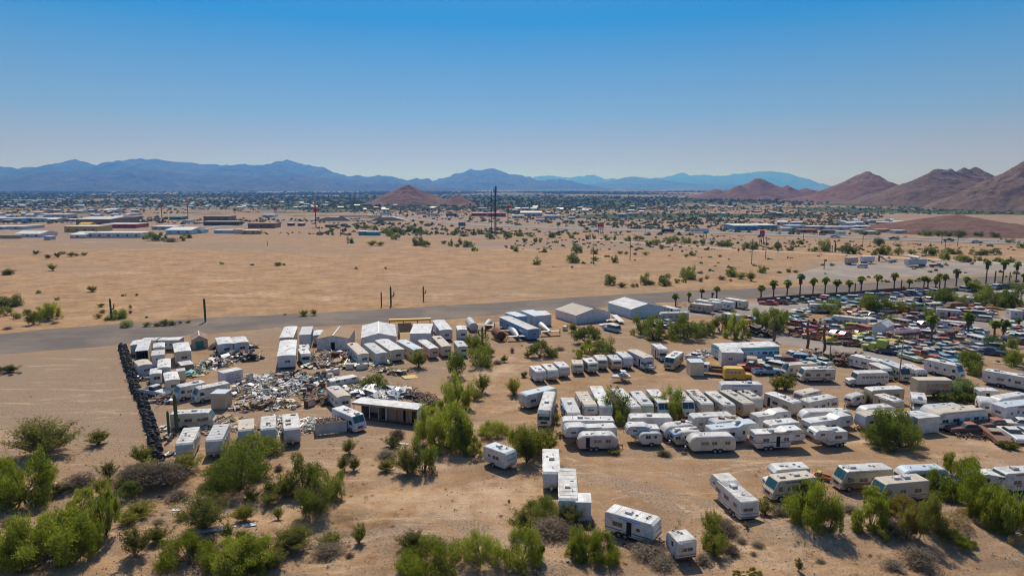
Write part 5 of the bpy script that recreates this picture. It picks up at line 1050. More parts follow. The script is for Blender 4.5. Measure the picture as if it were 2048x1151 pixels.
rv('mobile', 'C', 1968, 192, 1948, 143, "short trailer with dark burnt flank beside the scrapped fuselage", H=3.1, W=2.6, seed=114, acs=0, vents=1, roof="roof_white", body="body_lilac", door=0, L=6)
rv('mobile', 'C', 962, 440, 832, 322, "white and blue trailer with two front windows, first of the slanted row", H=3.0, W=2.5, seed=115, acs=0, vents=2, roof="roof_tan", body="body_white", two="body_skyblue", door=-1, clutter=1)
rv('mobile', 'C', 1150, 432, 1008, 325, "grey roofed trailer with boarded front windows, second of the slanted row", H=3.0, W=2.6, seed=116, acs=1, vents=1, roof="roof_grey", body="body_white", door=-1, glass="body_tan")
rv('mobile', 'C', 1310, 398, 1135, 286, "cream ended trailer with blue window awning, third of the slanted row", H=3.1, W=3.5, seed=117, acs=0, vents=3, roof="roof_white", body="body_cream", door=-1)
rv('mobile', 'C', 1530, 392, 1340, 292, "blue-grey roofed trailer with cooler, fourth of the slanted row", H=3.0, W=2.6, seed=118, acs=1, vents=2, roof="roof_blue", body="body_cream", door=-1)
rv('mobile', 'C', 1685, 383, 1550, 291, "small pink trailer in the slanted row", H=2.8, W=2.3, seed=119, acs=0, vents=2, roof="roof_white", body="body_pink", door=-1)
rv('mobile', 'C', 1812, 364, 1698, 252, "rust stained yellow-beige trailer near the end of the slanted row", H=2.9, W=2.4, seed=120, acs=0, vents=2, roof="roof_tan", body="body_cream", two="body_yellow", door=-1, clutter=2)
rv('mobile', 'C', 1975, 364, 1925, 303, "short greenish trailer behind the bushes at the end of the slanted row", H=2.8, W=2.4, seed=121, acs=1, vents=1, roof="roof_grey", body="body_palegreen", door=0, L=7)
rv('mobile', 'A', 365, 550, 315, 500, "short lilac trailer with tan roof touching the tyre wall", H=2.9, W=2.7, seed=122, acs=0, vents=1, roof="roof_tan", body="body_lilac", door=0, L=6)
rv('mobile', 'A', 552, 578, 555, 462, "narrow white trailer with three small hatches in the cluttered corner", H=3.0, W=2.5, seed=123, acs=0, vents=3, roof="roof_white", door=0, L=9)
rv('mobile', 'A', 465, 640, 470, 580, "small white shell wedged behind the narrow white trailer", H=2.7, W=2.2, seed=124, acs=0, vents=0, roof="roof_white", door=0, L=5)
hut("tilted_roof_hut", "hut", "small hut with white roof slab by the yellow lumber", 'A', 792, 555, 748, 510, 2.4, 2.0, "body_brown", "roof_white", win=0, L=4)
rv('mobile', 'A', 640, 704, 608, 603, "white trailer with dark hatches and long pale flank before the cluttered corner", H=3.0, W=2.6, seed=125, acs=0, vents=3, roof="roof_white", door=0, L=7.5, body="body_cream")
hut("small_shed", "shed", "small white-roofed shed joined to the trailer with dark hatches", 'A', 765, 600, 680, 610, 2.3, 2.3, "body_cream", "roof_white", win=0)
a33 = rv('classa', 'A', 640, 772, 965, 707, "cream-white motorhome with square nose, behind its grey twin", H=2.95, seed=126, acs=1, vents=2, roof="roof_white", stripes=[(0.8, 0.06, R)], door=0)
rv('classa', 'A', 830, 793, 1215, 716, "grey-white motorhome with scraped roof beside the tan cube", H=2.95, seed=127, acs=0, vents=3, roof="roof_dirty", stripes=[(1.0, 0.08, BR)], body="body_white", door=-1, seams=False)
hut("plywood_cube", "shed", "tan plywood cube with white lid beside the grey-white motorhome", 'A', 1100, 850, 1150, 818, 2.6, 3.0, "body_tan", "roof_blue", win=0, L=2.8)
rv('classa', 'B', 1090, 288, 612, 312, "long cream motorhome with gutted doorway behind the leaning cactus", H=3.0, body="body_cream", seed=128, acs=1, vents=3, roof="roof_white", door='both')
rv('trailer', 'B', 748, 640, 842, 448, "grey-white trailer with two stacked rear windows by the tyre wall", H=3.0, W=2.5, seed=129, acs=0, vents=5, roof="roof_dirty", stripes=[(1.4, 0.06, OR)], L=8.5)
rv('trailer', 'B', 1052, 606, 1142, 427, "grey trailer with single front window above the drooping tree", H=3.0, W=2.5, seed=130, acs=0, vents=3, roof="roof_grey", L=8.5)
rv('trailer', 'B', 1388, 498, 1392, 398, "cream roofed short trailer with brown band behind the drooping tree", H=2.8, W=2.5, seed=131, acs=0, vents=2, roof="roof_tan", stripes=[(1.2, 0.08, BR)], L=6.5, body="body_lilac")
rv('trailer', 'B', 1615, 485, 1620, 363, "blue-faced narrow trailer with open front window", H=2.95, W=2.4, seed=132, acs=1, vents=3, roof="roof_dirty", two="body_skyblue", L=7.5, body="body_lilac")
rv('trailer', 'B', 1862, 488, 1842, 336, "gutted trailer with split roof and yellow inner wall", H=3.0, W=2.6, seed=133, acs=0, vents=1, roof="roof_dirty", two="body_cream", L=9, clutter=3, glass="body_yellow")
rv('classa', 'D', 932, 558, 682, 455, "white motorhome with wide windshield before the open long shell", H=3.0, W=2.5, seed=134, acs=2, vents=3, roof="roof_white", stripes=[(0.9, 0.05, R)], body="body_lilac", door=0)
rv('mobile', 'D', 762, 358, 648, 262, "tan roofed house trailer sunk in scrap, vent cover on top", H=3.0, W=2.5, seed=135, acs=1, vents=1, roof="roof_tan", door=0, L=8)
rv('trailer', 'D', 800, 158, 588, 197, "small white trailer with black gash, slumped in the scrap", H=2.0, W=2.4, seed=136, acs=0, vents=1, roof="roof_white", door=0, L=7)
# ================================================================ WRECK LOT: BUILDINGS AND SCRAP
shed("garden_cabin", "cabin", "gabled cabin with rusty white roof and green door in the wreck lot", 'A', (912, 262), (905, 214), 3.9, 2.3, 3.4, "body_tan", "roof_rust", door=(1, 2.0, 2.0, "body_darkgreen"))
hut("shipping_container", "container", "pale container standing upright by the tan walled house trailer", 'C', 356, 248, 390, 149, 2.7, 3.3, "body_lilac", "roof_grey", win=0, ribs=True, L=11)
shed("brown_roof_house", "house", "white house with bare brown plywood gable roof, part collapsed", 'C', (640, 262), (742, 130), 8.2, 2.9, 3.7, "body_white", "roof_brown", ribs=False, win=2, door=(1, 1.0, 2.0, "opening_dark"), L=12)
shed("white_hall", "building", "white gabled half of a mobile home beside the yellow edged frame", 'C', (1113, 236), (1110, 92), 9.0, 2.9, 4.0, "body_lilac", "roof_white", ribs=False, door=(1, 1.6, 2.4, "wood_pale"), L=16)
hut("collapsed_home", "mobile home", "half mobile home with exposed roof rafters between two white halls", 'C', 1535, 235, 1575, 120, 5.0, 3.4, "body_lilac", "roof_white", win=1, L=13)
def rafters():
 loc, rz, L, LL = frame_from('C', 1400, 215, 1370, 112, 3.2, 12)
 root = empty("roofless_house", loc, rz); tag(root, "roofless house frame with dark joists beside the half mobile home", "house frame"); b = MB()
 for s in (-1, 1): b.box(-L/2, L/2, s*1.9-0.06, s*1.9+0.06, 0.1, 2.9, 0)
 b.link("side_wall", [MT("body_lilac")], root)
 for i in range(16):
  j = MB(); x = -L/2+L*i/15; j.box(x-0.06, x+0.06, -1.95, 1.95, 2.92, 3.12, 0); j.link("joist", [MT("wood_dark")], root)
 f = MB(); f.box(-L/2, L/2, -1.8, 1.8, 0.3, 0.5, 0); f.link("floor_deck", [MT("insulation")], root)
rafters()
yb = MB(); a_ = PT('C', 1215, 105, 3.2); b_ = PT('C', 1645, 92, 3.2); yb.bar(a_, b_, 0.42, 0, 4)
for t_ in (0.02, 0.35, 0.68, 0.98):
 p_ = a_.lerp(b_, t_); yb.bar((p_.x, p_.y, 0), (p_.x, p_.y, 3.1), 0.12, 1)
yo = yb.link("yellow_beam", [MT("body_yellow"), MT("dark_steel")]); tag(yo, "long yellow roof beam behind the white halls", "beam")
def open_shell():
 """long house trailer with its near flank torn off"""
 loc, rz, L, LL = frame_from('D', 1545, 475, 890, 405, 3.1); W = 3.2; hl = L/2
 root = empty("gutted_house_trailer", loc, rz); tag(root, "long gutted house trailer with its whole near wall gone, rooms showing", "mobile home")
 vs = 1 if (Vector((-math.sin(rz), math.cos(rz))).dot(Vector((-loc.x, -loc.y))) > 0) else -1   # open flank
 b = MB(); b.box(-hl, hl, -vs*W/2-0.05, -vs*W/2+0.05, 0.45, 3.0, 0); b.box(hl-0.1, hl, -W/2+0.06, W/2-0.06, 0.45, 3.0, 0); b.link("wall", [MT("body_lilac")], root)
 f = MB(); f.box(-hl, hl, -W/2, W/2, 0.3, 0.45, 0); f.link("floor_deck", [MT("wood_dark")], root)
 r = MB(); r.prism([(-hl-0.1, 3.0), (-hl-0.1, 3.14), (hl+0.1, 3.14), (hl+0.1, 3.0)], -W/2-0.08, W/2+0.08, 0, 0); r.link("roof", [MT("roof_white")], root)
 fa = MB(); fa.box(-hl-0.1, hl+0.1, vs*(W/2+0.09)-0.015, vs*(W/2+0.09)+0.015, 2.75, 3.12, 0); fa.link("fascia", [MT("wood_pale")], root)
 for x, m in ((-hl+1.8, "wood_grey"), (-hl+5.2, "body_tan"), (hl-6.0, "wood_grey"), (hl-4.2, "body_brown"), (hl-2.0, "wood_pale")):
  w = MB(); w.box(x-0.05, x+0.05, -W/2+0.07, W/2-0.1, 0.46, 2.98, 0); w.link("partition", [MT(m)], root)
 for x0, x1, m in ((hl-5.9, hl-2.9, "body_brown"), (hl-2.4, hl-1.2, "wood_pale")):
  w = MB(); w.box(x0, x1, vs*(W/2-0.3)-0.04, vs*(W/2-0.3)+0.04, 0.46, 2.7, 0); w.link("panel", [MT(m)], root)
 for x in (-hl+0.2, -hl+3.4, -hl+6.9, hl-6.3):
  w = MB(); w.box(x-0.05, x+0.05, vs*(W/2-0.1)-0.05, vs*(W/2-0.1)+0.05, 0.46, 2.98, 0); w.link("stud", [MT("body_white")], root)
 for i in range(5): side_item(root, -vs, -hl+1.2+i*2.3, 1.8, 1.1, 0.8, W-0.24, "body_white")
 w = MB(); w.box(-hl+4.6, -hl+5.1, -0.3, 0.4, 0.46, 1.7, 0); w.link("cupboard", [MT("stripe_teal")], root)
 FOOT.append((loc.x, loc.y, rz, hl+0.4, W/2+0.3))
open_shell()
def grey_box():
 loc, rz, L, LL = frame_from('D', 740, 600, 500, 625, 2.0); root = empty("roofless_trailer", loc, rz); tag(root, "roofless grey box filled with charred boards beside the windshield motorhome", "trailer box"); b = MB(); hl = L/2+0.6
 for s in (-1, 1): b.box(-hl, hl, s*1.3-0.05, s*1.3+0.05, 0.15, 2.0, 0)
 for s in (-1, 1): b.box(s*hl-0.05, s*hl+0.05, -1.25, 1.25, 0.15, 2.0, 0)
 b.link("walls", [MT("body_grey")], root); t = MB(); t.box(-hl-0.08, hl+0.08, -1.42, -1.2, 2.002, 2.08, 0); t.box(-hl-0.08, hl+0.08, 1.2, 1.42, 2.002, 2.08, 0); t.link("rim", [MT("wood_pale")], root)
 rng = random.Random(3)
 for i in range(12):
  w = MB(); x = rng.uniform(-hl+0.3, hl-0.3); w.box(-0.08, 0.08, -1.4, 1.3, 0, 0.06, 0, Matrix.Translation((x, 0, 1.95+rng.random()*0.3)) @ Matrix.Rotation(rng.uniform(-0.5, 0.5), 4, 'Z')); w.link("board", [MT("wood_dark")], root)
grey_box()
# white board trailer with faded red lettering
loc, rz, L, LL = frame_from('A', 1325, 590, 1128, 632, 3.0)
bx = empty("lettered_box_trailer", loc, rz); tag(bx, "white box trailer with faded red lettering above the scrap heaps", "trailer"); b = MB(); b.box(-L/2, L/2, -1.25, 1.25, 0.35, 2.98, 0, None, 1); b.link("body", [MT("body_lilac"), MT("roof_white")], bx)
rng = random.Random(12); vs_ = visible_faces(loc, rz); s_ = 1 if vs_[1] else -1; lb = MB()
for row in range(3):
 x = -L/2+0.7
 while x < L/2-0.8:
  w = rng.uniform(0.10, 0.26); lb.box(x, x+w, s_*1.25-0.004, s_*1.25+0.008, 2.2-row*0.5, 2.42-row*0.5, 0); x += w+rng.uniform(0.06, 0.2)
lb.link("lettering", [MT("stripe_red")], bx)
# tyre wall
def tyre_mesh():
 def f():
  vs = []; fs = []; N = 14; K = 6; R0, r0 = 0.36, 0.15
  for i in range(N):
   a = 2*math.pi*i/N
   for k in range(K):
    t = 2*math.pi*k/K; rr = R0+r0*math.cos(t)*1.05; vs.append((rr*math.cos(a), rr*math.sin(a), r0*math.sin(t)))
  for i in range(N):
   for k in range(K): fs.append((i*K+k, ((i+1) % N)*K+k, ((i+1) % N)*K+(k+1) % K, i*K+(k+1) % K))
  me = mesh_np("tyre", vs, fs, None, True); me.materials.append(MT("rubber")); return me
 return cached("tyre", f)
tl = [P(*p) for p in ((246, 697), (252, 724), (262, 752), (272, 785), (288, 812), (298, 845), (308, 880), (316, 926))]
seg = [0]
for i in range(1, len(tl)): seg.append(seg[-1]+(tl[i]-tl[i-1]).length)
rng = random.Random(4); nt_ = 0; s = 0.0; tot = seg[-1]
while s < tot and nt_ < 288:
 x = np.interp(s, seg, [p.x for p in tl]); y = np.interp(s, seg, [p.y for p in tl]); sc = float(np.interp(s, [0, tot], [1.3, 1.12]))
 for c in range(2):
  for lv in range(2):
   if lv and rng.random() < 0.45: continue
   o = link("tyre", tyre_mesh()); o.scale = (sc*rng.uniform(0.85, 1.1),)*3
   o.location = (x+(c-0.5)*1.0+rng.uniform(-0.15, 0.15), y+rng.uniform(-0.2, 0.2), 0.42+lv*0.62)
   o.rotation_euler = (math.radians(rng.uniform(38, 75)), rng.uniform(-0.25, 0.25), rng.uniform(-0.5, 0.5))
   w_ = "end of the boundary wall by the paved strip" if s < tot*0.33 else "middle stretch of the boundary wall" if s < tot*0.67 else "end of the boundary wall near the dead brush"; tag(o, f"black tyre stacked in the {w_}", "tyre", f"tyres in the {w_}"); nt_ += 1
 s += tot/71
# inner scraps
WH = ["body_white", "body_white", "trim_metal", "body_lilac", "roof_grey", "insulation", "wood_grey"]; WD = ["wood_pale", "wood_pale", "wood_grey", "insulation", "body_cream"]; MX = ["body_white", "wood_pale", "rust", "wood_dark", "junk_yellow", "trim_metal", "body_tan"]
DKS = ["rust", "dark_steel", "wood_dark", "wood_grey", "body_brown"]
junk_pile("biggest heap of white sheet metal and torn trailer skins in the wreck lot", [('A', 1480, 760, 5), ('A', 1600, 800, 6), ('A', 1730, 800, 5), ('A', 1400, 850, 5), ('A', 1560, 880, 5), ('A', 1680, 860, 5)], 720, 2.2, WH+["dark_steel", "body_white"], 1, 0.95)
junk_pile("brown and yellow heap of boards and insulation below the white metal heap", [('A', 1500, 970, 4), ('A', 1650, 960, 4), ('A', 1760, 980, 4), ('A', 1400, 990, 4)], 330, 1.4, WD+["rust", "body_white"], 2, 0.9)
junk_pile("low dark heap with teal tarp near the windowless white cab", [('A', 1640, 690, 4), ('A', 1850, 680, 4), ('A', 1950, 700, 5), ('A', 2030, 730, 4)], 260, 1.0, DKS+["junk_blue", "body_white"], 3, 0.9)
junk_pile("long heap of rusty beams and lumber in front of the brown-roofed house", [('C', 520, 470, 5), ('C', 640, 480, 5), ('C', 760, 490, 5), ('C', 560, 545, 5), ('C', 700, 560, 5)], 560, 1.2, MX+DKS, 4, 1.2, long=0.7)
junk_pile("row of old appliances and crates before the slanted row of trailers", [('C', 840, 580, 3), ('C', 940, 580, 3), ('C', 1030, 560, 3), ('C', 1130, 550, 3), ('C', 440, 580, 2.5)], 180, 1.0, ["body_white", "body_tan", "body_grey", "rust", "body_lime", "body_cream"], 5, 1.1, long=0.15)
junk_pile("pile of splintered beams with yellow board near the round mesquite", [('C', 1130, 610, 3), ('C', 1220, 630, 3.5), ('C', 1320, 640, 3)], 150, 1.0, WD+["rust"], 6, 1.1, long=0.75)
junk_pile("dense mixed junk around the slumped white trailer", [('D', 440, 200, 4), ('D', 470, 290, 4), ('D', 500, 370, 4), ('D', 580, 420, 3.5), ('D', 540, 200, 3)], 460, 1.6, MX+DKS+["junk_blue"], 7, 0.9)
junk_pile("scattered lumber and sheets between the slumped trailer and green tree", [('D', 850, 260, 4), ('D', 900, 300, 5), ('D', 780, 300, 3), ('D', 930, 240, 4)], 300, 1.1, WD+["body_white", "trim_metal"], 8, 1.0, long=0.6)
junk_pile("silver corrugated sheets fanned out behind the gutted house trailer", [('D', 1080, 350, 4), ('D', 1180, 340, 4), ('D', 1260, 360, 4), ('D', 980, 350, 3), ('D', 1150, 385, 4)], 240, 1.3, ["trim_metal", "roof_blue", "roof_grey", "body_white"], 9, 1.7, long=0.35)
junk_pile("rusty bent frames at the end of the gutted house trailer", [('D', 1340, 310, 2.5), ('D', 1440, 370, 3), ('D', 1560, 390, 3), ('D', 1600, 430, 2.5)], 170, 1.5, DKS, 10, 1.0, long=0.8)
junk_pile("white pipes and window frames strewn beside the roofless box", [('D', 90, 620, 2), ('D', 360, 640, 3.2), ('D', 420, 690, 3.2), ('D', 340, 720, 2.6), ('D', 100, 720, 2)], 330, 0.8, ["body_white", "trim_metal", "body_lilac", "wood_pale", "body_palegreen"], 11, 1.0, long=0.85)
junk_pile("litter of boards and doors in front of the crushed house trailer", [('A', 1170, 460, 3), ('A', 1250, 500, 4), ('A', 1120, 560, 3.5), ('A', 1000, 580, 3.5), ('A', 1300, 480, 3)], 420, 1.8, ["body_white", "wood_grey", "rust", "trim_metal", "body_tan", "dark_steel"], 12, 1.0)
junk_pile("tall crushed trailer front of brown and grey splinters", [('A', 1150, 380, 2.5), ('A', 1340, 400, 3.5), ('A', 1430, 500, 3)], 330, 2.8, DKS+["wood_pale", "body_white"], 13, 1.0)
junk_pile("yellow lumber heap beside the small hut", [('A', 880, 600, 2.5), ('A', 900, 640, 2.5), ('A', 800, 670, 2.5)], 150, 1.2, ["wood_pale", "junk_yellow", "body_cream", "junk_blue"], 14, 1.1, long=0.7)
junk_pile("white frames tipped over by the tyre wall", [('A', 430, 720, 2), ('A', 490, 720, 2), ('A', 300, 710, 2)], 130, 1.3, ["body_white", "trim_metal", "rust", "wood_dark"], 15, 0.9, long=0.8)
junk_pile("orange striped roof sheets fallen beside the tyre wall", [('A', 540, 920, 2), ('A', 610, 940, 2)], 70, 1.1, ["body_pink", "roof_rust", "body_white", "wood_dark"], 16, 1.1, long=0.3)
junk_pile("boards lying between the two grey-white trailers by the tyre wall", [('B', 990, 480, 2), ('B', 970, 530, 2), ('B', 1240, 500, 2), ('B', 1250, 420, 2.5), ('B', 1150, 390, 2), ('B', 1500, 490, 1.6)], 260, 0.7, WD+["body_white"], 17, 1.0, long=0.7)
junk_pile("small rubbish around the leaning cactus", [('B', 560, 500, 1.5), ('B', 600, 600, 1.5), ('B', 640, 560, 1.5), ('B', 640, 760, 1.2)], 70, 0.4, ["body_white", "wood_grey", "wood_pale"], 18, 0.7)
junk_pile("burnt car bodies heaped by the drive below the palm trunks", [('H', 110, 200, 3.5), ('H', 250, 210, 4), ('H', 340, 200, 3), ('H', 200, 250, 3)], 420, 2.3, DKS+["car_rusty_brown"], 19, 1.0)
junk_pile("row of stripped brown car shells in shade by the drive", [('I', 1640, 900, 3), ('I', 1720, 930, 3), ('I', 1850, 960, 3), ('I', 1560, 930, 2.5)], 220, 1.3, DKS+["car_rusty_brown", "body_white"], 20, 1.0)
junk_pile("dark collapsed hut of old planks behind the blue-trimmed house", [('I', 1080, 710, 3.5), ('I', 1160, 720, 3.5)], 260, 2.6, ["wood_dark", "wood_grey", "dark_steel"], 21, 1.3)
junk_pile("heap of tan lumber by the white bus and palm trunk", [('d', 930, 1060, 3), ('d', 1060, 1060, 3), ('d', 1250, 1080, 3)], 160, 1.2, ["rust", "wood_pale", "wood_dark"], 22, 1.1)
junk_pile("engine parts and dark frames around the red truck cab", [('d', 1240, 870, 3), ('d', 1380, 860, 3.5), ('d', 1430, 930, 3)], 240, 2.0, DKS+["stripe_red"], 23, 0.9)
junk_pile("bare axle frames under the wrecked dark sedan", [('f', 700, 850, 2.2), ('f', 950, 880, 2.2), ('f', 1120, 880, 2)], 110, 0.6, DKS, 24, 0.8, long=0.8)
junk_pile("grey litter by the palm yard entrance", [('I', 560, 890, 2), ('I', 500, 900, 2.5), ('G', 330, 160, 2)], 90, 0.9, ["trim_metal", "body_grey", "wood_grey"], 25, 0.8)
junk_pile("pale bones of scrap wood in the wash near dead brush", [('N', 560, 480, 1.6), ('N', 610, 470, 1.6)], 90, 0.5, ["body_white", "wood_grey", "body_cream"], 26, 0.5, long=0.85)
for (tx, ty_, lab, sx, sy, rzv, m) in (('O', (180, 805), "long pale metal sheet lying among creosote bushes", 7.5, 0.7, 0.42, "roof_blue"), ('O', (1490, 176), "short white plank on bare dirt by the leafy tree", 2.4, 0.4, -0.1, "body_white"), ('N', (1305, 668), "small white board on the ground of the wash", 1.1, 0.6, 0.1, "body_white"),
          ('e', (1610, 660), "white pole lying on tan ground near two bushes", 6.0, 0.3, -0.45, "body_white"), ('C', (1430, 685), "yellow board sheet lying by the splintered beams", 3.2, 2.4, 0.5, "junk_yellow")):
 p = PG(*T(tx, *ty_)); b = MB(); b.box(-sx/2, sx/2, -sy/2, sy/2, 0.05, 0.12, 0); o = b.link("loose_sheet", [MT(m)], None, (p.x, p.y, p.z+0.03), rzv); o.rotation_euler = (0.05, 0.05, rzv); tag(o, lab, "board")
# fridges and single appliances one can pick out
for i, (t_, x, y, m, lab) in enumerate((('C', 820, 600, "body_grey", "grey chest freezer at the start of the appliance row"), ('C', 925, 605, "body_white", "white fridge lying in the appliance row"), ('C', 960, 600, "body_lilac", "second white fridge in the appliance row, beside the first"), ('C', 610, 660, "body_lilac", "tall white fridge behind the slumped trailer"), ('C', 665, 655, "body_white", "shorter white fridge behind the slumped trailer"), ('D', 405, 470, "rust", "rusty stove alone on the dirt near the gutted trailer"), ('E', 1382, 410, "body_cream", "small cream cabinet by the white gabled shed"), ('A', 1180, 525, "body_white", "white washing machine near the crushed trailer"))):
 p = PT(t_, x, y); b = MB(); b.box(-0.9, 0.9, -0.55, 0.55, 0.05, 1.3, 0); root = b.link("fridge", [MT(m)], None, p, 0.2*i); b2 = MB(); b2.box(-0.8, 0.8, -0.57, -0.55, 0.15, 1.2, 0); b2.box(-0.7, -0.6, -0.62, -0.57, 0.5, 0.9, 0); b2.link("door", [MT("trim_metal")], root); tag(root, lab, "appliance")
# ================================================================ OTHER BUILDINGS BY THE STRIP
rv('mobile', 'E', 1075, 393, 755, 255, "long blue house trailer with grey roof between two aircraft bodies", H=3.3, W=3.6, body="body_blue", roof="roof_grey", seed=141, acs=0, vents=3, door=-1)
hut("lilac_box_house", "mobile home", "lilac box house trailer behind the long blue one", 'E', 1128, 258, 1005, 208, 3.8, 3.6, "body_lilac", "roof_blue", win=0, ribs=True, L=10)
hut("blue_box_house", "mobile home", "blue-grey box house trailer glimpsed behind the long blue one", 'E', 945, 265, 870, 240, 3.2, 3.2, "body_skyblue", "roof_blue", win=0, ribs=True, L=8)
hut("lilac_annex", "mobile home", "small lilac box standing behind the lilac box house trailer", 'E', 1190, 250, 1150, 224, 3.0, 3.3, "body_lilac", "roof_white", win=0, ribs=True, L=7)
shed("gabled_shed", "metal shed", "white gabled metal shed with cream roof by the aircraft bodies", 'E', (1672, 192), (1545, 158), 13.0, 2.7, 4.2, "body_lilac", "roof_tan", L=12)
shed("barn", "metal shed", "largest bluish metal barn with white roof beside the rounded motorhome", 'full', (1296, 607), (1270, 600), 13.0, 3.1, 4.5, "body_skyblue", "roof_white", L=14, win=0)
hm = rv('mobile', 'G', 1085, 22, 450, 46, "white house with turquoise trim and white roof in the middle of the lot", H=3.4, W=5.5, seed=142, acs=1, vents=1, two=None, body="body_skyblue", stripes=[(2.6, 0.35, TE)], door=-1)
hut("white_annex", "shed", "white flat-roofed annex in front of the turquoise-trimmed house", 'G', 735, 105, 515, 98, 4.2, 3.1, "body_white", "roof_white", win=1)
hut("storage_box", "storage box", "white storage box with grey-blue lid beside the cab truck", 'G', 190, 205, 330, 205, 3.2, 3.0, "body_cream", "roof_blue", win=0, ribs=True)
hut("pink_roof_shed", "shed", "small shed with pink-brown roof behind the yellow bus", 'G', 890, 178, 790, 172, 2.6, 2.4, "body_tan", "roof_rust", win=0)
shed("lilac_shed", "shed", "lilac garden shed with ribbed roof in the junkyard", 'J', (575, 735), (620, 715), 3.8, 3.6, 4.8, "body_lilac", "roof_white", L=6.5)
hut("yard_office", "shed", "low grey hut with white roof and dark doorway near the far trees", 'b', 1720, 560, 1960, 570, 3.5, 2.6, "body_grey", "roof_white", win=1)
hut("red_roof_hut", "shed", "little hut with red roof next to the low grey hut", 'b', 1940, 545, 2100, 540, 3.5, 2.9, "body_pink", "roof_rust", win=0)
# low fences
def fence(pts, h, label, name="low_fence", step=3.0, mat_="dark_steel", rails=2, solid=False):
 w = [P(*p) for p in pts]; c = w[0]; root = empty(name, c); tag(root, label, "fence"); pm = MB(); pm.box(-0.07, 0.07, -0.07, 0.07, 0, h, 0); pme = pm.mesh("post"); pme.materials.append(MT(mat_))
 for i in range(len(w)-1):
  d = w[i+1]-w[i]; n = max(1, int(d.length/step)); a = math.atan2(d.y, d.x)
  for k in range(n+(i == len(w)-2)):
   q = w[i]+d*k/n; link("post", pme, parent=root, loc=q-c)
  for r in range(rails):
   b = MB(); z = h*(0.92-0.45*r); b.bar(w[i]-c+Vector((0, 0, z)), w[i+1]-c+Vector((0, 0, z)), 0.05, 0, 4); b.link("rail", [MT(mat_)], root)
  if solid:
   b = MB(); o = w[i]-c; n_ = Vector((-d.y, d.x, 0)).normalized()*0.06; e = o+d
   vs = [o-n_, e-n_, e+n_, o+n_]; vs += [v+Vector((0, 0, h)) for v in vs]
   b.add([tuple(v) for v in vs], [(0, 3, 2, 1), (4, 5, 6, 7), (0, 1, 5, 4), (1, 2, 6, 5), (2, 3, 7, 6), (3, 0, 4, 7)], 0); b.link("panel", [MT("wood_dark")], root)
 return root
fence([(1355, 610), (1370, 613), (1425, 633)], 1.1, "low rail fence in front of the tan motorhome at the palms", mat_="wood_grey")
fence([(1650, 684), (1700, 691), (1750, 700), (1800, 708)], 1.2, "rail fence between drive and junkyard trucks", mat_="trim_metal", step=4)
fence([(1515, 603), (1600, 596), (1700, 590), (1780, 583), (1875, 580)], 1.4, "dark board wall behind the row of cars and palms", solid=True, rails=0, step=6)
fence([(1895, 583), (1960, 578), (2060, 572)], 1.4, "dark board wall behind the far trees and palms", solid=True, rails=0, step=6)
# ================================================================ AIRCRAFT, BOATS, TRUCKS
def fuselage(label, tile, xn, yn, xt, yt, r, wing=False, tail=True, body="body_aluminium", z=1.1, name="aircraft", L=None):
 a = PT(tile, xn, yn, z); b = PT(tile, xt, yt, z); d = b-a; L = L or d.length; c = (a+b)/2; rz = math.atan2(-d.y, -d.x)
 root = empty(name, (c.x, c.y, 0), rz); tag(root, label, "aircraft"); vs = []; fs = []; n = 14; m = 12
 for i in range(m+1):
  t = i/m; x = L/2-L*t; rr = r*(min(1, 0.25+t*4.5) if t < 0.17 else 1-0.75*max(0, (t-0.4)/0.6)**1.2) if tail else r*(1 if t > 0.12 or body != 'body_white' else 0.5+4*t)
  for k in range(n): q = 2*math.pi*k/n; vs.append((x, rr*math.cos(q), z+rr*math.sin(q)+0.25*r*max(0, t-0.5)))
 for i in range(m):
  for k in range(n): fs.append((i*n+k, i*n+(k+1) % n, (i+1)*n+(k+1) % n, (i+1)*n+k))
 fs += [tuple(range(n-1, -1, -1)), tuple(m*n+k for k in range(n))]
 me = mesh_np("hull", vs, fs, None, True); link("hull", me, [MT(body)], root)
 if tail:
  t = MB(); t.prism([(-L/2-0.3, z+0.15), (-L/2+1.3, z+0.15), (-L/2+1.1, z+0.28), (-L/2-0.2, z+0.28)], -3.0, 3.0, 0.0, 0); t.link("tailplane", [MT("body_cream")], root)
  for s in (-1, 1): f = MB(); f.prism([(-L/2-0.4, z-0.6), (-L/2+0.9, z-0.6), (-L/2+0.6, z+1.0), (-L/2-0.2, z+1.0)], s*2.9-0.05, s*2.9+0.05, 0, 0); f.link("fin", [MT("body_cream")], root)
 if wing:
  for s in (-1, 1): w = MB(); w.prism([(0.1, z-0.2), (2.3, z-0.2), (2.0, z+0.05), (0.3, z+0.05)], min(s*0.8, s*4.2), max(s*0.8, s*4.2), 0, 0); w.link("wing", [MT("wood_pale")], root)
 g = MB(); g.add([(L*0.33, -r*0.6, z+r*0.72), (L*0.33, r*0.6, z+r*0.72), (L*0.2, r*0.5, z+r*0.92), (L*0.2, -r*0.5, z+r*0.92)], [(0, 1, 2, 3)], 0); g.link("cockpit_glass", [MT("glass_dark")], root)
 for x in (-L*0.1, L*0.3):
  k = MB(); k.box(x-0.3, x+0.3, -0.6, 0.6, 4.02 if z > 3 else 0.0, z-r*0.75, 0); k.link("stand", [MT("wood_dark")], root)
fuselage("silver twin-tailed aircraft body with wing stubs beside the blue house trailer", 'E', 815, 360, 905, 480, 1.15, wing=True)
fuselage("white twin-tailed aircraft body on the far flank of the blue house trailer", 'E', 1075, 320, 1230, 430, 1.1)
fuselage("grey aircraft body section with open end behind the slanted row", 'E', 450, 380, 400, 320, 1.3, tail=False, z=1.5, L=8.5, body="body_grey")
fuselage("pointed aircraft nose section standing by rusty frames", 'E', 620, 315, 560, 365, 0.9, tail=True, z=1.3, body="body_white", L=7.5)
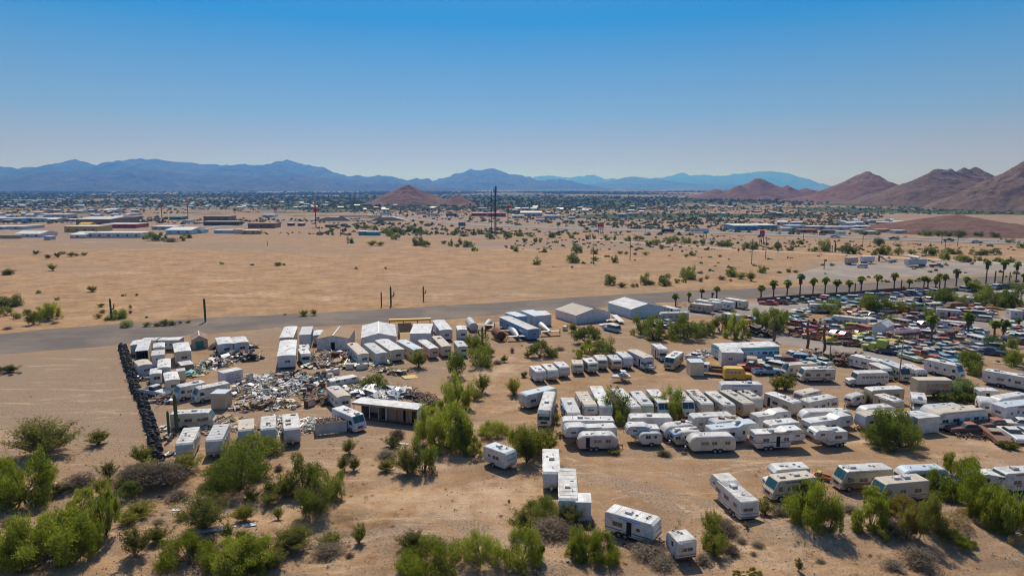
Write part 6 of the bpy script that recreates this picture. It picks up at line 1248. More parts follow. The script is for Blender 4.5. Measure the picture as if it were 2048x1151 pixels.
fuselage("engine drum with yellow cradle beside the silver aircraft body", 'E', 735, 470, 665, 430, 1.25, tail=False, z=1.5, body="rust", L=5)
b = MB()
for s in (-1, 1): b.bar((-2, s*1.4, 0.3), (2, s*1.4, 0.3), 0.14, 0); b.bar((1.6, s*1.4, 0.3), (1.6, s*1.4, 2.6), 0.12, 0)
b.bar((1.6, -1.4, 2.6), (1.6, 1.4, 2.6), 0.12, 0); b.bar((1.9, -1.4, 0.3), (1.9, 1.4, 0.3), 0.14, 0); b.bar((-1.9, -1.4, 0.3), (-1.9, 1.4, 0.3), 0.14, 0)
p = PT('E', 700, 505); o = b.link("yellow_cradle", [MT("body_yellow")], None, p, -0.9); tag(o, "yellow steel cradle holding the engine drum", "frame")
for i, (xa, ya, xb, yb_) in enumerate(((1740, 350, 1900, 335), (1800, 310, 1950, 300), (1880, 260, 1960, 330))):
 a = PT('E', xa, ya, 0.6); bb = PT('E', xb, yb_, 0.6); c = (a+bb)/2; L = (bb-a).length; w = MB(); w.prism([(-L/2, -0.12), (-L/2+0.4, 0.12), (L/2-0.4, 0.1), (L/2, -0.1)], -0.9, 0.9, 0, 0)
 o = w.link("aircraft_wing", [MT("body_white")], None, (c.x, c.y, 0.5+0.2*i), math.atan2((bb-a).y, (bb-a).x)); tag(o, ["white wing nearest the parked wagon by the barn", "white wing lying across the others by the barn", "white wing leaning against the wing pile at the barn"][i], "aircraft wing")
def boat(label, tile, xb, yb, xs, ys, hull="body_white", top="body_white", arch=False, stripe="stripe_dark"):
 a = PT(tile, xb, yb, 1.0); b = PT(tile, xs, ys, 1.0); d = a-b; c = (a+b)/2; L = d.length; rz = math.atan2(d.y, d.x); root = empty("motorboat", (c.x, c.y, 0), rz); tag(root, label, "boat")
 st = [(-0.5, 1.0, 0.95), (-0.2, 1.0, 1.0), (0.1, 0.95, 1.0), (0.3, 0.7, 0.9), (0.45, 0.3, 0.7), (0.5, 0.05, 0.5)]; vs = []; fs = []
 for (t, w, h) in st:
  x = t*L; vs += [(x, -1.15*w, 1.35), (x, -0.95*w, 0.95), (x, 0, 1.3-0.75*h), (x, 0.95*w, 0.95), (x, 1.15*w, 1.35)]
 for i in range(len(st)-1):
  for k in range(4): fs.append((i*5+k, i*5+k+1, (i+1)*5+k+1, (i+1)*5+k))
 fs.append((4, 3, 2, 1, 0)); link("hull", mesh_np("hull", vs, fs), [MT(hull)], root)
 dk = MB(); vs = [];
 for (t, w, h) in st: vs += [(t*L, -1.12*w, 1.33), (t*L, 1.12*w, 1.33)]
 dk.add(vs, [(2*i, 2*i+2, 2*i+3, 2*i+1) for i in range(len(st)-1)], 0); dk.link("deck", [MT(top)], root)
 ck = MB(); ck.box(-L*0.42, L*0.08, -0.8, 0.8, 1.335, 1.345, 0); ck.link("cockpit_floor", [MT("stripe_dark")], root)
 for x in (-L*0.3, -L*0.1):
  for s in (-1, 1): q = MB(); q.box(x-0.3, x+0.3, s*0.45-0.25, s*0.45+0.25, 1.35, 1.7, 0); q.link("seat", [MT("body_white")], root)
 wd = MB(); wd.add([(L*0.1, -0.85, 1.36), (L*0.1, 0.85, 1.36), (L*0.02, 0.75, 1.85), (L*0.02, -0.75, 1.85)], [(0, 1, 2, 3)], 0); wd.link("windscreen", [MT("glass_green")], root)
 sp = MB()
 for s in (-1, 1): sp.box(-L*0.48, L*0.05, s*1.12-0.02, s*1.14+0.02, 1.12, 1.22, 0)
 sp.link("stripe", [MT(stripe)], root)
 tr = MB()
 for s in (-1, 1): tr.bar((-L*0.5, s*0.8, 0.5), (L*0.3, s*0.6, 0.5), 0.05, 0); tr.bar((L*0.3, s*0.6, 0.5), (L*0.62, 0, 0.5), 0.05, 0)
 tr.bar((-L*0.15, -1.05, 0.42), (-L*0.15, 1.05, 0.42), 0.05, 0); tr.link("boat_trailer", [MT("trim_metal")], root)
 for s in (-1, 1): link("wheel", wheel_mesh(0.34, 0.2), parent=root, loc=(-L*0.15, s*1.1, 0.34))
 if arch: q = MB(); q.bar((-L*0.1, -1.0, 1.3), (-L*0.15, -0.8, 2.3), 0.04, 0); q.bar((-L*0.1, 1.0, 1.3), (-L*0.15, 0.8, 2.3), 0.04, 0); q.box(-L*0.28, 0.0, -0.85, 0.85, 2.3, 2.36, 0); q.link("canopy_frame", [MT("body_lilac")], root)
boat("white speedboat on its trailer alone in the middle of the lot", 'F', 1035, 378, 1225, 372, arch=True, stripe="stripe_gold")
boat("white open boat on a trailer beside the brownish house trailer", 'F', 1330, 255, 1475, 285, stripe="stripe_green")
boat("pink-red boat with pointed bow on the junkyard lane", 'b', 1530, 650, 1290, 640, hull="body_pink", stripe="stripe_red")
def text_obj(txt, sz, m, par, loc, rot):
 cu = bpy.data.curves.new("lettering", 'FONT'); cu.body = txt; cu.size = sz; cu.extrude = 0.005; cu.offset = 0.012; o = bpy.data.objects.new("lettering_curve", cu)
 me = bpy.data.meshes.new_from_object(o); bpy.data.objects.remove(o); q = link("lettering", me, parent=par, loc=loc); me.materials.clear(); me.materials.append(MT(m)); q.rotation_euler = rot; return q
# lettered box truck body
def drywall():
 loc, rz, L, LL = frame_from('H', 1275, 388, 925, 388, 3.9); root = empty("lettered_box_trailer", loc, rz); tag(root, "tan box trailer lettered SUNRISE DRYWALL with orange half sun", "trailer"); W = 2.5; hl = L/2
 b = MB(); b.prism([(-hl, 0.95), (-hl, 3.86), (hl, 3.86), (hl, 0.95)], -W/2, W/2, 0.05, 0, None, 1, None, 3.5); b.link("box", [MT("body_tan"), MT("roof_tan")], root)
 c = MB(); c.box(-hl+0.2, hl-0.2, -0.5, 0.5, 0.6, 0.94, 0); c.link("chassis", [MT("dark_steel")], root)
 for x in (-hl+1.6, hl-2.2, hl-1.2):
  for s in (-1, 1): link("wheel", wheel_mesh(0.44, 0.26), parent=root, loc=(x, s*0.95, 0.44))
 s = -1
 st = MB(); st.box(-hl+1.6, hl-1.9, s*W/2-0.012, s*W/2-0.002, 2.28, 2.46, 0); st.box(hl-1.75, hl-0.3, s*W/2-0.012, s*W/2-0.002, 2.28, 2.46, 0); st.link("stripe", [MT("stripe_orange")], root)
 sn = MB(); n = 14; vs = [(hl-1.2, s*W/2-0.012, 2.50)]+[(hl-1.2+0.62*math.cos(math.pi*k/n), s*W/2-0.012, 2.50+0.62*math.sin(math.pi*k/n)) for k in range(n+1)]
 sn.add(vs, [(0, k+1, k+2) for k in range(n)], 0); sn.link("sun_emblem", [MT("stripe_orange")], root)
 for txt, z, sz, m, x in (("SUNRISE", 2.62, 0.72, "wood_grey", -hl+1.9), ("DRYWALL INC", 1.42, 0.80, "stripe_dark", -hl+1.9)):
  o = text_obj(txt, sz, m, root, (x, s*W/2-0.010, z), (math.pi/2, 0, 0)); o.scale = (1.22, 1, 1)
drywall()
text_obj("W", 0.95, "stripe_red", W_RV, (1.7, 1.245, 0.95), (math.pi/2, 0, math.pi))
# container trailers beyond the palms
def semi(label, tile, xf, yf, xr, yr, body, H=4.0, load=None, wheels=True, name="cargo_trailer"):
 loc, rz, L, LL = frame_from(tile, xf, yf, xr, yr, H); root = empty(name, loc, rz); tag(root, label, "trailer"); hl = L/2; b = MB(); b.box(-hl, hl, -1.3, 1.3, 1.1, H, 0, None, 1); b.link("box", [MT(body), MT("roof_white")], root)
 vis = visible_faces(loc, rz)
 for s in (-1, 1):
  if vis[s]:
   r = MB(); n = int(L/0.7)
   for i in range(n): x = -hl+L*(i+0.5)/n; r.box(x-0.04, x+0.04, s*1.3-0.002, s*1.3+0.03, 1.12, H-0.05, 0)
   r.link("wall_rib", [MT(body)], root)
 c = MB(); c.box(-hl, hl, -0.5, 0.5, 0.85, 1.09, 0);
 for s in (-1, 1): c.bar((hl-2.4, s*0.8, 0), (hl-2.4, s*0.8, 1.0), 0.08, 0)
 c.link("chassis", [MT("dark_steel")], root)
 for x in (-hl+1.0, -hl+2.2):
  for s in (-1, 1): link("wheel", wheel_mesh(0.5, 0.3), parent=root, loc=(x, s*1.1, 0.5))
 return root, H, hl
semi("pinkish cargo trailer at the corner of the graded lot", 'Y', 500, 232, 360, 236, "body_pink")
semi("white cargo trailer behind the white van on the graded lot", 'Y', 725, 218, 575, 222, "body_lilac")
rt, H_, hl_ = semi("longest white cargo trailer with a small aeroplane on its roof", 'Y', 1180, 258, 1435, 250, "body_lilac")
car('van', 'Y', 510, 350, 640, 355, 'white', "white van parked alone on the graded lot", z=0.9)
fuselage("white aeroplane on top of the cargo trailer, wings spread", 'Y', 1360, 245, 1180, 205, 0.9, z=5.2, body="body_white", wing=True)
car('truck', 'Y', 1700, 340, 1480, 340, 'teal', "old teal flatbed truck beside the aeroplane trailer", z=1.2)
b = MB(); b.prism([(-3, 0.1), (-2.6, 0.1), (2.8, 3.2), (2.8, 3.6), (2.4, 3.6)], -0.8, 0.8, 0, 0); b.box(2.0, 2.3, -0.7, 0.7, 0, 3.0, 1); p = PT('Y', 855, 290); o = b.link("boarding_stairs", [MT("body_blue"), MT("dark_steel")], None, p, math.pi); tag(o, "dark blue aircraft boarding stairs on the graded lot", "stairs")
fuselage("small grey aircraft carcass on the ground by the boarding stairs", 'Y', 1040, 268, 935, 285, 0.7, z=1.0, body="body_grey", tail=False)
# highway lorries and cars
semi("dark blue cargo trailer standing beside the highway", 'X', 280, 215, 135, 215, "car_navy")
semi("pale blue lorry trailer on the highway", 'X', 470, 212, 690, 214, "body_lilac")
car('truck', 'X', 425, 235, 480, 235, 'maroon', "maroon lorry cab pulling the pale trailer on the highway", z=1.5, scale=1.1)
for i, (x, y, c_, l_) in enumerate(((1670, 473.5, 'sky_blue', "light blue car on the highway, first of the three"), (1788, 477.5, 'black', "dark car on the highway beyond the graded lot"), (1953, 484, 'silver', "silver car on the highway at the picture's edge"), (1897, 481, 'dark_green', "green pickup on the highway between two cars"))):
 p = P(x, y, 0.7); car_at('sedan' if i != 3 else 'pickup', (p.x, p.y, 0.31), -0.3, c_, l_, scale=1.5)
for i, (x, y, c_, l_) in enumerate(((772, 428, 'body_lilac', "long pale lorry on the ramp near the underpass"), (905, 431, 'car_navy', "dark lorry at the fuel stop left of the mast"), (845, 427, 'body_pink', "pinkish lorry on the ramp before the fuel stop"), (868, 430, 'body_white', "white lorry on the ramp before the fuel stop"))):
 p = P(x, y+3); root = empty("lorry", (p.x, p.y, 0.3), -0.1); tag(root, l_, "lorry"); b = MB(); b.box(-9, 6, -1.4, 1.4, 1.2, 4.6, 0); b.link("box", [MT(c_)], root); b = MB(); b.prism([(6.4, 0.6), (6.4, 3.9), (8.0, 3.9), (8.8, 2.4), (9.4, 2.2), (9.4, 0.6)], -1.3, 1.3, 0, 0); b.link("cab", [MT("body_white")], root)
 for x_ in (-8, -6.8, 4, 7.5):
  for s in (-1, 1): link("wheel", wheel_mesh(0.5, 0.3), parent=root, loc=(x_, s*1.2, 0.5))
# bridge over the underpass
p0 = P(722, 441); root = empty("road_bridge", p0, 0.05); tag(root, "concrete road bridge with sloped abutments over the underpass", "bridge")
b = MB(); b.box(-26, 26, -5, 5, 5.0, 6.4, 0); b.link("deck", [MT("worn_asphalt") if "worn_asphalt" in MATS else M_HWY], root)
for s in (-1, 1): b = MB(); b.prism([(s*12, 0), (s*24, 4.98), (s*40, 4.98), (s*60, 0)], -6, 6, 0, 0); b.link("abutment", [MT("body_tan")], root)
# ================================================================ TOWER, SIGNS, POLES
def tower():
 p = P(991, 471); H = 42.5; root = empty("radio_mast", p, 0.2); tag(root, "tall lattice radio mast with antennas at its top", "mast"); w = 0.9
 legs = [(w*math.cos(a), w*math.sin(a)) for a in (0.5, 2.6, 4.7)]
 for (x, y) in legs: b = MB(); b.bar((x, y, 0), (x*0.55, y*0.55, H), 0.24, 0, 5); b.link("leg", [MT("dark_steel")], root)
 br = MB(); n = 22
 for i in range(n):
  z0 = H*i/n; z1 = H*(i+1)/n; s0 = 1-0.45*i/n; s1 = 1-0.45*(i+1)/n
  for k in range(3):
   x, y = legs[k]; x2, y2 = legs[(k+1) % 3]; br.bar((x*s0, y*s0, z0), (x2*s1, y2*s1, z1), 0.09, 0, 3)
 o = br.link("lattice", [MT("dark_steel")], root); tag(o, kind='stuff')
 rng = random.Random(1)
 for i in range(9):
  a = rng.uniform(0, 6.28); z = H-rng.uniform(0.5, 5.5); b = MB(); b.box(-0.2, 0.2, -0.12, 0.12, -1.0, 1.0, 0); o = b.link("antenna", [MT("dark_steel")], root, (1.6*math.cos(a), 1.6*math.sin(a), z), a)
 b = MB(); b.box(-1.6, 1.6, -1.6, 1.6, H-4.2, H-4.0, 0); b.link("platform", [MT("dark_steel")], root)
 b = MB(); b.bar((0, 0, H-0.5), (0, 0, H+3), 0.06, 0, 4); b.link("whip_antenna", [MT("dark_steel")], root)
 q = P(983, 472); r2 = empty("slim_mast", q, 0); tag(r2, "thinner antenna mast just beside the lattice mast", "mast"); b = MB(); b.bar((0, 0, 0), (0, 0, 39), 0.2, 0, 5); b.link("pole", [MT("dark_steel")], r2)
 for k in range(4): b = MB(); b.box(-0.9, 0.9, -0.1, 0.1, -0.5, 0.5, 0); b.link("antenna", [MT("dark_steel")], r2, (0, 0, 30+k*1.6), k*0.8)
tower()
def pole_sign(label, px, ybase, ytop, panels, name="pole_sign", w_px=8):
 p = P(px, ybase); d = p.y; m = d/FPX*1.02; H = (ybase-ytop)*m; root = empty(name, p, 0); tag(root, label, "sign"); b = MB(); b.bar((0, 0, 0), (0, 0, H), 0.5 if name == "pole_sign" else 0.2, 0, 8); b.link("pole", [MT("dark_steel")], root)
 for (x0, x1, y0, y1, mm) in panels:
  b = MB(); b.box(x0*m, x1*m, -0.9, -0.52, (ybase-y1)*m, (ybase-y0)*m, 0); b.link("panel", [MT(mm)], root)
mat("sign_red", (0.55, 0.03, 0.03), 0.5); mat("sign_yellow", (0.75, 0.36, 0.02), 0.5); mat("sign_green", (0.02, 0.25, 0.14), 0.5); mat("sign_blue", (0.08, 0.16, 0.32), 0.5); mat("sign_pale", (0.55, 0.6, 0.65), 0.5)
pole_sign("tall pole sign with yellow heart panel over a red box", 632, 454, 407, [(-3, -0.4, 409, 412.5, "sign_yellow"), (0.2, 2.8, 409, 412.5, "sign_yellow"), (-2.2, 2.2, 413, 416, "sign_yellow"), (-3.4, 3.4, 417, 424.5, "sign_red")])
pole_sign("tall pole sign with yellow top and red foot over the town", 376, 432, 400, [(-3.2, 3.2, 400, 403.2, "sign_yellow"), (-3.6, 3.6, 404, 406.5, "sign_red")])
pole_sign("tall pole sign with red and dark panels over the town", 324, 434, 407, [(-5, 5, 407.3, 410.5, "sign_red"), (-4.5, 4.5, 411, 414.5, "sign_green")])
pole_sign("fuel stop pole sign with orange top, green and red boxes", 1016, 440, 403, [(-3, 3, 404, 409.5, "sign_yellow"), (-6, -0.4, 413, 417, "sign_green"), (0, 6, 412.5, 416.5, "sign_red"), (-4, 3, 418.5, 423, "sign_green")])
pole_sign("white round sign above a blue box near the lorry ramp", 552, 432, 414, [(-3, 3, 414.5, 420, "sign_red"), (-4, 4, 421, 425, "sign_pale")])
def billboard(label, px, ybase, y0, y1, w, cols, name="billboard"):
 p = P(px, ybase); m = p.y/FPX*1.02; root = empty(name, p, 0.15); tag(root, label, "billboard")
 for s in (-0.38, 0, 0.38): b = MB(); b.box(w*s*m-0.15, w*s*m+0.15, -0.15, 0.15, 0, (ybase-y0)*m, 0); b.link("post", [MT("dark_steel")], root)
 n = len(cols)
 for i, c_ in enumerate(cols): b = MB(); b.box(-w/2*m, w/2*m, -0.45, -0.2, (ybase-(y0+(y1-y0)*(i+1)/n))*m, (ybase-(y0+(y1-y0)*i/n))*m-0.05, 0); b.link("panel", [MT(c_)], root)
billboard("blue-grey billboard on three posts left of the mast", 924, 460, 445, 452, 14, ["sign_blue"])
billboard("red and white billboard on posts beside the highway", 1201, 468, 449, 458, 12, ["sign_red", "sign_pale"])
billboard("billboard with red and blue picture near the blue warehouse", 1523, 488, 461, 473, 10, ["sign_red", "sign_blue"])
billboard("dark small billboard between trailer and warehouse by the highway", 1410, 476, 463, 467, 8, ["sign_green"])
pole_sign("orange flag board on a thin post near the graded lot", 1648, 538, 518, [(-1, 3, 518, 523, "stripe_orange")], "flag_sign")
def upole(label, px, yb, yt, cross=True, lean=0.0, r=0.16, m_="wood_dark", group=None, capm=None):
 p = P(px, yb); m = (p.y*math.cos(PITCH)+CAMH*math.sin(PITCH))/FPX/math.cos(PITCH)*1.0; H = (yb-yt)*m; root = empty("utility_pole", p, 0.3); tag(root, label, "pole", group); b = MB(); b.bar((0, 0, 0), (lean*H, 0, H), r, 0, 8, r*0.7); b.link("shaft", [MT(m_)], root)
 if cross: c = MB(); c.box(-1.1, 1.1, -0.08, 0.08, H-0.9, H-0.72, 0); c.link("crossarm", [MT(m_)], root)
upole("leaning brown pole beside the hooded white bus", 1797, 764, 680, False, 0.04, 0.16, "wood_pale")
upole("short brown post at the drive below the second palm trunk", 1659, 726, 688, False, 0.0, 0.16, "wood_pale")
for i, (px, yb, yt, lab) in enumerate(((1503, 528, 478, "thick utility pole on the plain near the paved strip"), (1531, 517, 473, "utility pole on the plain right of the thick one"), (1260, 521, 480, "utility pole on the plain before the highway"), (1187, 528, 487, "utility pole standing by a dark shrub on the plain"), (1230, 524, 508, "short post between two utility poles on the plain"), (1477, 504, 494, "short thick post near the dirt track"), (1606, 488, 466, "dark pole by the highway right of the billboard"), (535, 491, 482, "lone small pole on the plain before the town"), (681, 472, 455, "thin lamp pole near the teal building"), (640, 470, 452, "thin lamp pole left of the teal building"), (950, 465, 450, "pole between billboard and mast"), (970, 474, 452, "pole just left of the slim mast"), (1116, 470, 449, "thin pole at the highway fence before the fuel stop"), (1290, 469, 448, "pole by the parked dark trailer at the highway"), (1324, 470, 447, "double pole behind the highway by the dark trailer"), (1556, 505, 478, "slim pole before the warehouse"), (1725, 494, 470, "pole at the highway before the pale storage yard"), (1883, 488, 465, "pole at the foot of the brown mound"), (1915, 492, 458, "taller pole beside the brown mound"), (1890, 497, 474, "pole by the highway verge before the mound"))):
 upole(lab, px, yb, yt, i < 4, 0, 0.22)
# the twin dead palm trunks by the drive
def trunk_only(label, px, yb, yt):
 p = P(px, yb); m = p.length/FPX; H = (yb-yt)*m; root = empty("dead_palm", p, 0); tag(root, label, "palm tree"); b = MB(); n = 8
 for i in range(n): b.bar((0.25*math.sin(i*0.8), 0, H*i/n), (0.25*math.sin((i+1)*0.8), 0, H*(i+1)/n+0.02), 0.38-0.012*i, 0, 9, 0.36-0.012*i)
 b.link("trunk", [MT("wood_dark")], root)
trunk_only("bare dead palm trunk left of the drive, leaning top", 1614, 696, 642); trunk_only("bare dead palm trunk right of the first by the drive", 1647, 706, 652); trunk_only("bare trunk in front of the round green tree", 1547, 682, 648)
# ================================================================ PLANTS
def leaf_mat(name, c0, c1, tr=0.45):
 m = bpy.data.materials.new(name); m.use_nodes = True; t = m.node_tree; t.nodes.clear()
 out = t.nodes.new("ShaderNodeOutputMaterial"); geo = t.nodes.new("ShaderNodeNewGeometry"); oi = t.nodes.new("ShaderNodeObjectInfo")
 n = tex_noise(t, geo.outputs["Position"], 0.9, 3, 0.6)
 f = mth(t, 'ADD', mth(t, 'MULTIPLY', mth(t, 'SUBTRACT', n, 0.5), 1.6), oi.outputs["Random"])
 c = ramp(t, f, [(0.15, c0), (0.85, c1)])
 d = t.nodes.new("ShaderNodeBsdfDiffuse"); tl = t.nodes.new("ShaderNodeBsdfTranslucent"); mx = t.nodes.new("ShaderNodeMixShader"); mx.inputs[0].default_value = tr
 t.links.new(c, d.inputs[0]); c2 = mixc(t, 1.0, c, (1.25, 1.3, 0.7), 'MULTIPLY'); t.links.new(c2, tl.inputs[0])
 t.links.new(d.outputs[0], mx.inputs[1]); t.links.new(tl.outputs[0], mx.inputs[2]); t.links.new(mx.outputs[0], out.inputs[0]); MATS[name] = m
leaf_mat("leaf_bright", (0.18, 0.205, 0.03), (0.32, 0.34, 0.065), 0.5); leaf_mat("leaf_deep", (0.115, 0.14, 0.03), (0.21, 0.235, 0.055), 0.5); leaf_mat("leaf_olive", (0.12, 0.12, 0.035), (0.22, 0.21, 0.065))
leaf_mat("leaf_yellow", (0.15, 0.16, 0.03), (0.28, 0.26, 0.06)); leaf_mat("leaf_gold", (0.28, 0.21, 0.06), (0.20, 0.20, 0.05)); leaf_mat("leaf_pale", (0.20, 0.24, 0.12), (0.32, 0.35, 0.20)); leaf_mat("leaf_dry", (0.17, 0.13, 0.10), (0.30, 0.24, 0.18), 0.25)
leaf_mat("leaf_straw", (0.36, 0.27, 0.14), (0.46, 0.36, 0.20), 0.25); leaf_mat("leaf_blue", (0.08, 0.13, 0.09), (0.13, 0.19, 0.12)); leaf_mat("palm_green", (0.15, 0.21, 0.03), (0.30, 0.35, 0.07), 0.5); leaf_mat("palm_dead", (0.20, 0.13, 0.07), (0.30, 0.20, 0.11), 0.1)
leaf_mat("leaf_far", (0.12, 0.13, 0.06), (0.20, 0.20, 0.10), 0.3); leaf_mat("leaf_far_pale", (0.17, 0.17, 0.09), (0.24, 0.23, 0.13), 0.3)
mat("bark", (0.14, 0.10, 0.07), 0.95); mat("bark_grey", (0.20, 0.17, 0.15), 0.95); mat("cactus", (0.07, 0.10, 0.035), 0.8, 0, 0.4, (0.15, 0.12, 0.06), 2.0); mat("twig_pale", (0.33, 0.27, 0.21), 0.95)
def tri_cloud(C, S, rs, up=0.0, ratio=0.42):
 n = len(C); a = rs.normal(size=(n, 3)); a[:, 2] += up*np.sign(rs.uniform(-0.2, 1, n)); a /= np.linalg.norm(a, axis=1)[:, None]
 b = rs.normal(size=(n, 3)); b -= (b*a).sum(1)[:, None]*a; b /= np.linalg.norm(b, axis=1)[:, None]
 s = S[:, None]; v = np.stack([C-a*s*0.5-b*s*ratio*0.5, C-a*s*0.5+b*s*ratio*0.5, C+a*s*0.6], 1).reshape(-1, 3); return v
def tri_mesh(name, v, mats):
 n = len(v)//3; me = bpy.data.meshes.new(name); me.vertices.add(len(v)); me.vertices.foreach_set("co", v.ravel()); me.loops.add(len(v)); me.loops.foreach_set("vertex_index", np.arange(len(v), dtype=np.int32))
 me.polygons.add(n); me.polygons.foreach_set("loop_start", (np.arange(n)*3).astype(np.int32)); me.update(calc_edges=True)
 for m in mats: me.materials.append(MT(m))
 return me
PLK = {'pv': ("palo_verde_tree", "tree", "leaf_bright"), 'mq': ("mesquite_tree", "tree", "leaf_deep"), 'cr': ("creosote_bush", "bush", "leaf_olive"), 'yg': ("desert_shrub", "shrub", "leaf_yellow"), 'dry': ("dead_brush", "brush", "leaf_dry"), 'tuft': ("grass_tuft", "grass", "leaf_straw"), 'gold': ("palo_verde_tree", "tree", "leaf_gold"), 'pale': ("pale_desert_tree", "tree", "leaf_pale"), 'blue': ("desert_shrub", "shrub", "leaf_blue")}
PLN = {'pv': "bright green palo verde", 'mq': "dark green mesquite", 'cr': "olive creosote bush", 'yg': "yellow-green shrub", 'dry': "grey leafless brush", 'tuft': "straw coloured grass tuft", 'gold': "golden green palo verde", 'pale': "pale feathery tree", 'blue': "bluish green shrub"}
def plant_mesh(kind, lod, var):
 def f():
  rs = np.random.RandomState(hash((len(kind)*7+ord(kind[0])*3+ord(kind[-1]), lod, var)) % 99991)
  base = {'pv': 'pv', 'mq': 'pv', 'gold': 'pv', 'pale': 'pv', 'cr': 'cr', 'yg': 'cr', 'blue': 'pv', 'dry': 'dry', 'tuft': 'tuft'}[kind]
  n = {0: 9500, 1: 3000, 2: 700}[lod]; sz = {0: 0.034, 1: 0.055, 2: 0.11}[lod]; stems = MB()
  if base == 'pv':
   k = {0: 34, 1: 20, 2: 11}[lod]; a = rs.uniform(0, 6.283, k); r = 0.44*np.sqrt(rs.uniform(0, 1, k)); z = rs.uniform(0.08, 0.82, k)*(1.0-0.45*(r/0.40)**2)+0.02
   L = np.stack([r*np.cos(a), r*np.sin(a), z], 1); lr = (rs.uniform(0.05, 0.15, k) if kind in ('pv', 'gold') else rs.uniform(0.08, 0.19, k))*(1.2 if lod == 2 else 1); w = lr**2.2; w /= w.sum()
   i = rs.choice(k, n, p=w); d = rs.normal(size=(n, 3)); d /= np.linalg.norm(d, axis=1)[:, None]; rad = lr[i]*rs.uniform(0.25, 1, n)**0.5*(1+0.35*rs.uniform(-1, 1, n)**3)
   C = L[i]+d*rad[:, None]*np.array([1.0, 1.0, 1.15]);
   if kind in ('pv', 'gold'): # wispy shoots rising from the crown
    m = rs.rand(n) < 0.45; C[m, 2] += rs.exponential(0.05, m.sum()); C[m, :2] *= 1.06
   C[:, 2] = np.maximum(C[:, 2], 0.02); wisp = kind in ('pv', 'gold'); v = tri_cloud(C, sz*rs.uniform(0.6, 1.5, n)*(1.5 if wisp else 1), rs, 1.8 if wisp else 0.9, 0.2 if wisp else 0.38)
   for j in range(min(k, 16)):
    q = L[j]*0.55+np.array([0, 0, 0.0]); stems.bar((L[j][0]*0.04, L[j][1]*0.04, 0), (q[0]*0.7, q[1]*0.7, q[2]*0.7), 0.012, 0, 4, 0.008); stems.bar((q[0]*0.7, q[1]*0.7, q[2]*0.7), tuple(L[j]), 0.008, 0, 3, 0.003)
  elif base == 'cr':
   k = {0: 80, 1: 46, 2: 22}[lod]; a = rs.uniform(0, 6.283, k); tilt = rs.uniform(0.1, 1.15, k); ln = rs.uniform(0.55, 1.0, k)
   tip = np.stack([0.5*np.sin(tilt)*np.cos(a)*ln*1.1, 0.5*np.sin(tilt)*np.sin(a)*ln*1.1, 0.98*np.cos(tilt*0.85)*ln], 1)
   i = rs.choice(k, n); t = rs.uniform(0.42, 1.03, n); C = tip[i]*t[:, None]+rs.normal(size=(n, 3))*0.032; C[:, 2] = np.abs(C[:, 2])+0.01
   v = tri_cloud(C, sz*rs.uniform(0.5, 1.3, n), rs, 0.7, 0.45)
   for j in range(min(k, 30)): stems.bar((tip[j][0]*0.05, tip[j][1]*0.05, 0), tuple(tip[j]*0.9), 0.006, 0, 3, 0.003)
  elif base == 'dry':
   k = n//3; a = rs.uniform(0, 6.283, k); tilt = rs.uniform(0.1, 1.35, k); ln = rs.uniform(0.3, 1.0, k)
   C = np.stack([0.42*np.sin(tilt)*np.cos(a)*ln, 0.42*np.sin(tilt)*np.sin(a)*ln, 0.55*np.cos(tilt)*ln+0.04], 1)+rs.normal(size=(k, 3))*0.05; C[:, 2] = np.abs(C[:, 2])
   v = tri_cloud(C, sz*2.2*rs.uniform(0.5, 1.8, k), rs, 0.3, 0.13)
   for j in range(34): aa = rs.uniform(0, 6.283); tt = rs.uniform(0.2, 1.3); l2 = rs.uniform(0.5, 1.1); stems.bar((0, 0, 0), (0.5*math.sin(tt)*math.cos(aa)*l2, 0.5*math.sin(tt)*math.sin(aa)*l2, 0.8*math.cos(tt)*l2), 0.008, 0, 3, 0.003)
  else:
   k = n//3; a = rs.uniform(0, 6.283, k); r = 0.2*np.sqrt(rs.rand(k)); C = np.stack([r*np.cos(a)*2, r*np.sin(a)*2, 0.45*rs.rand(k)*(1-r*2)+0.12], 1); v = tri_cloud(C, sz*2.6*rs.uniform(0.7, 1.4, k), rs, 2.5, 0.12)
   stems.bar((0, 0, 0), (0, 0, 0.2), 0.03, 0, 4)
  q = v.reshape(-1, 3, 3).mean(1); fr = 0.5/np.percentile(np.hypot(q[:, 0], q[:, 1]), 97); fz = (0.62 if kind in ('dry', 'tuft') else 1.0)/np.percentile(q[:, 2], 98); v = v*np.array([fr, fr, fz]); stems.v = [(a*fr, b*fr, c*fz) for a, b, c in stems.v]
  m1 = tri_mesh("crown", v, [PLK[kind][2]]); m2 = stems.mesh("stems"); m2.materials.append(MT("bark_grey" if kind in ('dry', 'cr') else "bark")); return m1, m2
 return cached(("plant", kind, lod, var), f)
def region(px, py):
 if py > 1060: return "along the bottom of the wash"
 if py > 930: return "on the banks of the wash"
 if px < 240 and py > 660: return "on open dirt beyond the tyre wall"
 if py > 655 and px < 860: return "in and around the wreck lot"
 if py > 655 and px < 1180: return "along the track between the two lots"
 if py > 640 and px < 1560 or py > 745: return "among the parked trailers"
 if py > 590 and px >= 1560: return "in the junkyard"
 if py > 555 and px >= 1560: return "behind the rows of parked cars"
 if py > 520: return "on the plain beside the paved strip"
 if py > 485: return "on the plain before the highway"
 return "on the far side of the plain"
PL = []
def plant(tile, x, y, w, h, kind):
 px, py = T(tile, x, y); sc = TILES[tile][2]; PL.append([px, py, w/sc, h/sc, kind])
def plants(tile, s):
 for it in s.split(';'):
  it = it.strip()
  if it: q = it.split(','); plant(tile, float(q[0]), float(q[1]), float(q[2]), float(q[3]), q[4] if len(q) > 4 else 'mq')
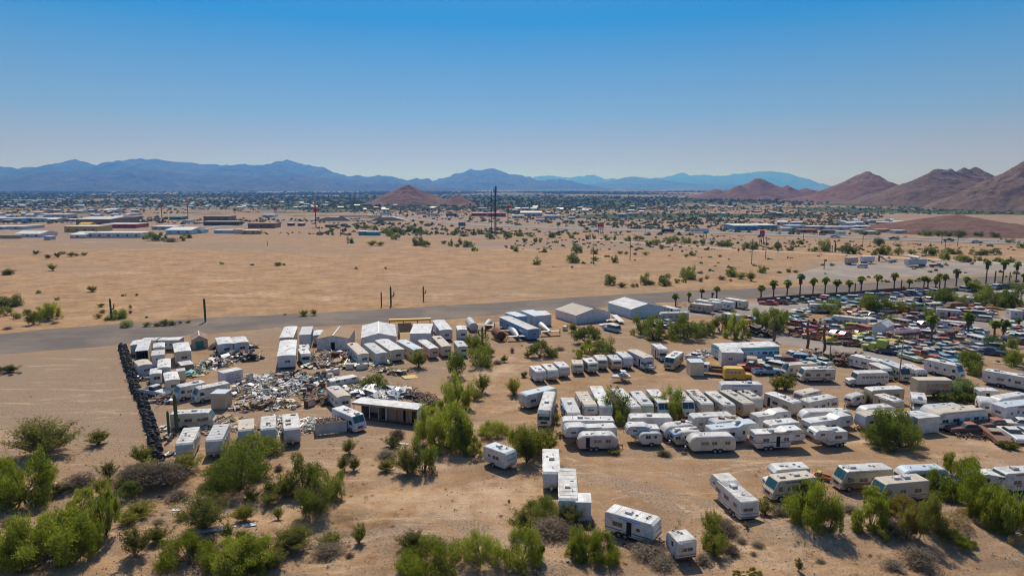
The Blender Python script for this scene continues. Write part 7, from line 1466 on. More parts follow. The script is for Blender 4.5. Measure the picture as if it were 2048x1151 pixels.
plants('N', "215,310,360,240,cr;380,200,90,70,cr;700,195,130,100,yg;60,650,360,270,pv;-60,560,240,200,pv;260,620,90,80,yg;410,570,110,70,cr;540,520,200,110,dry;775,455,110,120,cr;720,580,110,110,yg;920,590,200,110,mq;1030,340,130,130,yg;940,500,230,190,dry;1120,530,300,220,dry;1230,480,220,140,dry;1060,450,160,120,yg;1350,400,190,130,yg;1290,600,150,70,dry;560,700,180,130,pv;740,890,200,270,pv;985,740,200,110,yg;930,790,140,90,yg;250,1120,480,300,pv;520,1060,280,260,pv;80,1130,320,270,pv;330,930,260,190,pv;960,1050,190,190,cr;1150,930,170,110,cr;1470,850,290,250,cr;1340,740,100,60,yg;1790,770,160,130,yg;1670,900,110,120,cr;1770,890,90,60,cr;1340,1170,400,220,pv;1740,1170,360,240,pv;1560,910,50,60,dry;1160,770,70,30,dry;40,780,110,80,dry")
plants('O', "250,560,380,290,mq;330,330,380,190,mq;120,470,240,150,mq;60,620,150,130,mq;360,610,110,70,yg;560,560,170,110,mq;490,650,150,90,cr;740,560,260,260,mq;820,730,250,260,mq;980,600,170,210,mq;620,600,130,120,cr;570,740,80,90,yg;1100,260,110,110,cr;1060,385,100,110,cr;1130,380,90,100,cr;1450,140,100,90,dry;1410,210,130,80,cr;1370,285,140,60,dry;1370,390,130,90,yg;1530,420,210,200,cr;1650,410,180,250,mq;640,1010,300,180,cr;700,930,160,100,yg;930,1030,230,120,dry;940,960,170,110,yg;1170,930,110,130,yg;1560,980,220,110,cr;1105,1020,60,50,dry;250,1170,420,250,pv;420,1160,220,160,mq;560,1110,120,120,cr;1560,1151,220,90,pv;1700,1170,420,210,pv;575,380,70,60,dry;1740,980,180,90,dry")
plants('D', "1640,900,320,380,pv;1830,950,420,470,pv;1980,940,200,330,mq;1760,620,260,200,pv;1310,800,110,120,dry;1060,350,250,200,mq;1150,330,130,90,mq;1900,510,300,330,pv;1640,570,120,120,pv")
plants('C', "1510,600,210,190,yg;1905,700,250,260,mq;335,62,100,60,yg;445,55,70,60,yg;150,50,40,12,dry")
plants('E', "430,600,190,140,mq;520,640,200,170,mq;510,800,250,230,mq;610,680,110,90,cr;690,760,110,60,dry;530,1060,160,190,yg;850,1070,150,160,yg;760,740,70,70,cr;965,890,60,60,yg;1130,700,270,180,mq;1240,690,130,90,mq;1000,690,90,60,cr;840,640,50,80,dry;1330,620,110,40,dry;1610,560,280,190,mq;1460,435,110,100,cr;1550,700,200,130,pv;1640,650,220,150,pv;1800,650,220,150,mq;1560,480,150,80,cr;1700,480,120,90,cr;460,1130,180,120,mq;940,570,30,15,dry")
plants('F', "40,580,130,170,yg;790,790,190,150,pv;900,800,220,190,pv;1110,830,280,300,mq;1160,880,170,170,mq;1530,770,220,180,pv;1690,800,290,280,pv;90,1150,250,230,pv;380,1150,260,230,yg;200,1150,200,190,pv;480,860,90,110,yg;140,385,60,50,yg;1890,730,80,60,yg;510,1000,60,60,cr")
plants('G', "1110,520,150,140,yg;1210,530,200,150,yg;970,680,110,60,yg")
plants('H', "1545,340,200,180,mq;1570,370,110,130,mq;1985,280,150,150,mq;1770,95,160,120,blue;380,650,130,90,yg;470,655,160,110,yg;1400,610,230,170,pale;1520,580,180,150,pale;1560,660,240,130,mq;1240,640,180,90,mq;660,1120,330,310,mq;840,1140,330,330,mq;740,980,300,230,mq;560,1060,170,190,mq;930,1080,150,190,mq;1640,110,60,30,yg;1790,225,40,25,dry;1390,640,80,80,mq;980,670,30,20,dry")
plants('K', "470,290,240,290,yg;560,230,220,220,yg;400,160,150,130,yg;660,170,130,110,yg;30,240,170,180,pv;200,70,250,120,pv;450,870,220,200,cr;600,720,280,150,mq;820,790,230,170,cr;690,900,330,150,dry;640,640,90,80,mq;500,680,110,90,cr;980,810,130,80,dry;90,1160,300,260,pv;420,1160,300,300,pv;560,1080,120,130,pv;940,1060,240,230,pv;1080,1110,270,230,pv;860,1080,160,130,pv;1480,1070,280,110,dry;1590,1151,230,120,dry;1190,205,100,40,yg;1590,215,60,45,yg;1600,220,120,40,dry;1760,200,60,20,dry;1920,1110,120,110,dry;1990,900,140,210,yg;2020,1060,150,150,yg;320,590,24,26,yg;700,340,150,60,dry")
plants('L', "290,830,250,160,dry;220,720,100,70,yg;240,970,210,170,mq;360,990,120,110,dry;470,770,55,50,cr;640,670,140,130,cr;760,670,150,100,dry;920,560,200,170,pv;900,680,150,130,pv;1060,790,330,330,pv;1170,840,200,230,pv;980,720,200,200,yg;570,925,100,55,dry;430,890,80,60,dry;1330,640,130,60,dry;1520,820,220,240,pv;1590,640,220,170,pv;1590,860,160,140,pv;1860,720,330,180,gold;1960,860,250,260,gold;1800,870,130,200,gold;1720,850,180,190,dry;900,1120,60,90,cr;1930,1110,230,160,dry;1690,1120,150,110,dry;540,1170,120,70,pv;410,1170,100,50,pv;1380,790,80,50,dry;1080,1050,70,40,dry;1950,530,160,60,yg;530,990,60,30,dry")
plants('M', "1480,700,420,330,pv;1370,460,200,210,pv;1540,440,160,160,pv;1320,690,180,110,pv;1700,850,330,330,pv;1860,1000,330,330,pv;2010,1080,280,330,pv;1390,940,210,110,tuft;1560,850,110,80,tuft;1460,830,110,90,tuft;1680,950,150,110,tuft;1350,1100,120,60,dry;1280,1030,100,70,dry;1400,1170,260,110,pv;1500,1170,150,70,pv;1990,1130,100,110,tuft;1900,150,130,70,yg;1970,160,90,60,yg;1130,640,150,60,yg;1170,600,120,50,gold")
plants('I', "380,780,330,260,mq;260,740,150,170,mq;500,740,150,160,mq;40,770,190,250,mq;-80,720,200,200,mq;620,730,130,140,mq;740,700,180,180,mq;890,760,210,230,pv;1000,750,110,60,pv;790,560,100,60,mq;1150,660,170,190,mq;1240,640,200,180,mq;1330,690,190,220,mq;1380,600,120,120,mq;1860,510,240,130,mq;140,700,70,60,dry;160,210,160,110;410,150,150,130;345,130,80,70;280,182,60,45;345,178,60,55;525,170,50,60,dry;585,140,50,35;740,150,80,55,dry;845,120,120,88;940,145,110,68,yg;1045,165,90,90,yg;1155,80,90,70;1420,75,40,35;1495,78,40,35,dry;1330,82,40,24,dry;830,165,40,25,yg;0,195,90,60,dry;160,760,90,40,yg")
plants('J', "50,640,130,110;140,640,130,120;480,630,170,160;600,640,180,150;680,620,90,80;780,650,140,120;890,640,120,90;700,770,130,90,yg;640,700,70,50,yg;1100,690,120,80;1230,660,110,60,yg;1150,540,140,110;1280,570,180,150;1220,530,120,110;1410,600,110,120;1440,530,90,60;1610,440,200,90,pv;1700,600,210,170;1790,570,170,160;1900,600,140,110;1980,600,190,190;1900,395,130,60;1770,1030,160,120,blue;1840,1060,60,90,blue;1960,1000,110,95;1540,1170,200,90;1980,1150,140,90;820,400,40,30,yg;570,440,40,20,yg;1130,60,60,60;1250,90,80,60")
plants('Pp', "75,380,150,100;20,385,80,70;30,470,90,80;430,520,230,150,pv;500,500,120,90,pv;310,565,130,110;150,500,80,60;260,460,90,50;925,225,90,55,yg;1170,505,140,90;1210,495,80,70;1095,512,80,36;990,495,80,42,yg;1015,378,60,32,yg;1035,440,60,30,yg;1270,585,110,70,pale;1485,582,80,42,yg;1595,577,70,36,yg;1670,570,100,58,yg;1750,565,80,40,yg;1840,547,40,25,yg;1915,542,50,25,yg;575,308,40,28;380,240,60,30,pale;60,610,70,36,dry;55,1060,130,70,cr;-10,1050,60,50,cr;190,1060,40,14,dry;1330,395,40,38,cr;1328,445,30,30,cr;60,48,90,22;1255,268,50,20;1495,490,30,18,cr;545,550,70,30,dry;100,1080,40,14,dry;1390,262,40,18,cr")
plants('R', "750,745,50,50;1300,765,100,72;1355,775,70,50;1497,750,50,28,yg;1550,765,50,52;1605,775,50,28,yg;1630,755,55,50;1690,775,85,52;1745,805,60,58,pv;920,762,80,16,yg;990,764,70,14,yg;805,630,45,42;870,635,80,28;940,640,60,38;1030,655,70,38;1110,660,60,38;1165,655,60,34;1235,640,80,40;1290,660,80,46;1355,670,50,34;1440,670,60,28;1580,670,60,38;1060,690,80,48;1110,715,90,46,pv;1660,690,80,38,dry;1785,670,50,42;1870,712,75,44,pv;2010,700,80,46;165,925,60,20;215,922,36,16;800,950,36,14;1035,950,26,20")
plants('S', "30,810,60,48;255,818,55,38;520,820,85,66;660,830,65,46;490,900,110,75;825,900,60,58;200,915,80,32;105,738,45,34;190,738,40,38;225,738,30,30;325,700,80,48;475,705,60,38;610,712,45,42;655,710,40,38;765,722,60,44;825,718,40,38;925,728,65,44;1015,725,90,28;1100,770,60,46;1160,760,90,46;1195,790,45,36;1265,735,70,44;1310,740,70,50;1395,745,80,42;1470,750,50,26;1530,755,50,42;1605,755,50,36;1680,770,80,44;1730,770,70,46;1880,785,70,46;1940,790,70,56;1855,803,34,44,dry;1450,845,60,38;1395,858,45,28,yg;1070,840,60,22,yg;985,838,40,20,cr;915,835,40,20,cr;865,830,50,24,cr;790,1080,105,85;1065,1075,85,88;1125,1075,50,30,yg;885,1097,80,38,cr;970,1097,60,28,yg;670,885,70,20,cr;1665,855,36,18,yg;480,945,24,20,yg;65,690,70,26;150,693,60,26;600,640,60,20,cr;360,742,28,24;1000,1092,30,40,dry")
plants('U', "85,800,80,56;30,795,50,24;195,755,50,34;260,752,60,30;180,803,60,38;460,810,90,84;375,810,60,34;610,820,70,50;660,830,100,74;710,825,60,50;870,840,60,40;905,835,60,48;960,838,80,66;1055,840,70,54;1165,835,70,34,yg;1290,845,70,58;1345,840,60,52;1420,880,60,54;1460,830,80,42;1525,835,70,34;1680,840,80,34;1740,840,60,38;1840,840,80,34;1520,885,50,34;1590,897,100,28;1690,885,50,38;1755,895,50,24;1865,897,60,34;1960,902,60,24;170,975,40,24,yg;225,975,40,22,dry;95,980,40,18,dry;905,765,100,54;1380,690,80,36;1450,690,60,36;1290,685,80,38;1240,680,60,26;1560,700,100,46;1700,695,60,34;1830,700,70,36;1050,770,60,20,dry;790,682,70,32,yg;1950,745,60,36;2030,780,40,40")
plants('Q', "275,835,55,25,cr;370,865,50,25,cr;445,858,60,34,cr;490,832,40,18;558,853,50,32,cr;605,847,40,16,cr;660,845,50,16,cr;410,965,52,46,yg;50,997,80,24,cr;1765,912,40,14;2010,922,40,16,dry;1200,722,80,60;1250,725,70,56;1300,727,60,44;1450,727,60,46;1490,705,60,38;1145,712,40,30;1350,735,100,40,dry")
# ---- labels for plants: kind, place, order from the west
_ord = ["first", "second", "third", "fourth", "fifth", "sixth", "seventh", "eighth", "ninth", "tenth", "eleventh", "twelfth", "thirteenth", "fourteenth", "fifteenth", "sixteenth", "seventeenth", "eighteenth", "nineteenth", "twentieth"]
def ordinal(i):
 if i < 20: return _ord[i]
 t = ["twenty", "thirty", "forty", "fifty", "sixty", "seventy", "eighty", "ninety"][(i+1)//10-2]; u = (i+1) % 10
 return (t[:-1]+"ieth") if u == 0 else t+"-"+_ord[u-1]
bykey = {}
for i, p in enumerate(PL):
 sz_ = "large" if p[2] > 45 else "small" if p[2] < 18 else "mid-sized"; bykey.setdefault((p[4], region(p[0], p[1]), sz_), []).append(i)
rngp = random.Random(99)
for (kind, rg, sz_), idx in bykey.items():
 idx.sort(key=lambda i: PL[i][0])
 for k, i in enumerate(idx):
  px, py, w, h, kd = PL[i]; g = PG(px, py); m = (g-Vector((0, 0, CAMH))).length/FPX; W = w*m*1.08
  dep = math.atan2(CAMH, g.y); H = max(0.35, (h*m-W*0.35*math.sin(dep))/math.cos(dep)*1.0); H = max(H, W*0.40)
  lod = 0 if w > 55 else 1 if w > 17 else 2; m1, m2 = plant_mesh(kd, lod, rngp.randrange(4 if lod == 0 else 3))
  # the pixel row given is the lowest visible edge of the crown: stand the plant half a width behind it
  root = empty(PLK[kd][0], (g.x, g.y+W*0.30, hz(g.x, g.y+W*0.30)-0.03), rngp.uniform(0, 6.28)); root.scale = (W, W*rngp.uniform(0.85, 1.1), H)
  a = PLN[kd]; n = len(idx)
  lab = f"{sz_} {a} {rg}" if n == 1 else f"{sz_} {a} {rg}, {ordinal(k)} from the left"
  tag(root, lab, PLK[kd][1]); c = link("crown", m1, parent=root); s = link("stems" if kd in ('cr', 'yg', 'dry', 'tuft', 'blue') else "trunk", m2, parent=root)
# ---- palms
def palm_mesh(var):
 def f():
  rs = np.random.RandomState(var+50); V = [];
  for i in range(26):
   a = rs.uniform(0, 6.283); el = rs.uniform(-0.5, 1.35); L = rs.uniform(0.75, 1.0); d = np.array([math.cos(a)*math.cos(el), math.sin(a)*math.cos(el), math.sin(el)]); s = np.cross(d, [0, 0, 1.0]); s /= np.linalg.norm(s)+1e-6; u = np.cross(s, d)
   c = d*L*0.45
   for j in range(13):
    t = (j/12-0.5)*2.3; dd = d*math.cos(t)+s*math.sin(t); tip = c+dd*L*0.62+np.array([0, 0, -0.16*(1+abs(t))]); q = c+dd*0.18
    w = 0.05*(s*math.cos(t)-d*math.sin(t)); V += [c, q+dd*0.1+w, tip, c, tip, q+dd*0.1-w]
  return tri_mesh("fronds", np.array(V), ["palm_green"])
 return cached(("palm", var), f)
def skirt_mesh(var):
 def f():
  rs = np.random.RandomState(var+80); n = 420; a = rs.uniform(0, 6.283, n); z = -rs.uniform(0, 1.0, n); r = 0.32*(1+0.3*z)*rs.uniform(0.6, 1.1, n)+0.05; C = np.stack([r*np.cos(a), r*np.sin(a), z], 1)
  return tri_mesh("dead_frond_skirt", tri_cloud(C, rs.uniform(0.25, 0.5, n), rs, 3.0, 0.22), ["palm_dead"])
 return cached(("skirt", var), f)
palms = [('I', 262, 418, 290), ('I', 395, 370, 275), ('I', 528, 335, 240), ('I', 635, 332, 280), ('I', 682, 338, 215), ('I', 1135, 345, 205), ('I', 1262, 335, 160), ('I', 1400, 328, 158), ('I', 1532, 320, 100), ('I', 1665, 308, 140), ('I', 1788, 300, 130), ('I', 1905, 295, 152), ('I', 2035, 285, 160),
   ('J', 378, 430, 278), ('J', 540, 420, 258), ('J', 715, 408, 245), ('J', 868, 400, 305), ('J', 1020, 390, 275), ('J', 1060, 390, 290), ('J', 1140, 410, 288), ('J', 1180, 388, 255), ('J', 1235, 398, 262), ('J', 1350, 372, 215), ('J', 1450, 420, 290), ('J', 1655, 345, 142), ('J', 1822, 345, 142), ('J', 1962, 335, 162), ('J', 2038, 330, 255)]
yard_palms = [('J', 1090, 1000, 700, "tall palm rising from the junkyard beside the ladder truck"), ('J', 1465, 900, 680, "palm with yellowing fronds in the junkyard"), ('J', 1740, 900, 745, "low wide palm of the clump in the junkyard, on its west side"), ('J', 1830, 905, 735, "low wide palm of the clump in the junkyard, on its east side"), ('J', 1990, 810, 715, "palm by the cream sedan at the junkyard's edge")]
def palm(t, x, yb, yt, label, group=None):
 p = PT(t, x, yb); sc = TILES[t][2]; m = p.length/FPX; H = (yb-yt)/sc*m/math.cos(math.atan2(CAMH, p.y)); root = empty("fan_palm", p, rngp.uniform(0, 6.28)); tag(root, label, "palm tree", group); cr = min(1.9, H*0.34); th = H-cr*0.75
 b = MB(); k = 6; lx = rngp.uniform(-0.3, 0.3)
 for i in range(k): b.bar((lx*(i/k)**2, 0, th*i/k), (lx*((i+1)/k)**2, 0, th*(i+1)/k+0.02), 0.30-0.015*i, 0, 8, 0.285-0.015*i)
 b.link("trunk", [MT("bark")], root); o = link("fronds", palm_mesh(rngp.randrange(4)), parent=root, loc=(lx, 0, th)); o.scale = (cr*1.05, cr*1.05, cr*0.95)
 s = link("dead_frond_skirt", skirt_mesh(rngp.randrange(3)), parent=root, loc=(lx, 0, th+0.1)); s.scale = (cr*0.95, cr*0.95, H*rngp.uniform(0.2, 0.33))
for i, (t, x, yb, yt) in enumerate(palms): palm(t, x, yb, yt, f"{ordinal(i)} fan palm from the left in the row behind the parked cars", "fan palms of the long row")
for q in yard_palms: palm(*q)
# ---- saguaros
def saguaro(tile, x, yb, yt, label, arms=1, group=None):
 p = PT(tile, x, yb); sc = TILES[tile][2]; m = p.length/FPX; H = (yb-yt)/sc*m*1.03; root = empty("saguaro_cactus", p, 0); tag(root, label, "cactus", group); r = max(0.22, H*0.045); b = MB(); n = 10
 def col(pts, r0, bb):
  for i in range(len(pts)-1):
   rr0 = r0*(0.8 if i == 0 else 1.0); rr1 = r0*(0.45 if i == len(pts)-2 else 1.0); bb.bar(pts[i], pts[i+1], rr0, 0, n, rr1)
 col([(0, 0, 0), (0, 0, H*0.2), (0, 0, H*0.9), (0, 0, H)], r, b); b.link("stem", [MT("cactus")], root)
 for k in range(arms):
  s = 1 if k % 2 == 0 else -1; z0 = H*(0.45+0.1*k); bb = MB(); col([(0, 0, z0), (s*r*3, 0, z0+r*1.2), (s*r*3.6, 0, z0+r*3), (s*r*3.7, 0, min(H*0.92, z0+H*0.3))], r*0.7, bb); bb.link("arm", [MT("cactus")], root)
for q in (('full', 411, 643, 600, "straight saguaro at the paved strip above the wreck lot", 0), ('full', 223, 637, 602, "saguaro with one raised arm beside a green bush", 1), ('full', 763, 613, 584, "thinnest of three saguaros beyond the paved strip", 0), ('full', 782, 611, 573, "middle saguaro of three beyond the paved strip", 1), ('full', 847, 601, 572, "third saguaro beyond the strip, standing apart", 1), ('full', 1074, 528, 511, "short armed saguaro with a shrub at its foot", 2),
    ('B', 687, 545, 172, "tall leaning cactus in front of the gutted cream motorhome", 0), ('B', 605, 560, 330, "short cactus column beside the tall one", 0), ('E', 535, 590, 370, "many-armed saguaro among bushes near the pink trailer", 3), ('J', 315, 432, 345, "first column cactus between the palms of the row", 0), ('J', 788, 408, 315, "second column cactus between the palms of the row", 0), ('J', 1745, 345, 235, "third column cactus between the far palms of the row", 0), ('J', 1895, 335, 245, "last column cactus between the far palms of the row", 1), ('U', 512, 817, 765, "shorter of twin saguaros before the graded lot", 0), ('U', 533, 812, 740, "taller of twin saguaros before the graded lot", 0), ('U', 1305, 815, 775, "saguaro between shrubs beyond the graded lot", 0), ('full', 1671, 505, 489, "small saguaro near the highway before the storage yard", 0)):
 saguaro(*q)
# ================================================================ TOWN AND FAR BUILDINGS
def tb(tile, x0, x1, yroof, yb, dep, wall, roof, label, cat="building", gable=False, win=True, name="town_building", rot=0.0):
 """building seen across the plain: near wall spans x0..x1, its eave at yroof, its foot at yb (picture rows)"""
 X0, Yb = T(tile, x0, yb); X1, Yt = T(tile, x1, yroof); a = P(X0, Yb); b_ = P(X1, Yb); W = (b_-a).length; m = a.y/FPX*1.02; H = max(2.6, (Yb-Yt)*m)
 c = (a+b_)/2; root = empty(name, (c.x, c.y+dep/2, 0), rot); tag(root, label, cat); b = MB(); b.box(-W/2, W/2, -dep/2, dep/2, 0, H, 0); b.link("walls", [MT(wall)], root); r = MB()
 if gable:
  rise = min(1.8, dep*0.12)
  vs = [(-W/2-0.4, -dep/2-0.4, H-0.05), (W/2+0.4, -dep/2-0.4, H-0.05), (W/2+0.4, 0, H+rise), (-W/2-0.4, 0, H+rise), (W/2+0.4, dep/2+0.4, H-0.05), (-W/2-0.4, dep/2+0.4, H-0.05)]
  r.add(vs, [(0, 1, 2, 3), (3, 2, 4, 5), (0, 3, 5), (1, 4, 2), (0, 5, 4, 1)], 0)
 else: r.box(-W/2-0.3, W/2+0.3, -dep/2-0.3, dep/2+0.3, H+0.003, H+0.35, 0)
 r.link("roof", [MT(roof)], root)
 if win and W > 12 and (X1-X0) > 14:
  n = int(W/7)
  wm = cached(("twin",), lambda: (lambda q: (q.materials.append(MT("glass_dark")), q)[1])((lambda bb: bb.mesh("window"))(MB().box(-1.0, 1.0, -0.04, 0.04, -0.6, 0.6, 0))))
  for i in range(min(n, 10)): link("window", wm, parent=root, loc=(-W/2+W*(i+0.5)/min(n, 10), -dep/2-0.02, min(H*0.5, 2.2)))
 return root
tb('V', 195, 555, 528, 578, 22, "body_lilac", "roof_white", "white low warehouse with bright roof at the western edge of the plain", gable=True)
tb('V', 955, 1165, 540, 590, 30, "body_lilac", "roof_white", "gabled end block of the long white warehouse", gable=True)
tb('V', 1172, 1925, 520, 582, 18, "body_white", "roof_white", "long white warehouse stretching right from its gabled block")
tb('V', 1040, 1510, 330, 408, 60, "body_brown", "roof_grey", "largest brown hall of the town with grey gable roof", gable=True)
tb('V', 880, 1330, 432, 505, 25, "junk_yellow", "roof_tan", "ochre walled market hall before the brown hall")
tb('V', 1080, 1230, 405, 425, 12, "junk_yellow", "body_yellow", "small yellow pavilion roof above the ochre hall", gable=True)
tb('V', 1395, 1862, 400, 450, 25, "body_red", "roof_white", "long red-brown store with white roof")
tb('V', 1500, 1810, 300, 338, 25, "body_maroon", "roof_rust", "dark red flat store behind the red-brown one")
tb('V', 600, 685, 570, 612, 7, "body_grey", "roof_white", "tiny grey hut alone on the plain before the town", win=False)
tb('V', 125, 305, 432, 470, 18, "body_skyblue", "roof_white", "pale blue shed by the town's green trees")
tb('V', 305, 475, 428, 455, 15, "body_grey", "roof_grey", "grey shed right of the pale blue shed")
tb('V', 60, 315, 318, 365, 25, "body_skyblue", "roof_white", "white-roofed blue store behind the town trees")
tb('V', 330, 445, 318, 360, 20, "body_grey", "roof_white", "narrow white-roofed store behind the town trees")
tb('V', 460, 625, 322, 368, 25, "body_skyblue", "roof_white", "second blue store with bright roof behind the trees")
tb('V', 640, 770, 330, 372, 25, "body_tan", "roof_white", "tan store with tilted white roof left of the brown hall", gable=True)
tb('V', 800, 1035, 335, 362, 20, "body_grey", "roof_white", "long grey store just left of the brown hall")
tb('V', 0, 275, 560, 592, 3, "body_tan", "roof_tan", "low tan yard wall at the western picture edge", "wall", win=False)
tb('V', -160, 65, 440, 470, 20, "body_skyblue", "roof_white", "blue shed cut by the western picture edge")
tb('V', -100, 60, 320, 360, 20, "body_grey", "roof_white", "grey store cut by the western picture edge")
tb('V', 25, 130, 348, 372, 15, "body_brown", "roof_white", "little brown house with bright roof left of the trees")
tb('V', 1505, 1705, 352, 385, 20, "body_grey", "roof_white", "white-roofed block right of the brown hall")
tb('V', 480, 900, 268, 312, 25, "body_grey", "roof_white", "long pale store in the middle rows of the town")
tb('V', 910, 1110, 222, 240, 18, "body_cream", "roof_grey", "cream house row in the northern town")
tb('V', 1110, 1245, 175, 205, 20, "body_grey", "roof_white", "white-roofed hall in the northern town")
tb('V', 1420, 1580, 200, 232, 20, "body_skyblue", "roof_white", "bluish gable hall in the northern town", gable=True)
tb('V', 1690, 1850, 258, 280, 18, "body_grey", "roof_blue", "bluish grey block behind the dark red store")
tb('V', 85, 215, 66, 84, 40, "body_white", "roof_white", "far white hangar at the foot of the valley, west one")
tb('V', 260, 480, 72, 84, 40, "body_white", "roof_white", "far long white hangar at the foot of the valley")
tb('V', 490, 620, 68, 80, 40, "body_lilac", "roof_blue", "far bluish hangar east of the white ones")
tb('V', 480, 590, 218, 240, 15, "body_tan", "roof_rust", "rust-roofed house in the northern town")
tb('V', 600, 800, 206, 222, 15, "body_tan", "roof_tan", "tan house row in the northern town")
tb('V', 520, 590, 148, 164, 15, "body_white", "roof_white", "bright small house among dark far trees")
tb('Z', 20, 290, 442, 478, 22, "body_grey", "roof_white", "white-roofed shed behind the double warehouse")
tb('Z', 190, 500, 480, 535, 30, "body_skyblue", "roof_white", "double white warehouse with wide bright roof", gable=True)
tb('Z', 500, 620, 482, 522, 15, "body_skyblue", "roof_white", "lower bay joined to the double warehouse")
tb('Z', 770, 860, 488, 520, 12, "body_skyblue", "roof_blue", "blue shed in the rubble strip right of the warehouse")
tb('Z', 865, 1000, 485, 522, 12, "body_lilac", "roof_white", "lilac shed in the rubble strip")
tb('Z', 1010, 1090, 480, 525, 10, "body_cream", "roof_tan", "cream house at the end of the rubble strip")
tb('Z', 1095, 1290, 490, 530, 12, "body_tan", "roof_tan", "row of tan huts at the end of the rubble strip")
tb('Z', 1300, 1330, 500, 528, 5, "junk_yellow", "roof_tan", "tiny yellow hut beside the tan huts", win=False)
tb('Z', 645, 945, 320, 372, 25, "body_brown", "roof_brown", "brown adobe-style inn with stepped roof", gable=False)
tb('Z', 645, 1070, 382, 425, 12, "wood_dark", "roof_tan", "low dark walls around the brown inn", "wall", win=False)
tb('Z', 1180, 1500, 405, 458, 20, "body_brown", "roof_brown", "long brown restaurant block beside the ramp")
tb('Z', 235, 375, 325, 358, 20, "body_darkgreen", "body_darkgreen", "dark green roofed station under the red pole sign")
tb('Z', 400, 480, 362, 395, 15, "body_white", "roof_white", "small white building beside the green station")
tb('Z', 1350, 1490, 300, 325, 18, "body_lilac", "roof_blue", "blue-grey low block right of the pole sign with blue box")
tb('Z', 1655, 1720, 412, 430, 8, "wood_dark", "roof_tan", "small dark block on the paved pad, west one", win=False)
tb('Z', 1780, 1845, 410, 432, 8, "wood_dark", "roof_tan", "small dark block on the paved pad, east one", win=False)
tb('R', 820, 880, 652, 680, 9, "body_teal", "roof_white", "teal hut with white roof alone on the plain, west half")
tb('R', 884, 982, 655, 682, 9, "body_teal", "roof_white", "wider teal hut with white roof alone on the plain")
tb('R', 555, 632, 602, 618, 9, "body_brown", "roof_brown", "small dark brown block at the road below the pole sign", win=False)
tb('W', 300, 500, 455, 490, 25, "body_red", "roof_rust", "red-roofed fuel stop store left of the mast")
tb('W', 510, 760, 452, 500, 30, "body_brown", "body_red", "long red-edged truck stop behind the mast")
tb('W', 965, 1255, 445, 492, 40, "body_grey", "body_grey", "grey arched hall right of the fuel stop", gable=True)
tb('W', 850, 1015, 488, 520, 20, "body_skyblue", "roof_white", "pale long canopy before the grey hall")
tb('W', 1175, 1280, 505, 530, 12, "body_white", "body_red", "low building with red roof edge before the grey hall")
tb('W', 1290, 1500, 488, 525, 18, "body_skyblue", "roof_white", "pale blue shed row right of the red-edged building")
tb('W', 1170, 1290, 532, 562, 10, "body_white", "roof_white", "white shed in front of the red-edged building")
tb('W', 1620, 1710, 505, 535, 12, "body_grey", "roof_white", "grey shed near the round dark tree")
tb('W', 380, 500, 383, 405, 18, "body_skyblue", "roof_blue", "pale blue house in the trees behind the mast")
tb('S', 850, 920, 512, 535, 15, "body_grey", "roof_grey", "grey house east of the fuel stop, west one")
tb('S', 930, 1010, 508, 525, 15, "body_cream", "roof_tan", "cream house east of the fuel stop, east one")
tb('X', 990, 1260, 185, 238, 35, "body_blue", "roof_white", "blue warehouse with wide white roof beside the highway")
tb('X', 1262, 1490, 180, 222, 30, "body_blue", "roof_white", "second bay of the blue warehouse")
tb('X', 1540, 1672, 212, 245, 10, "body_lilac", "roof_white", "white storage unit right of the blue warehouse")
tb('X', 1620, 1810, 185, 225, 15, "body_skyblue", "roof_blue", "pale blue storage block behind the white unit")
tb('X', 1755, 1960, 232, 266, 9, "body_red", "roof_rust", "red storage block by the highway")
tb('U', 445, 560, 640, 670, 4, "body_brown", "roof_tan", "brown yard wall before the storage yard", "wall", win=False)
tb('U', 562, 620, 652, 678, 7, "body_white", "roof_white", "white box unit at the brown yard wall")
tb('U', 690, 770, 635, 660, 9, "body_white", "roof_white", "white parked unit in the eastern storage yard")
tb('U', 800, 868, 650, 675, 8, "body_lilac", "roof_white", "lilac unit in the eastern storage yard")
tb('U', 870, 970, 638, 658, 9, "body_pink", "roof_rust", "pinkish units below the brown mound")
tb('U', 470, 690, 615, 636, 14, "body_lilac", "roof_white", "row of white roofs in the eastern storage yard")
tb('U', 700, 830, 612, 630, 14, "body_lilac", "roof_white", "second row of white roofs in the eastern storage yard")
tb('U', 330, 460, 612, 632, 14, "body_grey", "roof_white", "row of pale roofs left of the eastern storage yard")
tb('U', 1015, 1105, 650, 668, 9, "body_grey", "roof_white", "pale unit at the foot of the brown mound")
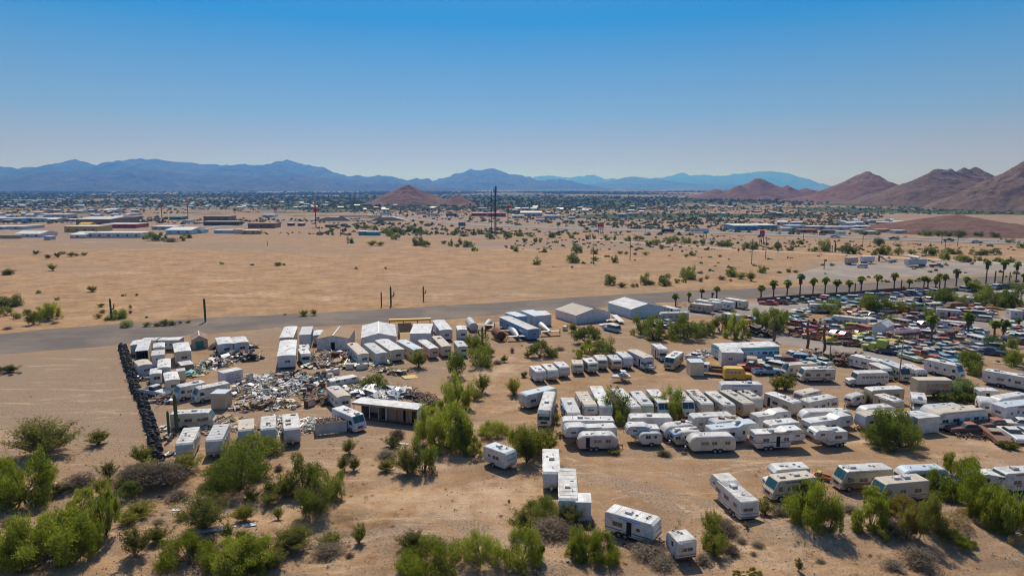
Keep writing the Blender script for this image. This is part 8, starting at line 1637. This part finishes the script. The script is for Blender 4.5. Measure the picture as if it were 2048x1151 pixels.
# small houses of the far town
hm_ = []
for k, (w_, r_) in enumerate((("body_white", "roof_white"), ("body_skyblue", "roof_white"), ("body_tan", "roof_grey"), ("body_grey", "roof_blue"), ("body_brown", "roof_tan"))):
 b = MB(); b.box(-6, 6, -4, 4, 0, 3.0, 0); b.add([(-6.4, -4.4, 2.95), (6.4, -4.4, 2.95), (6.4, 0, 4.2), (-6.4, 0, 4.2), (6.4, 4.4, 2.95), (-6.4, 4.4, 2.95)], [(0, 1, 2, 3), (3, 2, 4, 5), (0, 3, 5), (1, 4, 2), (0, 5, 4, 1)], 1)
 me = b.mesh("house"); me.materials.append(MT(w_)); me.materials.append(MT(r_)); hm_.append(me)
names_h = ["white house with bright roof", "pale blue house with white roof", "tan house with grey roof", "grey house with blue roof", "brown house with tan roof"]
rng = random.Random(21); nh = 0
for (x0, x1, y0, y1, n, area) in ((0, 660, 403, 417, 70, "in the far town"), (0, 320, 420, 440, 24, "in the middle rows of the town"), (640, 960, 411, 424, 9, "behind the pyramid hill's foot"), (960, 1180, 416, 428, 14, "around the fuel stop trees"), (1200, 1560, 411, 432, 13, "on the plain beyond the highway"), (0, 300, 394, 402, 10, "at the valley's green edge"), (1560, 1800, 443, 452, 14, "around the eastern storage yard")):
 for i in range(n):
  px = rng.uniform(x0, x1); py = rng.uniform(y0, y1); p = P(px, py); k = rng.choice([0, 0, 1, 2, 3, 4]); o = link("house", hm_[k], None, None, p, rng.uniform(-0.5, 0.5)); o.scale = (rng.uniform(0.45, 1.15), rng.uniform(0.7, 1.1), rng.uniform(0.8, 1.2)); tag(o, f"small {names_h[k]} {area}", "house", f"small houses {area}"); nh += 1
# ---- distant scrub and trees, too many to count
def blob_field(name, label, n, xf, size, mats, seed, keep=None):
 rs = np.random.RandomState(seed); V = []; tot = 0
 ico = np.array([(0, 0, 1), (0.9, 0, 0.35), (0.28, 0.85, 0.4), (-0.72, 0.53, 0.3), (-0.72, -0.53, 0.42), (0.28, -0.85, 0.33), (0, 0, 0)], float)
 F = [(0, 1, 2), (0, 2, 3), (0, 3, 4), (0, 4, 5), (0, 5, 1), (6, 2, 1), (6, 3, 2), (6, 4, 3), (6, 5, 4), (6, 1, 5)]
 x, y = xf(rs, n);
 if keep is not None: k = keep(x, y, rs); x, y = x[k], y[k]
 n = len(x); s = size(rs, n, y); a = rs.uniform(0, 6.283, n); nb = 3
 ox = rs.normal(size=(n, nb))*0.45; oy = rs.normal(size=(n, nb))*0.45; os_ = rs.uniform(0.45, 0.9, (n, nb)); jit = 1+0.45*rs.normal(size=(n, nb, 7, 3))*0.5
 P0 = ico[None, None]*jit*os_[..., None, None]*s[:, None, None, None]*np.array([1, 1, 0.95]); P0[..., 2] = np.abs(P0[..., 2])
 ca, sa = np.cos(a)[:, None, None], np.sin(a)[:, None, None]; xx = P0[..., 0]*ca-P0[..., 1]*sa; yy = P0[..., 0]*sa+P0[..., 1]*ca
 xx = xx+(x[:, None]+ox*s[:, None])[..., None]; yy = yy+(y[:, None]+oy*s[:, None])[..., None]
 V = np.stack([xx, yy, P0[..., 2]], -1).reshape(-1, 7, 3); T_ = V[:, F].reshape(-1, 3, 3).reshape(-1, 3)
 me = tri_mesh(name, T_, mats)
 mi = np.repeat(rs.randint(0, len(mats), n), nb*len(F)).astype(np.int32); me.polygons.foreach_set("material_index", mi)
 o = link(name, me); tag(o, label, "scrub", None, 'stuff'); return o
def trap(y0, y1, pw=1.0):
 def f(rs, n):
  u = rs.rand(n); y = (y0**pw+(y1**pw-y0**pw)*u)**(1/pw); x = rs.uniform(-0.80, 0.80, n)*y; return x, y
 return f
def px_of(x, y): return 1024+x/y*FPX*1.0
def dens_plain(x, y, rs):
 px = px_of(x, y); n = fbm(x*0.006, y*0.008, 71, 3); py = 374+CAMH*FPX/y
 # the bare fields in front of the town stay bare
 bare = (px < 1010) & (py > 468) | (px < 500) & (py > 462)
 road = np.abs(py-np.interp(px, [735, 960, 1300, 1700, 2100], [430, 451, 461, 476, 490])) < 3.0
 return (~bare) & (~road) & (rs.rand(len(x)) < sstep(0.25, 0.7, n)*np.where(py > 500, 0.25, 1.0))
blob_field("desert_scrub", "scattered green and olive scrub across the plain up to the highway", 2600, trap(300, 640), lambda rs, n, y: rs.uniform(0.5, 1.7, n), ["leaf_far", "leaf_olive", "leaf_far_pale"], 1, dens_plain)
def dens2(x, y, rs):
 px = px_of(x, y); py = 374+CAMH*FPX/y; n = fbm(x*0.004, y*0.004, 72, 4); road = np.abs(py-np.interp(px, [735, 960, 1300, 1700, 2100], [430, 451, 461, 476, 490])) < 3.5
 bare = (px < 640) & (py > 447) | (px > 380) & (px < 700) & (py > 419) & (py < 436) & (rs.rand(len(x)) < 0.8)
 mnd = (px > 1760) & (py > 428) & (py < 470)
 return (~road) & (~bare) & (~mnd) & (rs.rand(len(x)) < 0.25+0.75*sstep(0.35, 0.6, n))
blob_field("valley_trees", "band of green desert trees behind the highway and through the town", 12500, trap(600, 1500, 1.2), lambda rs, n, y: rs.uniform(1.0, 3.6, n), ["leaf_far", "leaf_far_pale", "leaf_far"], 2, dens2)
blob_field("valley_woodland", "hazy green woodland across the far valley floor", 16000, trap(1450, 6500, 1.0), lambda rs, n, y: rs.uniform(2.0, 4.5, n)*(1+y/4000), ["leaf_far", "leaf_far"], 3, lambda x, y, rs: rs.rand(len(x)) < sstep(0.3, 0.55, fbm(x*0.0016, y*0.0009, 61, 4)))
def wash_xf(rs, n):
 y = rs.uniform(66, 150, n); x = rs.uniform(-0.8, 0.8, n)*y; return x, y
def ground_litter(name, label, n, seed, smin, smax, mats, dens, cat="gravel"):
 rs = np.random.RandomState(seed); y = 64+(150-64)*rs.rand(n)**1.2; x = rs.uniform(-0.8, 0.8, n)*y; k = dens(x, y, rs); x, y = x[k], y[k]; n = len(x); z = hgt(x, y); s = rs.uniform(smin, smax, n)
 T_ = np.array([(1, 0, 0), (-0.5, 0.87, 0), (-0.5, -0.87, 0), (0, 0, 0.8)]); F = [(0, 1, 3), (1, 2, 3), (2, 0, 3)]; a = rs.uniform(0, 6.28, n)
 v = T_[None]*s[:, None, None]*(1+0.5*rs.normal(size=(n, 4, 3))*0.5); ca, sa = np.cos(a)[:, None], np.sin(a)[:, None]; X = v[..., 0]*ca-v[..., 1]*sa+x[:, None]; Y = v[..., 0]*sa+v[..., 1]*ca+y[:, None]; Z = np.abs(v[..., 2])+z[:, None]-0.02
 V = np.stack([X, Y, Z], -1)[:, F].reshape(-1, 3); me = tri_mesh(name, V, mats); me.polygons.foreach_set("material_index", np.repeat(rs.randint(0, len(mats), n), 3).astype(np.int32)); o = link(name, me); tag(o, label, cat, None, 'stuff')
mat("stone_grey", (0.28, 0.24, 0.21), 0.9); mat("stone_brown", (0.20, 0.13, 0.09), 0.9); mat("stone_pale", (0.42, 0.35, 0.28), 0.9)
wm = lambda x, y, rs: (y < np.interp(x, [-200, -26, -5, 17, 39, 200], [104, 102, 82, 76, 86, 86])) & (rs.rand(len(x)) < 0.25+0.75*sstep(0.45, 0.6, fbm(x*0.08, y*0.14, 91, 3)))
ground_litter("gravel", "loose stones and pebbles lying across the wash", 34000, 5, 0.04, 0.12, ["stone_grey", "stone_brown", "stone_pale", "stone_pale"], wm)
ground_litter("ground_twigs", "dry twigs and low weeds scattered over the dirt", 9000, 6, 0.05, 0.15, ["leaf_dry", "leaf_olive", "leaf_straw"], lambda x, y, rs: rs.rand(len(x)) < 0.15+0.85*sstep(0.5, 0.65, fbm(x*0.1, y*0.16, 92, 3))*(y < 125), "weeds")
def weeds():
 rs = np.random.RandomState(12); V = []; mi = []
 y = 66+80*rs.rand(900)**1.1; x = rs.uniform(-0.8, 0.8, 900)*y; k = rs.rand(900) < (y < np.interp(x, [-200, -26, -5, 17, 39, 200], [112, 108, 88, 80, 90, 90]))*0.9+0.07
 for a, b in zip(x[k], y[k]):
  n = rs.randint(18, 60); w = rs.uniform(0.15, 0.6); c = rs.normal(size=(n, 3))*np.array([w*0.5, w*0.5, w*0.35]); c[:, 2] = np.abs(c[:, 2]); c += np.array([a, b, hz(a, b)]); V.append(tri_cloud(c, rs.uniform(0.08, 0.22, n), rs, 1.2, 0.3)); mi += [rs.randint(0, 4)]*n
 V = np.concatenate(V); m_ = ["leaf_dry", "leaf_olive", "leaf_straw", "leaf_dry"]; me = tri_mesh("low_weeds", V, m_); me.polygons.foreach_set("material_index", np.array(mi, np.int32)); tag(link("low_weeds", me), "low dry weeds and tufts dotted over the wash", "weeds", None, 'stuff')
weeds()
# ================================================================ CARS OF THE YARD
CARS = [
 # row behind the lot, under the palms
 ('sedan', 'd', 225, 410, 470, 425, 'red', None), ('pickup', 'd', 440, 395, 640, 410, 'faded_red', 'white'), ('pickup', 'd', 800, 395, 660, 390, 'teal', 'white'), ('pickup', 'd', 880, 360, 1130, 385, 'dark_green', 'cream'),
 ('sedan', 'd', 1130, 355, 1250, 365, 'navy', None), ('hatch', 'd', 1280, 350, 1390, 360, 'magenta', None), ('suv', 'd', 1570, 360, 1400, 335, 'grey', 'white'), ('pickup', 'd', 1780, 350, 1600, 335, 'turquoise', 'white'),
 ('wagon', 'd', 1820, 315, 2010, 325, 'teal', 'white'), ('suv', 'a', 780, 90, 990, 110, 'silver', 'white'), ('sedan', 'a', 680, 100, 790, 120, 'navy', None), ('suv', 'a', 990, 100, 1170, 115, 'blue', None), ('wagon', 'a', 1060, 65, 1330, 95, 'pale_yellow', 'orange'),
 ('sedan', 'a', 1300, 60, 1540, 80, 'silver', None), ('hatch', 'a', 1530, 45, 1640, 60, 'maroon', None), ('suv', 'a', 1620, 40, 1730, 50, 'blue', 'white'), ('sedan', 'a', 1720, 40, 1850, 55, 'sky_blue', 'white'), ('sedan', 'a', 1850, 40, 1950, 45, 'maroon', None), ('sedan', 'b', 40, 210, 190, 230, 'silver', None), ('suv', 'b', 150, 200, 290, 215, 'silver', 'white'),
 ('suv', 'a', 1410, 230, 1390, 160, 'white', None), ('pickup', 'a', 1780, 200, 1970, 165, 'black', None), ('sedan', 'a', 1640, 220, 1740, 230, 'white', None),
 ('coupe50', 'd', 750, 605, 1090, 640, 'pale_yellow', 'white'), ('sedan', 'd', 815, 560, 1130, 600, 'white', None), ('coupe50', 'd', 770, 700, 910, 740, 'turquoise', None), ('sedan', 'd', 840, 690, 940, 720, 'black', None), ('hatch', 'd', 780, 790, 900, 810, 'orange', None), ('beetle', 'd', 1100, 835, 955, 800, 'silver', None),
 ('sedan', 'd', 1150, 400, 1420, 405, 'white', None), ('van', 'a', 700, 235, 860, 240, 'tan', 'white'), ('wagon', 'a', 520, 235, 710, 265, 'white', 'turquoise'), ('sedan', 'a', 335, 255, 510, 280, 'silver', 'white'), ('coupe50', 'a', 475, 330, 715, 325, 'pale_yellow', None), ('coupe50', 'a', 525, 420, 835, 385, 'red', None),
 ('wagon', 'a', 685, 450, 910, 445, 'pale_yellow', 'cream'), ('sedan', 'a', 910, 465, 1010, 465, 'cream', None), ('sedan', 'a', 1060, 480, 1220, 490, 'grey', None), ('wagon', 'a', 400, 610, 160, 605, 'sky_blue', None), ('sedan', 'a', 110, 690, 380, 710, 'silver', 'white'), ('wagon', 'a', 340, 670, 750, 690, 'yellow', 'lime'),
 ('sedan', 'a', 600, 620, 880, 650, 'maroon', None), ('van', 'a', 760, 740, 880, 770, 'faded_red', None), ('pickup50', 'a', 1750, 290, 2000, 325, 'orange', 'white'), ('sedan', 'a', 1500, 520, 1860, 530, 'maroon', 'white'), ('sedan', 'a', 1850, 500, 1990, 510, 'navy', None), ('hatch', 'a', 1700, 450, 1790, 460, 'orange', None),
 ('pickup50', 'b', 130, 470, 460, 480, 'sky_blue', 'white'), ('sedan', 'b', 250, 540, 440, 560, 'white', 'pink'), ('pickup', 'b', 140, 380, 240, 370, 'black', 'white'), ('sedan', 'b', 1070, 530, 940, 490, 'orange', None), ('pickup', 'b', 1160, 530, 1080, 470, 'white', 'white'), ('wagon', 'b', 940, 610, 1230, 640, 'blue', 'silver'), ('sedan', 'b', 1190, 610, 1440, 600, 'magenta', None),
 ('wagon', 'b', 1060, 710, 1320, 735, 'cream', 'white'), ('sedan', 'b', 1790, 880, 1800, 790, 'white', None), ('truck', 'b', 740, 960, 910, 900, 'orange', None), ('hatch', 'b', 800, 670, 930, 690, 'orange', None), ('sedan', 'b', 710, 720, 880, 740, 'faded_red', None), ('hatch', 'b', 790, 600, 940, 620, 'lime', None),
 ('sedan', 'b', 0, 180, 60, 190, 'navy', None), ('suv', 'b', 800, 160, 870, 170, 'white', None), ('sedan', 'b', 930, 160, 1050, 150, 'turquoise', None), ('suv', 'b', 1420, 140, 1500, 120, 'blue', 'white'), ('suv', 'b', 1540, 120, 1620, 120, 'navy', None), ('sedan', 'b', 1330, 110, 1400, 130, 'silver', None), ('sedan', 'b', 840, 340, 1010, 350, 'white', None), ('sedan', 'b', 1850, 110, 2010, 120, 'tan', None),
 ('van', 'c', 1880, 450, 1560, 370, 'white', 'blue'), ('beetle', 'c', 1660, 640, 1480, 600, 'tan', 'cream'), ('sedan', 'c', 1640, 500, 1380, 450, 'silver', 'maroon'), ('sedan', 'c', 1820, 520, 1680, 490, 'white', None), ('coupe50', 'c', 590, 740, 230, 640, 'pale_green', 'pale_green'), ('wagon', 'c', 520, 510, 290, 450, 'silver', 'cream'),
 ('sedan', 'c', 720, 450, 560, 400, 'faded_red', 'faded_red'), ('sedan', 'c', 560, 450, 400, 420, 'maroon', None), ('sedan', 'c', 400, 560, 230, 530, 'silver', None), ('coupe50', 'c', 640, 600, 520, 560, 'maroon', 'faded_red'), ('sedan', 'c', 740, 530, 640, 520, 'tan', 'cream'), ('sedan', 'c', 1220, 480, 1080, 460, 'cream', None), ('pickup', 'c', 930, 400, 820, 400, 'pale_green', None),
 ('wagon', 'c', 1210, 400, 960, 380, 'faded_red', 'faded_red'), ('sedan', 'c', 1120, 530, 940, 500, 'white', None), ('coupe50', 'c', 1010, 590, 860, 580, 'cream', 'pale_green'), ('sedan', 'c', 1180, 590, 1050, 570, 'tan', 'cream'), ('sedan', 'c', 800, 590, 690, 580, 'turquoise', 'white'), ('sedan', 'c', 1320, 680, 1120, 640, 'teal', 'white'), ('sedan', 'c', 1220, 760, 990, 690, 'sky_blue', None),
 ('pickup50', 'c', 720, 660, 600, 640, 'orange', None), ('sedan', 'c', 1300, 510, 1200, 500, 'rusty_brown', None), ('coupe50', 'c', 1410, 590, 1290, 570, 'rusty_brown', 'tan'), ('sedan', 'c', 1000, 560, 880, 540, 'rusty_brown', None), ('sedan', 'c', 1800, 280, 1640, 260, 'maroon', None), ('sedan', 'c', 1800, 335, 1660, 320, 'rusty_brown', 'white'), ('sedan', 'c', 1760, 190, 1580, 190, 'turquoise', 'white'), ('sedan', 'c', 1630, 220, 1510, 210, 'white', 'turquoise'),
 ('wagon', 'c', 1210, 140, 1060, 110, 'rusty_brown', 'cream'), ('van', 'c', 1310, 170, 1230, 150, 'white', None), ('pickup', 'c', 1040, 190, 900, 170, 'cream', None), ('coupe50', 'c', 1420, 330, 1160, 330, 'rusty_brown', 'rusty_brown'), ('sedan', 'c', 1620, 290, 1500, 280, 'cream', None), ('sedan', 'c', 120, 150, 20, 160, 'rusty_brown', 'faded_red'), ('suv', 'c', 210, 150, 110, 150, 'silver', 'white'), ('van', 'c', 320, 90, 220, 70, 'tan', 'white'),
 ('pickup', 'c', 560, 90, 380, 110, 'faded_red', 'white'), ('coupe50', 'c', 480, 150, 420, 120, 'white', None), ('sedan', 'c', 700, 50, 600, 60, 'blue', 'white'), ('sedan', 'c', 180, 220, 60, 220, 'red', 'red'), ('sedan', 'c', 290, 200, 190, 200, 'red', 'red'), ('coupe50', 'c', 150, 600, 0, 570, 'navy', None), ('coupe50', 'c', 220, 590, 150, 550, 'pale_green', None), ('hatch', 'c', 140, 480, 20, 480, 'cream', None),
 # trucks by the fence
 ('truck', 'a', 130, 950, 540, 930, 'yellow', None), ('pickup50', 'a', 780, 1000, 560, 990, 'rusty_brown', 'white'), ('pickup', 'a', 850, 970, 980, 1010, 'white', None), ('coupe50', 'a', 730, 880, 950, 870, 'lime', None), ('truck', 'a', 1440, 990, 1660, 960, 'yellow', None), ('truck', 'a', 1330, 900, 1420, 970, 'faded_red', None), ('hatch', 'a', 1060, 860, 1180, 840, 'orange', None),
 ('sedan', 'a', 210, 820, 350, 800, 'faded_red', 'pink'), ('sedan', 'a', 380, 850, 540, 830, 'red', None), ('pickup50', 'd', 870, 950, 1010, 980, 'faded_red', 'maroon'), ('truck', 'd', 1180, 980, 1350, 940, 'red', None), ('pickup50', 'd', 1150, 1050, 1310, 1070, 'orange', None), ('coupe50', 'a', 1260, 810, 1380, 820, 'cream', 'yellow'), ('sedan', 'a', 850, 830, 990, 830, 'yellow', 'rusty_brown'),
 ('coupe50', 'J', 560, 1010, 770, 1030, 'navy', None), ('pickup50', 'J', 640, 1000, 740, 1010, 'turquoise', 'faded_red'),
 # around the turquoise-trimmed house
 ('pickup', 'G', 1100, 300, 885, 305, 'sky_blue', None), ('pickup', 'G', 760, 255, 900, 275, 'red', 'white'), ('wagon', 'G', 965, 225, 1120, 255, 'pale_yellow', 'white'), ('sedan', 'G', 910, 205, 1080, 215, 'white', 'silver'), ('sedan', 'G', 1010, 178, 1150, 190, 'silver', None), ('pickup', 'G', 1190, 160, 1300, 150, 'rusty_brown', 'white'), ('sedan', 'G', 1140, 190, 1250, 200, 'maroon', None), ('suv', 'G', 1230, 175, 1350, 185, 'sky_blue', None), ('coupe50', 'G', 1480, 190, 1600, 225, 'pale_green', None), ('sedan', 'G', 1330, 200, 1480, 220, 'turquoise', None),
 ('truck', 'G', 335, 300, 540, 320, 'white', None), ('beetle', 'G', 215, 150, 290, 165, 'white', None), ('suv', 'E', 1815, 375, 1905, 395, 'sky_blue', 'white'), ('sedan', 'I', 1060, 545, 990, 540, 'silver', 'yellow'), ('pickup', 'I', 985, 560, 935, 540, 'orange', None), ('sedan', 'I', 40, 590, 160, 610, 'black', 'tan'), ('sedan', 'I', 110, 560, 230, 590, 'silver', None),
 # wrecked sedans at the right edge
 ('sedan', 'f', 480, 700, 1130, 700, 'rusty_brown', 'faded_red'), ('coupe50', 'f', 1040, 640, 1610, 630, 'rusty_brown', 'faded_red'), ('sedan', 'f', 1560, 970, 1240, 740, 'rusty_brown', 'tan'), ('sedan', 'f', 1900, 930, 1540, 710, 'white', 'white'), ('coupe50', 'f', 1620, 610, 2000, 640, 'white', 'white'), ('sedan', 'f', 2150, 900, 1860, 740, 'cream', 'white'),
 ('pickup', 'A', 525, 830, 395, 810, 'white', None), ('hatch', 'c', 900, 620, 780, 610, 'silver', None), ('sedan', 'c', 820, 480, 720, 470, 'grey', None),
 ('sedan', 'J', 1890, 800, 2000, 810, 'cream', 'faded_red'), ('sedan', 'J', 1870, 880, 1990, 870, 'white', 'turquoise'), ('coupe50', 'J', 1960, 840, 2046, 850, 'cream', 'orange'), ('sedan', 'J', 1980, 920, 2080, 930, 'rusty_brown', None), ('sedan', 'J', 1500, 820, 1600, 820, 'turquoise', 'white')]
CREG = lambda px, py: ("in the row under the palms" if py < 606 else "beside the wreck lot's corner" if px < 400 else "by the turquoise-trimmed house" if (px < 1700 and py > 695) else "by the barn and palms" if px < 1500 else "at the edge below the big house trailer" if py > 800 else "in the front rows of the junkyard" if py > 688 else "in the middle of the junkyard" if py > 650 else "in the back rows of the junkyard")
CN = {'sedan': "sedan", 'coupe50': "rounded old car", 'beetle': "small round car", 'suv': "boxy family car", 'wagon': "station wagon", 'hatch': "hatchback", 'pickup': "pickup", 'pickup50': "old pickup", 'van': "van", 'truck': "flatbed truck"}
ent = []
for (ty, t, xf, yf, xr, yr, col, rc) in CARS:
 p = T(t, (xf+xr)/2, (yf+yr)/2); z = 1.0; a = P(*T(t, xf, yf), z); b = P(*T(t, xr, yr), z); c = (a+b)/2; d = a-b; ang = math.atan2(d.y, d.x); ent.append([ty, c.x, c.y, ang, col, rc, p])
# fill the dense part with more of the same stock
rng = random.Random(8); pool = ['white', 'white', 'cream', 'pale_yellow', 'silver', 'faded_red', 'maroon', 'silver', 'turquoise', 'tan', 'grey', 'pale_green', 'navy', 'sky_blue', 'red', 'pale_yellow', 'orange', 'teal', 'rusty_brown', 'white']
def taken(x, y, r=2.0):
 for (fx, fy, rz, hl, hw) in FOOT:
  dx, dy = x-fx, y-fy; u = dx*math.cos(rz)+dy*math.sin(rz); v = -dx*math.sin(rz)+dy*math.cos(rz)
  if abs(u) < hl+1.2 and abs(v) < hw+0.7: return True
 for e in ent:
  dx, dy = x-e[1], y-e[2]; u = dx*math.cos(e[3])+dy*math.sin(e[3]); v = -dx*math.sin(e[3])+dy*math.cos(e[3])
  if abs(u) < 5.0 and abs(v) < 2.2: return True
 return False
def inpoly(px, py, poly):
 c = False
 for i in range(len(poly)):
  x1, y1 = poly[i]; x2, y2 = poly[i-1]
  if (y1 > py) != (y2 > py) and px < (x2-x1)*(py-y1)/(y2-y1)+x1: c = not c
 return c
dense = [(1760, 650), (1800, 662), (1880, 668), (1960, 668), (2000, 690), (1985, 712), (1935, 722), (1900, 722), (1800, 716), (1765, 700), (1740, 680)]
back = [(1745, 622), (1800, 628), (1850, 618), (1940, 632), (1980, 622), (1900, 600), (1800, 606), (1700, 612), (1680, 620)]
east = [(1975, 655), (2070, 650), (2090, 700), (2040, 700), (2000, 680)]
def proj(x, y):
 d = y*math.cos(PITCH)+CAMH*math.sin(PITCH); v = y*math.sin(PITCH)-CAMH*math.cos(PITCH); return 1024+FPX*x/d, 575.5-FPX*v/d
for poly, a0, sl, sw in ((dense, -0.55, 6.4, 2.9), (back, 0.12, 6.6, 3.0), (east, 0.1, 7.5, 3.2)):
 g = [P(*p) for p in poly]; cx = sum(q.x for q in g)/len(g); cy = sum(q.y for q in g)/len(g); ca, sa = math.cos(a0), math.sin(a0)
 for iu in range(-22, 23):
  for iv in range(-40, 41):
   u = iu*sl+rng.uniform(-0.4, 0.4); v = iv*sw+rng.uniform(-0.2, 0.2); x = cx+u*ca-v*sa; y = cy+u*sa+v*ca; px, py = proj(x, y)
   if not inpoly(px, py, poly) or rng.random() < 0.12 or taken(x, y): continue
   ent.append([rng.choice(['sedan', 'sedan', 'coupe50', 'wagon', 'pickup', 'sedan', 'van', 'coupe50', 'suv']), x, y, a0+rng.uniform(-0.06, 0.06)+(math.pi if rng.random() < 0.3 else 0), rng.choice(pool), rng.choice([None, None, 'white', 'cream', 'faded_red', 'rusty_brown']), (px, py)])
print("CARS", len(ent))
ent = ent[:300]
keys = {}
for i, e in enumerate(ent):
 col = e[4].replace('_', ' '); rc = f" with {e[5].replace('_', ' ')} roof" if e[5] and e[5] != e[4] else ""; k = f"{col} {CN[e[0]]}{rc} {CREG(*e[6])}"; k = k if len(k.split()) <= 12 else f"{col} {CN[e[0]]} {CREG(*e[6])}"; keys.setdefault(k, []).append(i)
for k, idx in keys.items():
 idx.sort(key=lambda i: ent[i][6][0])
 for j, i in enumerate(idx):
  e = ent[i]; lab = k if len(idx) == 1 else f"{k}, {ordinal(j)} from the left"
  s = 1.22
  car_at(e[0], (e[1], e[2], 0), e[3], e[4], lab, e[5], None, s, full=True, noglass=(e[4] == 'rusty_brown' and i % 3 == 0))
# fire engines and other big vehicles of the junkyard
def fire_engine(label, t, xf, yf, xr, yr, col, H=2.9, ladder=False, L=None):
 loc, rz, L, LL = frame_from(t, xf, yf, xr, yr, H, L); root = empty("fire_engine", loc, rz); tag(root, label, "truck"); hl = L/2; m = MT(col)
 b = MB(); b.prism([(-hl, 0.7), (-hl, H-0.3), (-hl+0.3, H), (hl-3.6, H), (hl-3.5, 0.7)], -1.2, 1.2, 0.12, 0); b.link("body", [m], root)
 c = MB(); c.prism([(hl-3.4, 0.6), (hl-3.4, 2.3), (hl-2.0, 2.3), (hl-1.6, 1.6), (hl-0.1, 1.5), (hl, 0.6)], -1.05, 1.05, 0.12, 0); c.link("cab", [m], root)
 g = MB(); g.add([(hl-1.6, -0.9, 1.66), (hl-1.6, 0.9, 1.66), (hl-1.96, 0.9, 2.2), (hl-1.96, -0.9, 2.2)], [(0, 1, 2, 3)], 0); g.link("windshield", [MT("glass_green")], root)
 for x in (hl-1.1, -hl+1.6):
  for s in (-1, 1): link("wheel", wheel_mesh(0.5, 0.28), parent=root, loc=(x, s*1.05, 0.5))
 p_ = MB()
 for s in (-1, 1):
  for i in range(int((L-4.5)/1.3)): x = -hl+0.5+i*1.3; p_ = MB(); p_.box(x, x+1.1, s*1.2-0.01, s*1.2+0.02, 0.9, H-0.8, 0); p_.link("locker_door", [MT("chrome") if ladder else m], root)
 if ladder:
  l = MB()
  for s in (-0.45, 0.45): l.box(-hl-1.0, hl-1.0, s-0.06, s+0.06, H+0.3, H+0.5, 0)
  n = int(L/0.5)
  for i in range(n): x = -hl-1+L*i/n; l.box(x, x+0.07, -0.45, 0.45, H+0.36, H+0.42, 0)
  l.link("ladder", [MT("trim_metal")], root)
 FOOT.append((loc.x, loc.y, rz, hl, 1.3))
fire_engine("lime green high-backed fire engine by the rail fence", 'a', 830, 890, 1310, 960, "body_lime", 3.4)
fire_engine("long maroon ladder fire engine across the junkyard", 'J', 1060, 815, 700, 845, "body_maroon", 3.0, True)
fire_engine("second maroon ladder engine, its rear behind the tall palm", 'J', 1100, 820, 1330, 830, "body_maroon", 2.9, True)
# litter between the cars
junk_pile("loose parts strewn between cars in the dense junkyard", [('c', 300, 480, 9), ('c', 800, 500, 9), ('c', 1200, 560, 8), ('c', 600, 250, 8), ('c', 1350, 300, 8), ('c', 1600, 420, 7), ('a', 500, 900, 7), ('a', 700, 780, 7)], 700, 0.7, DKS+["car_rusty_brown", "body_white", "trim_metal"], 40, 0.8)
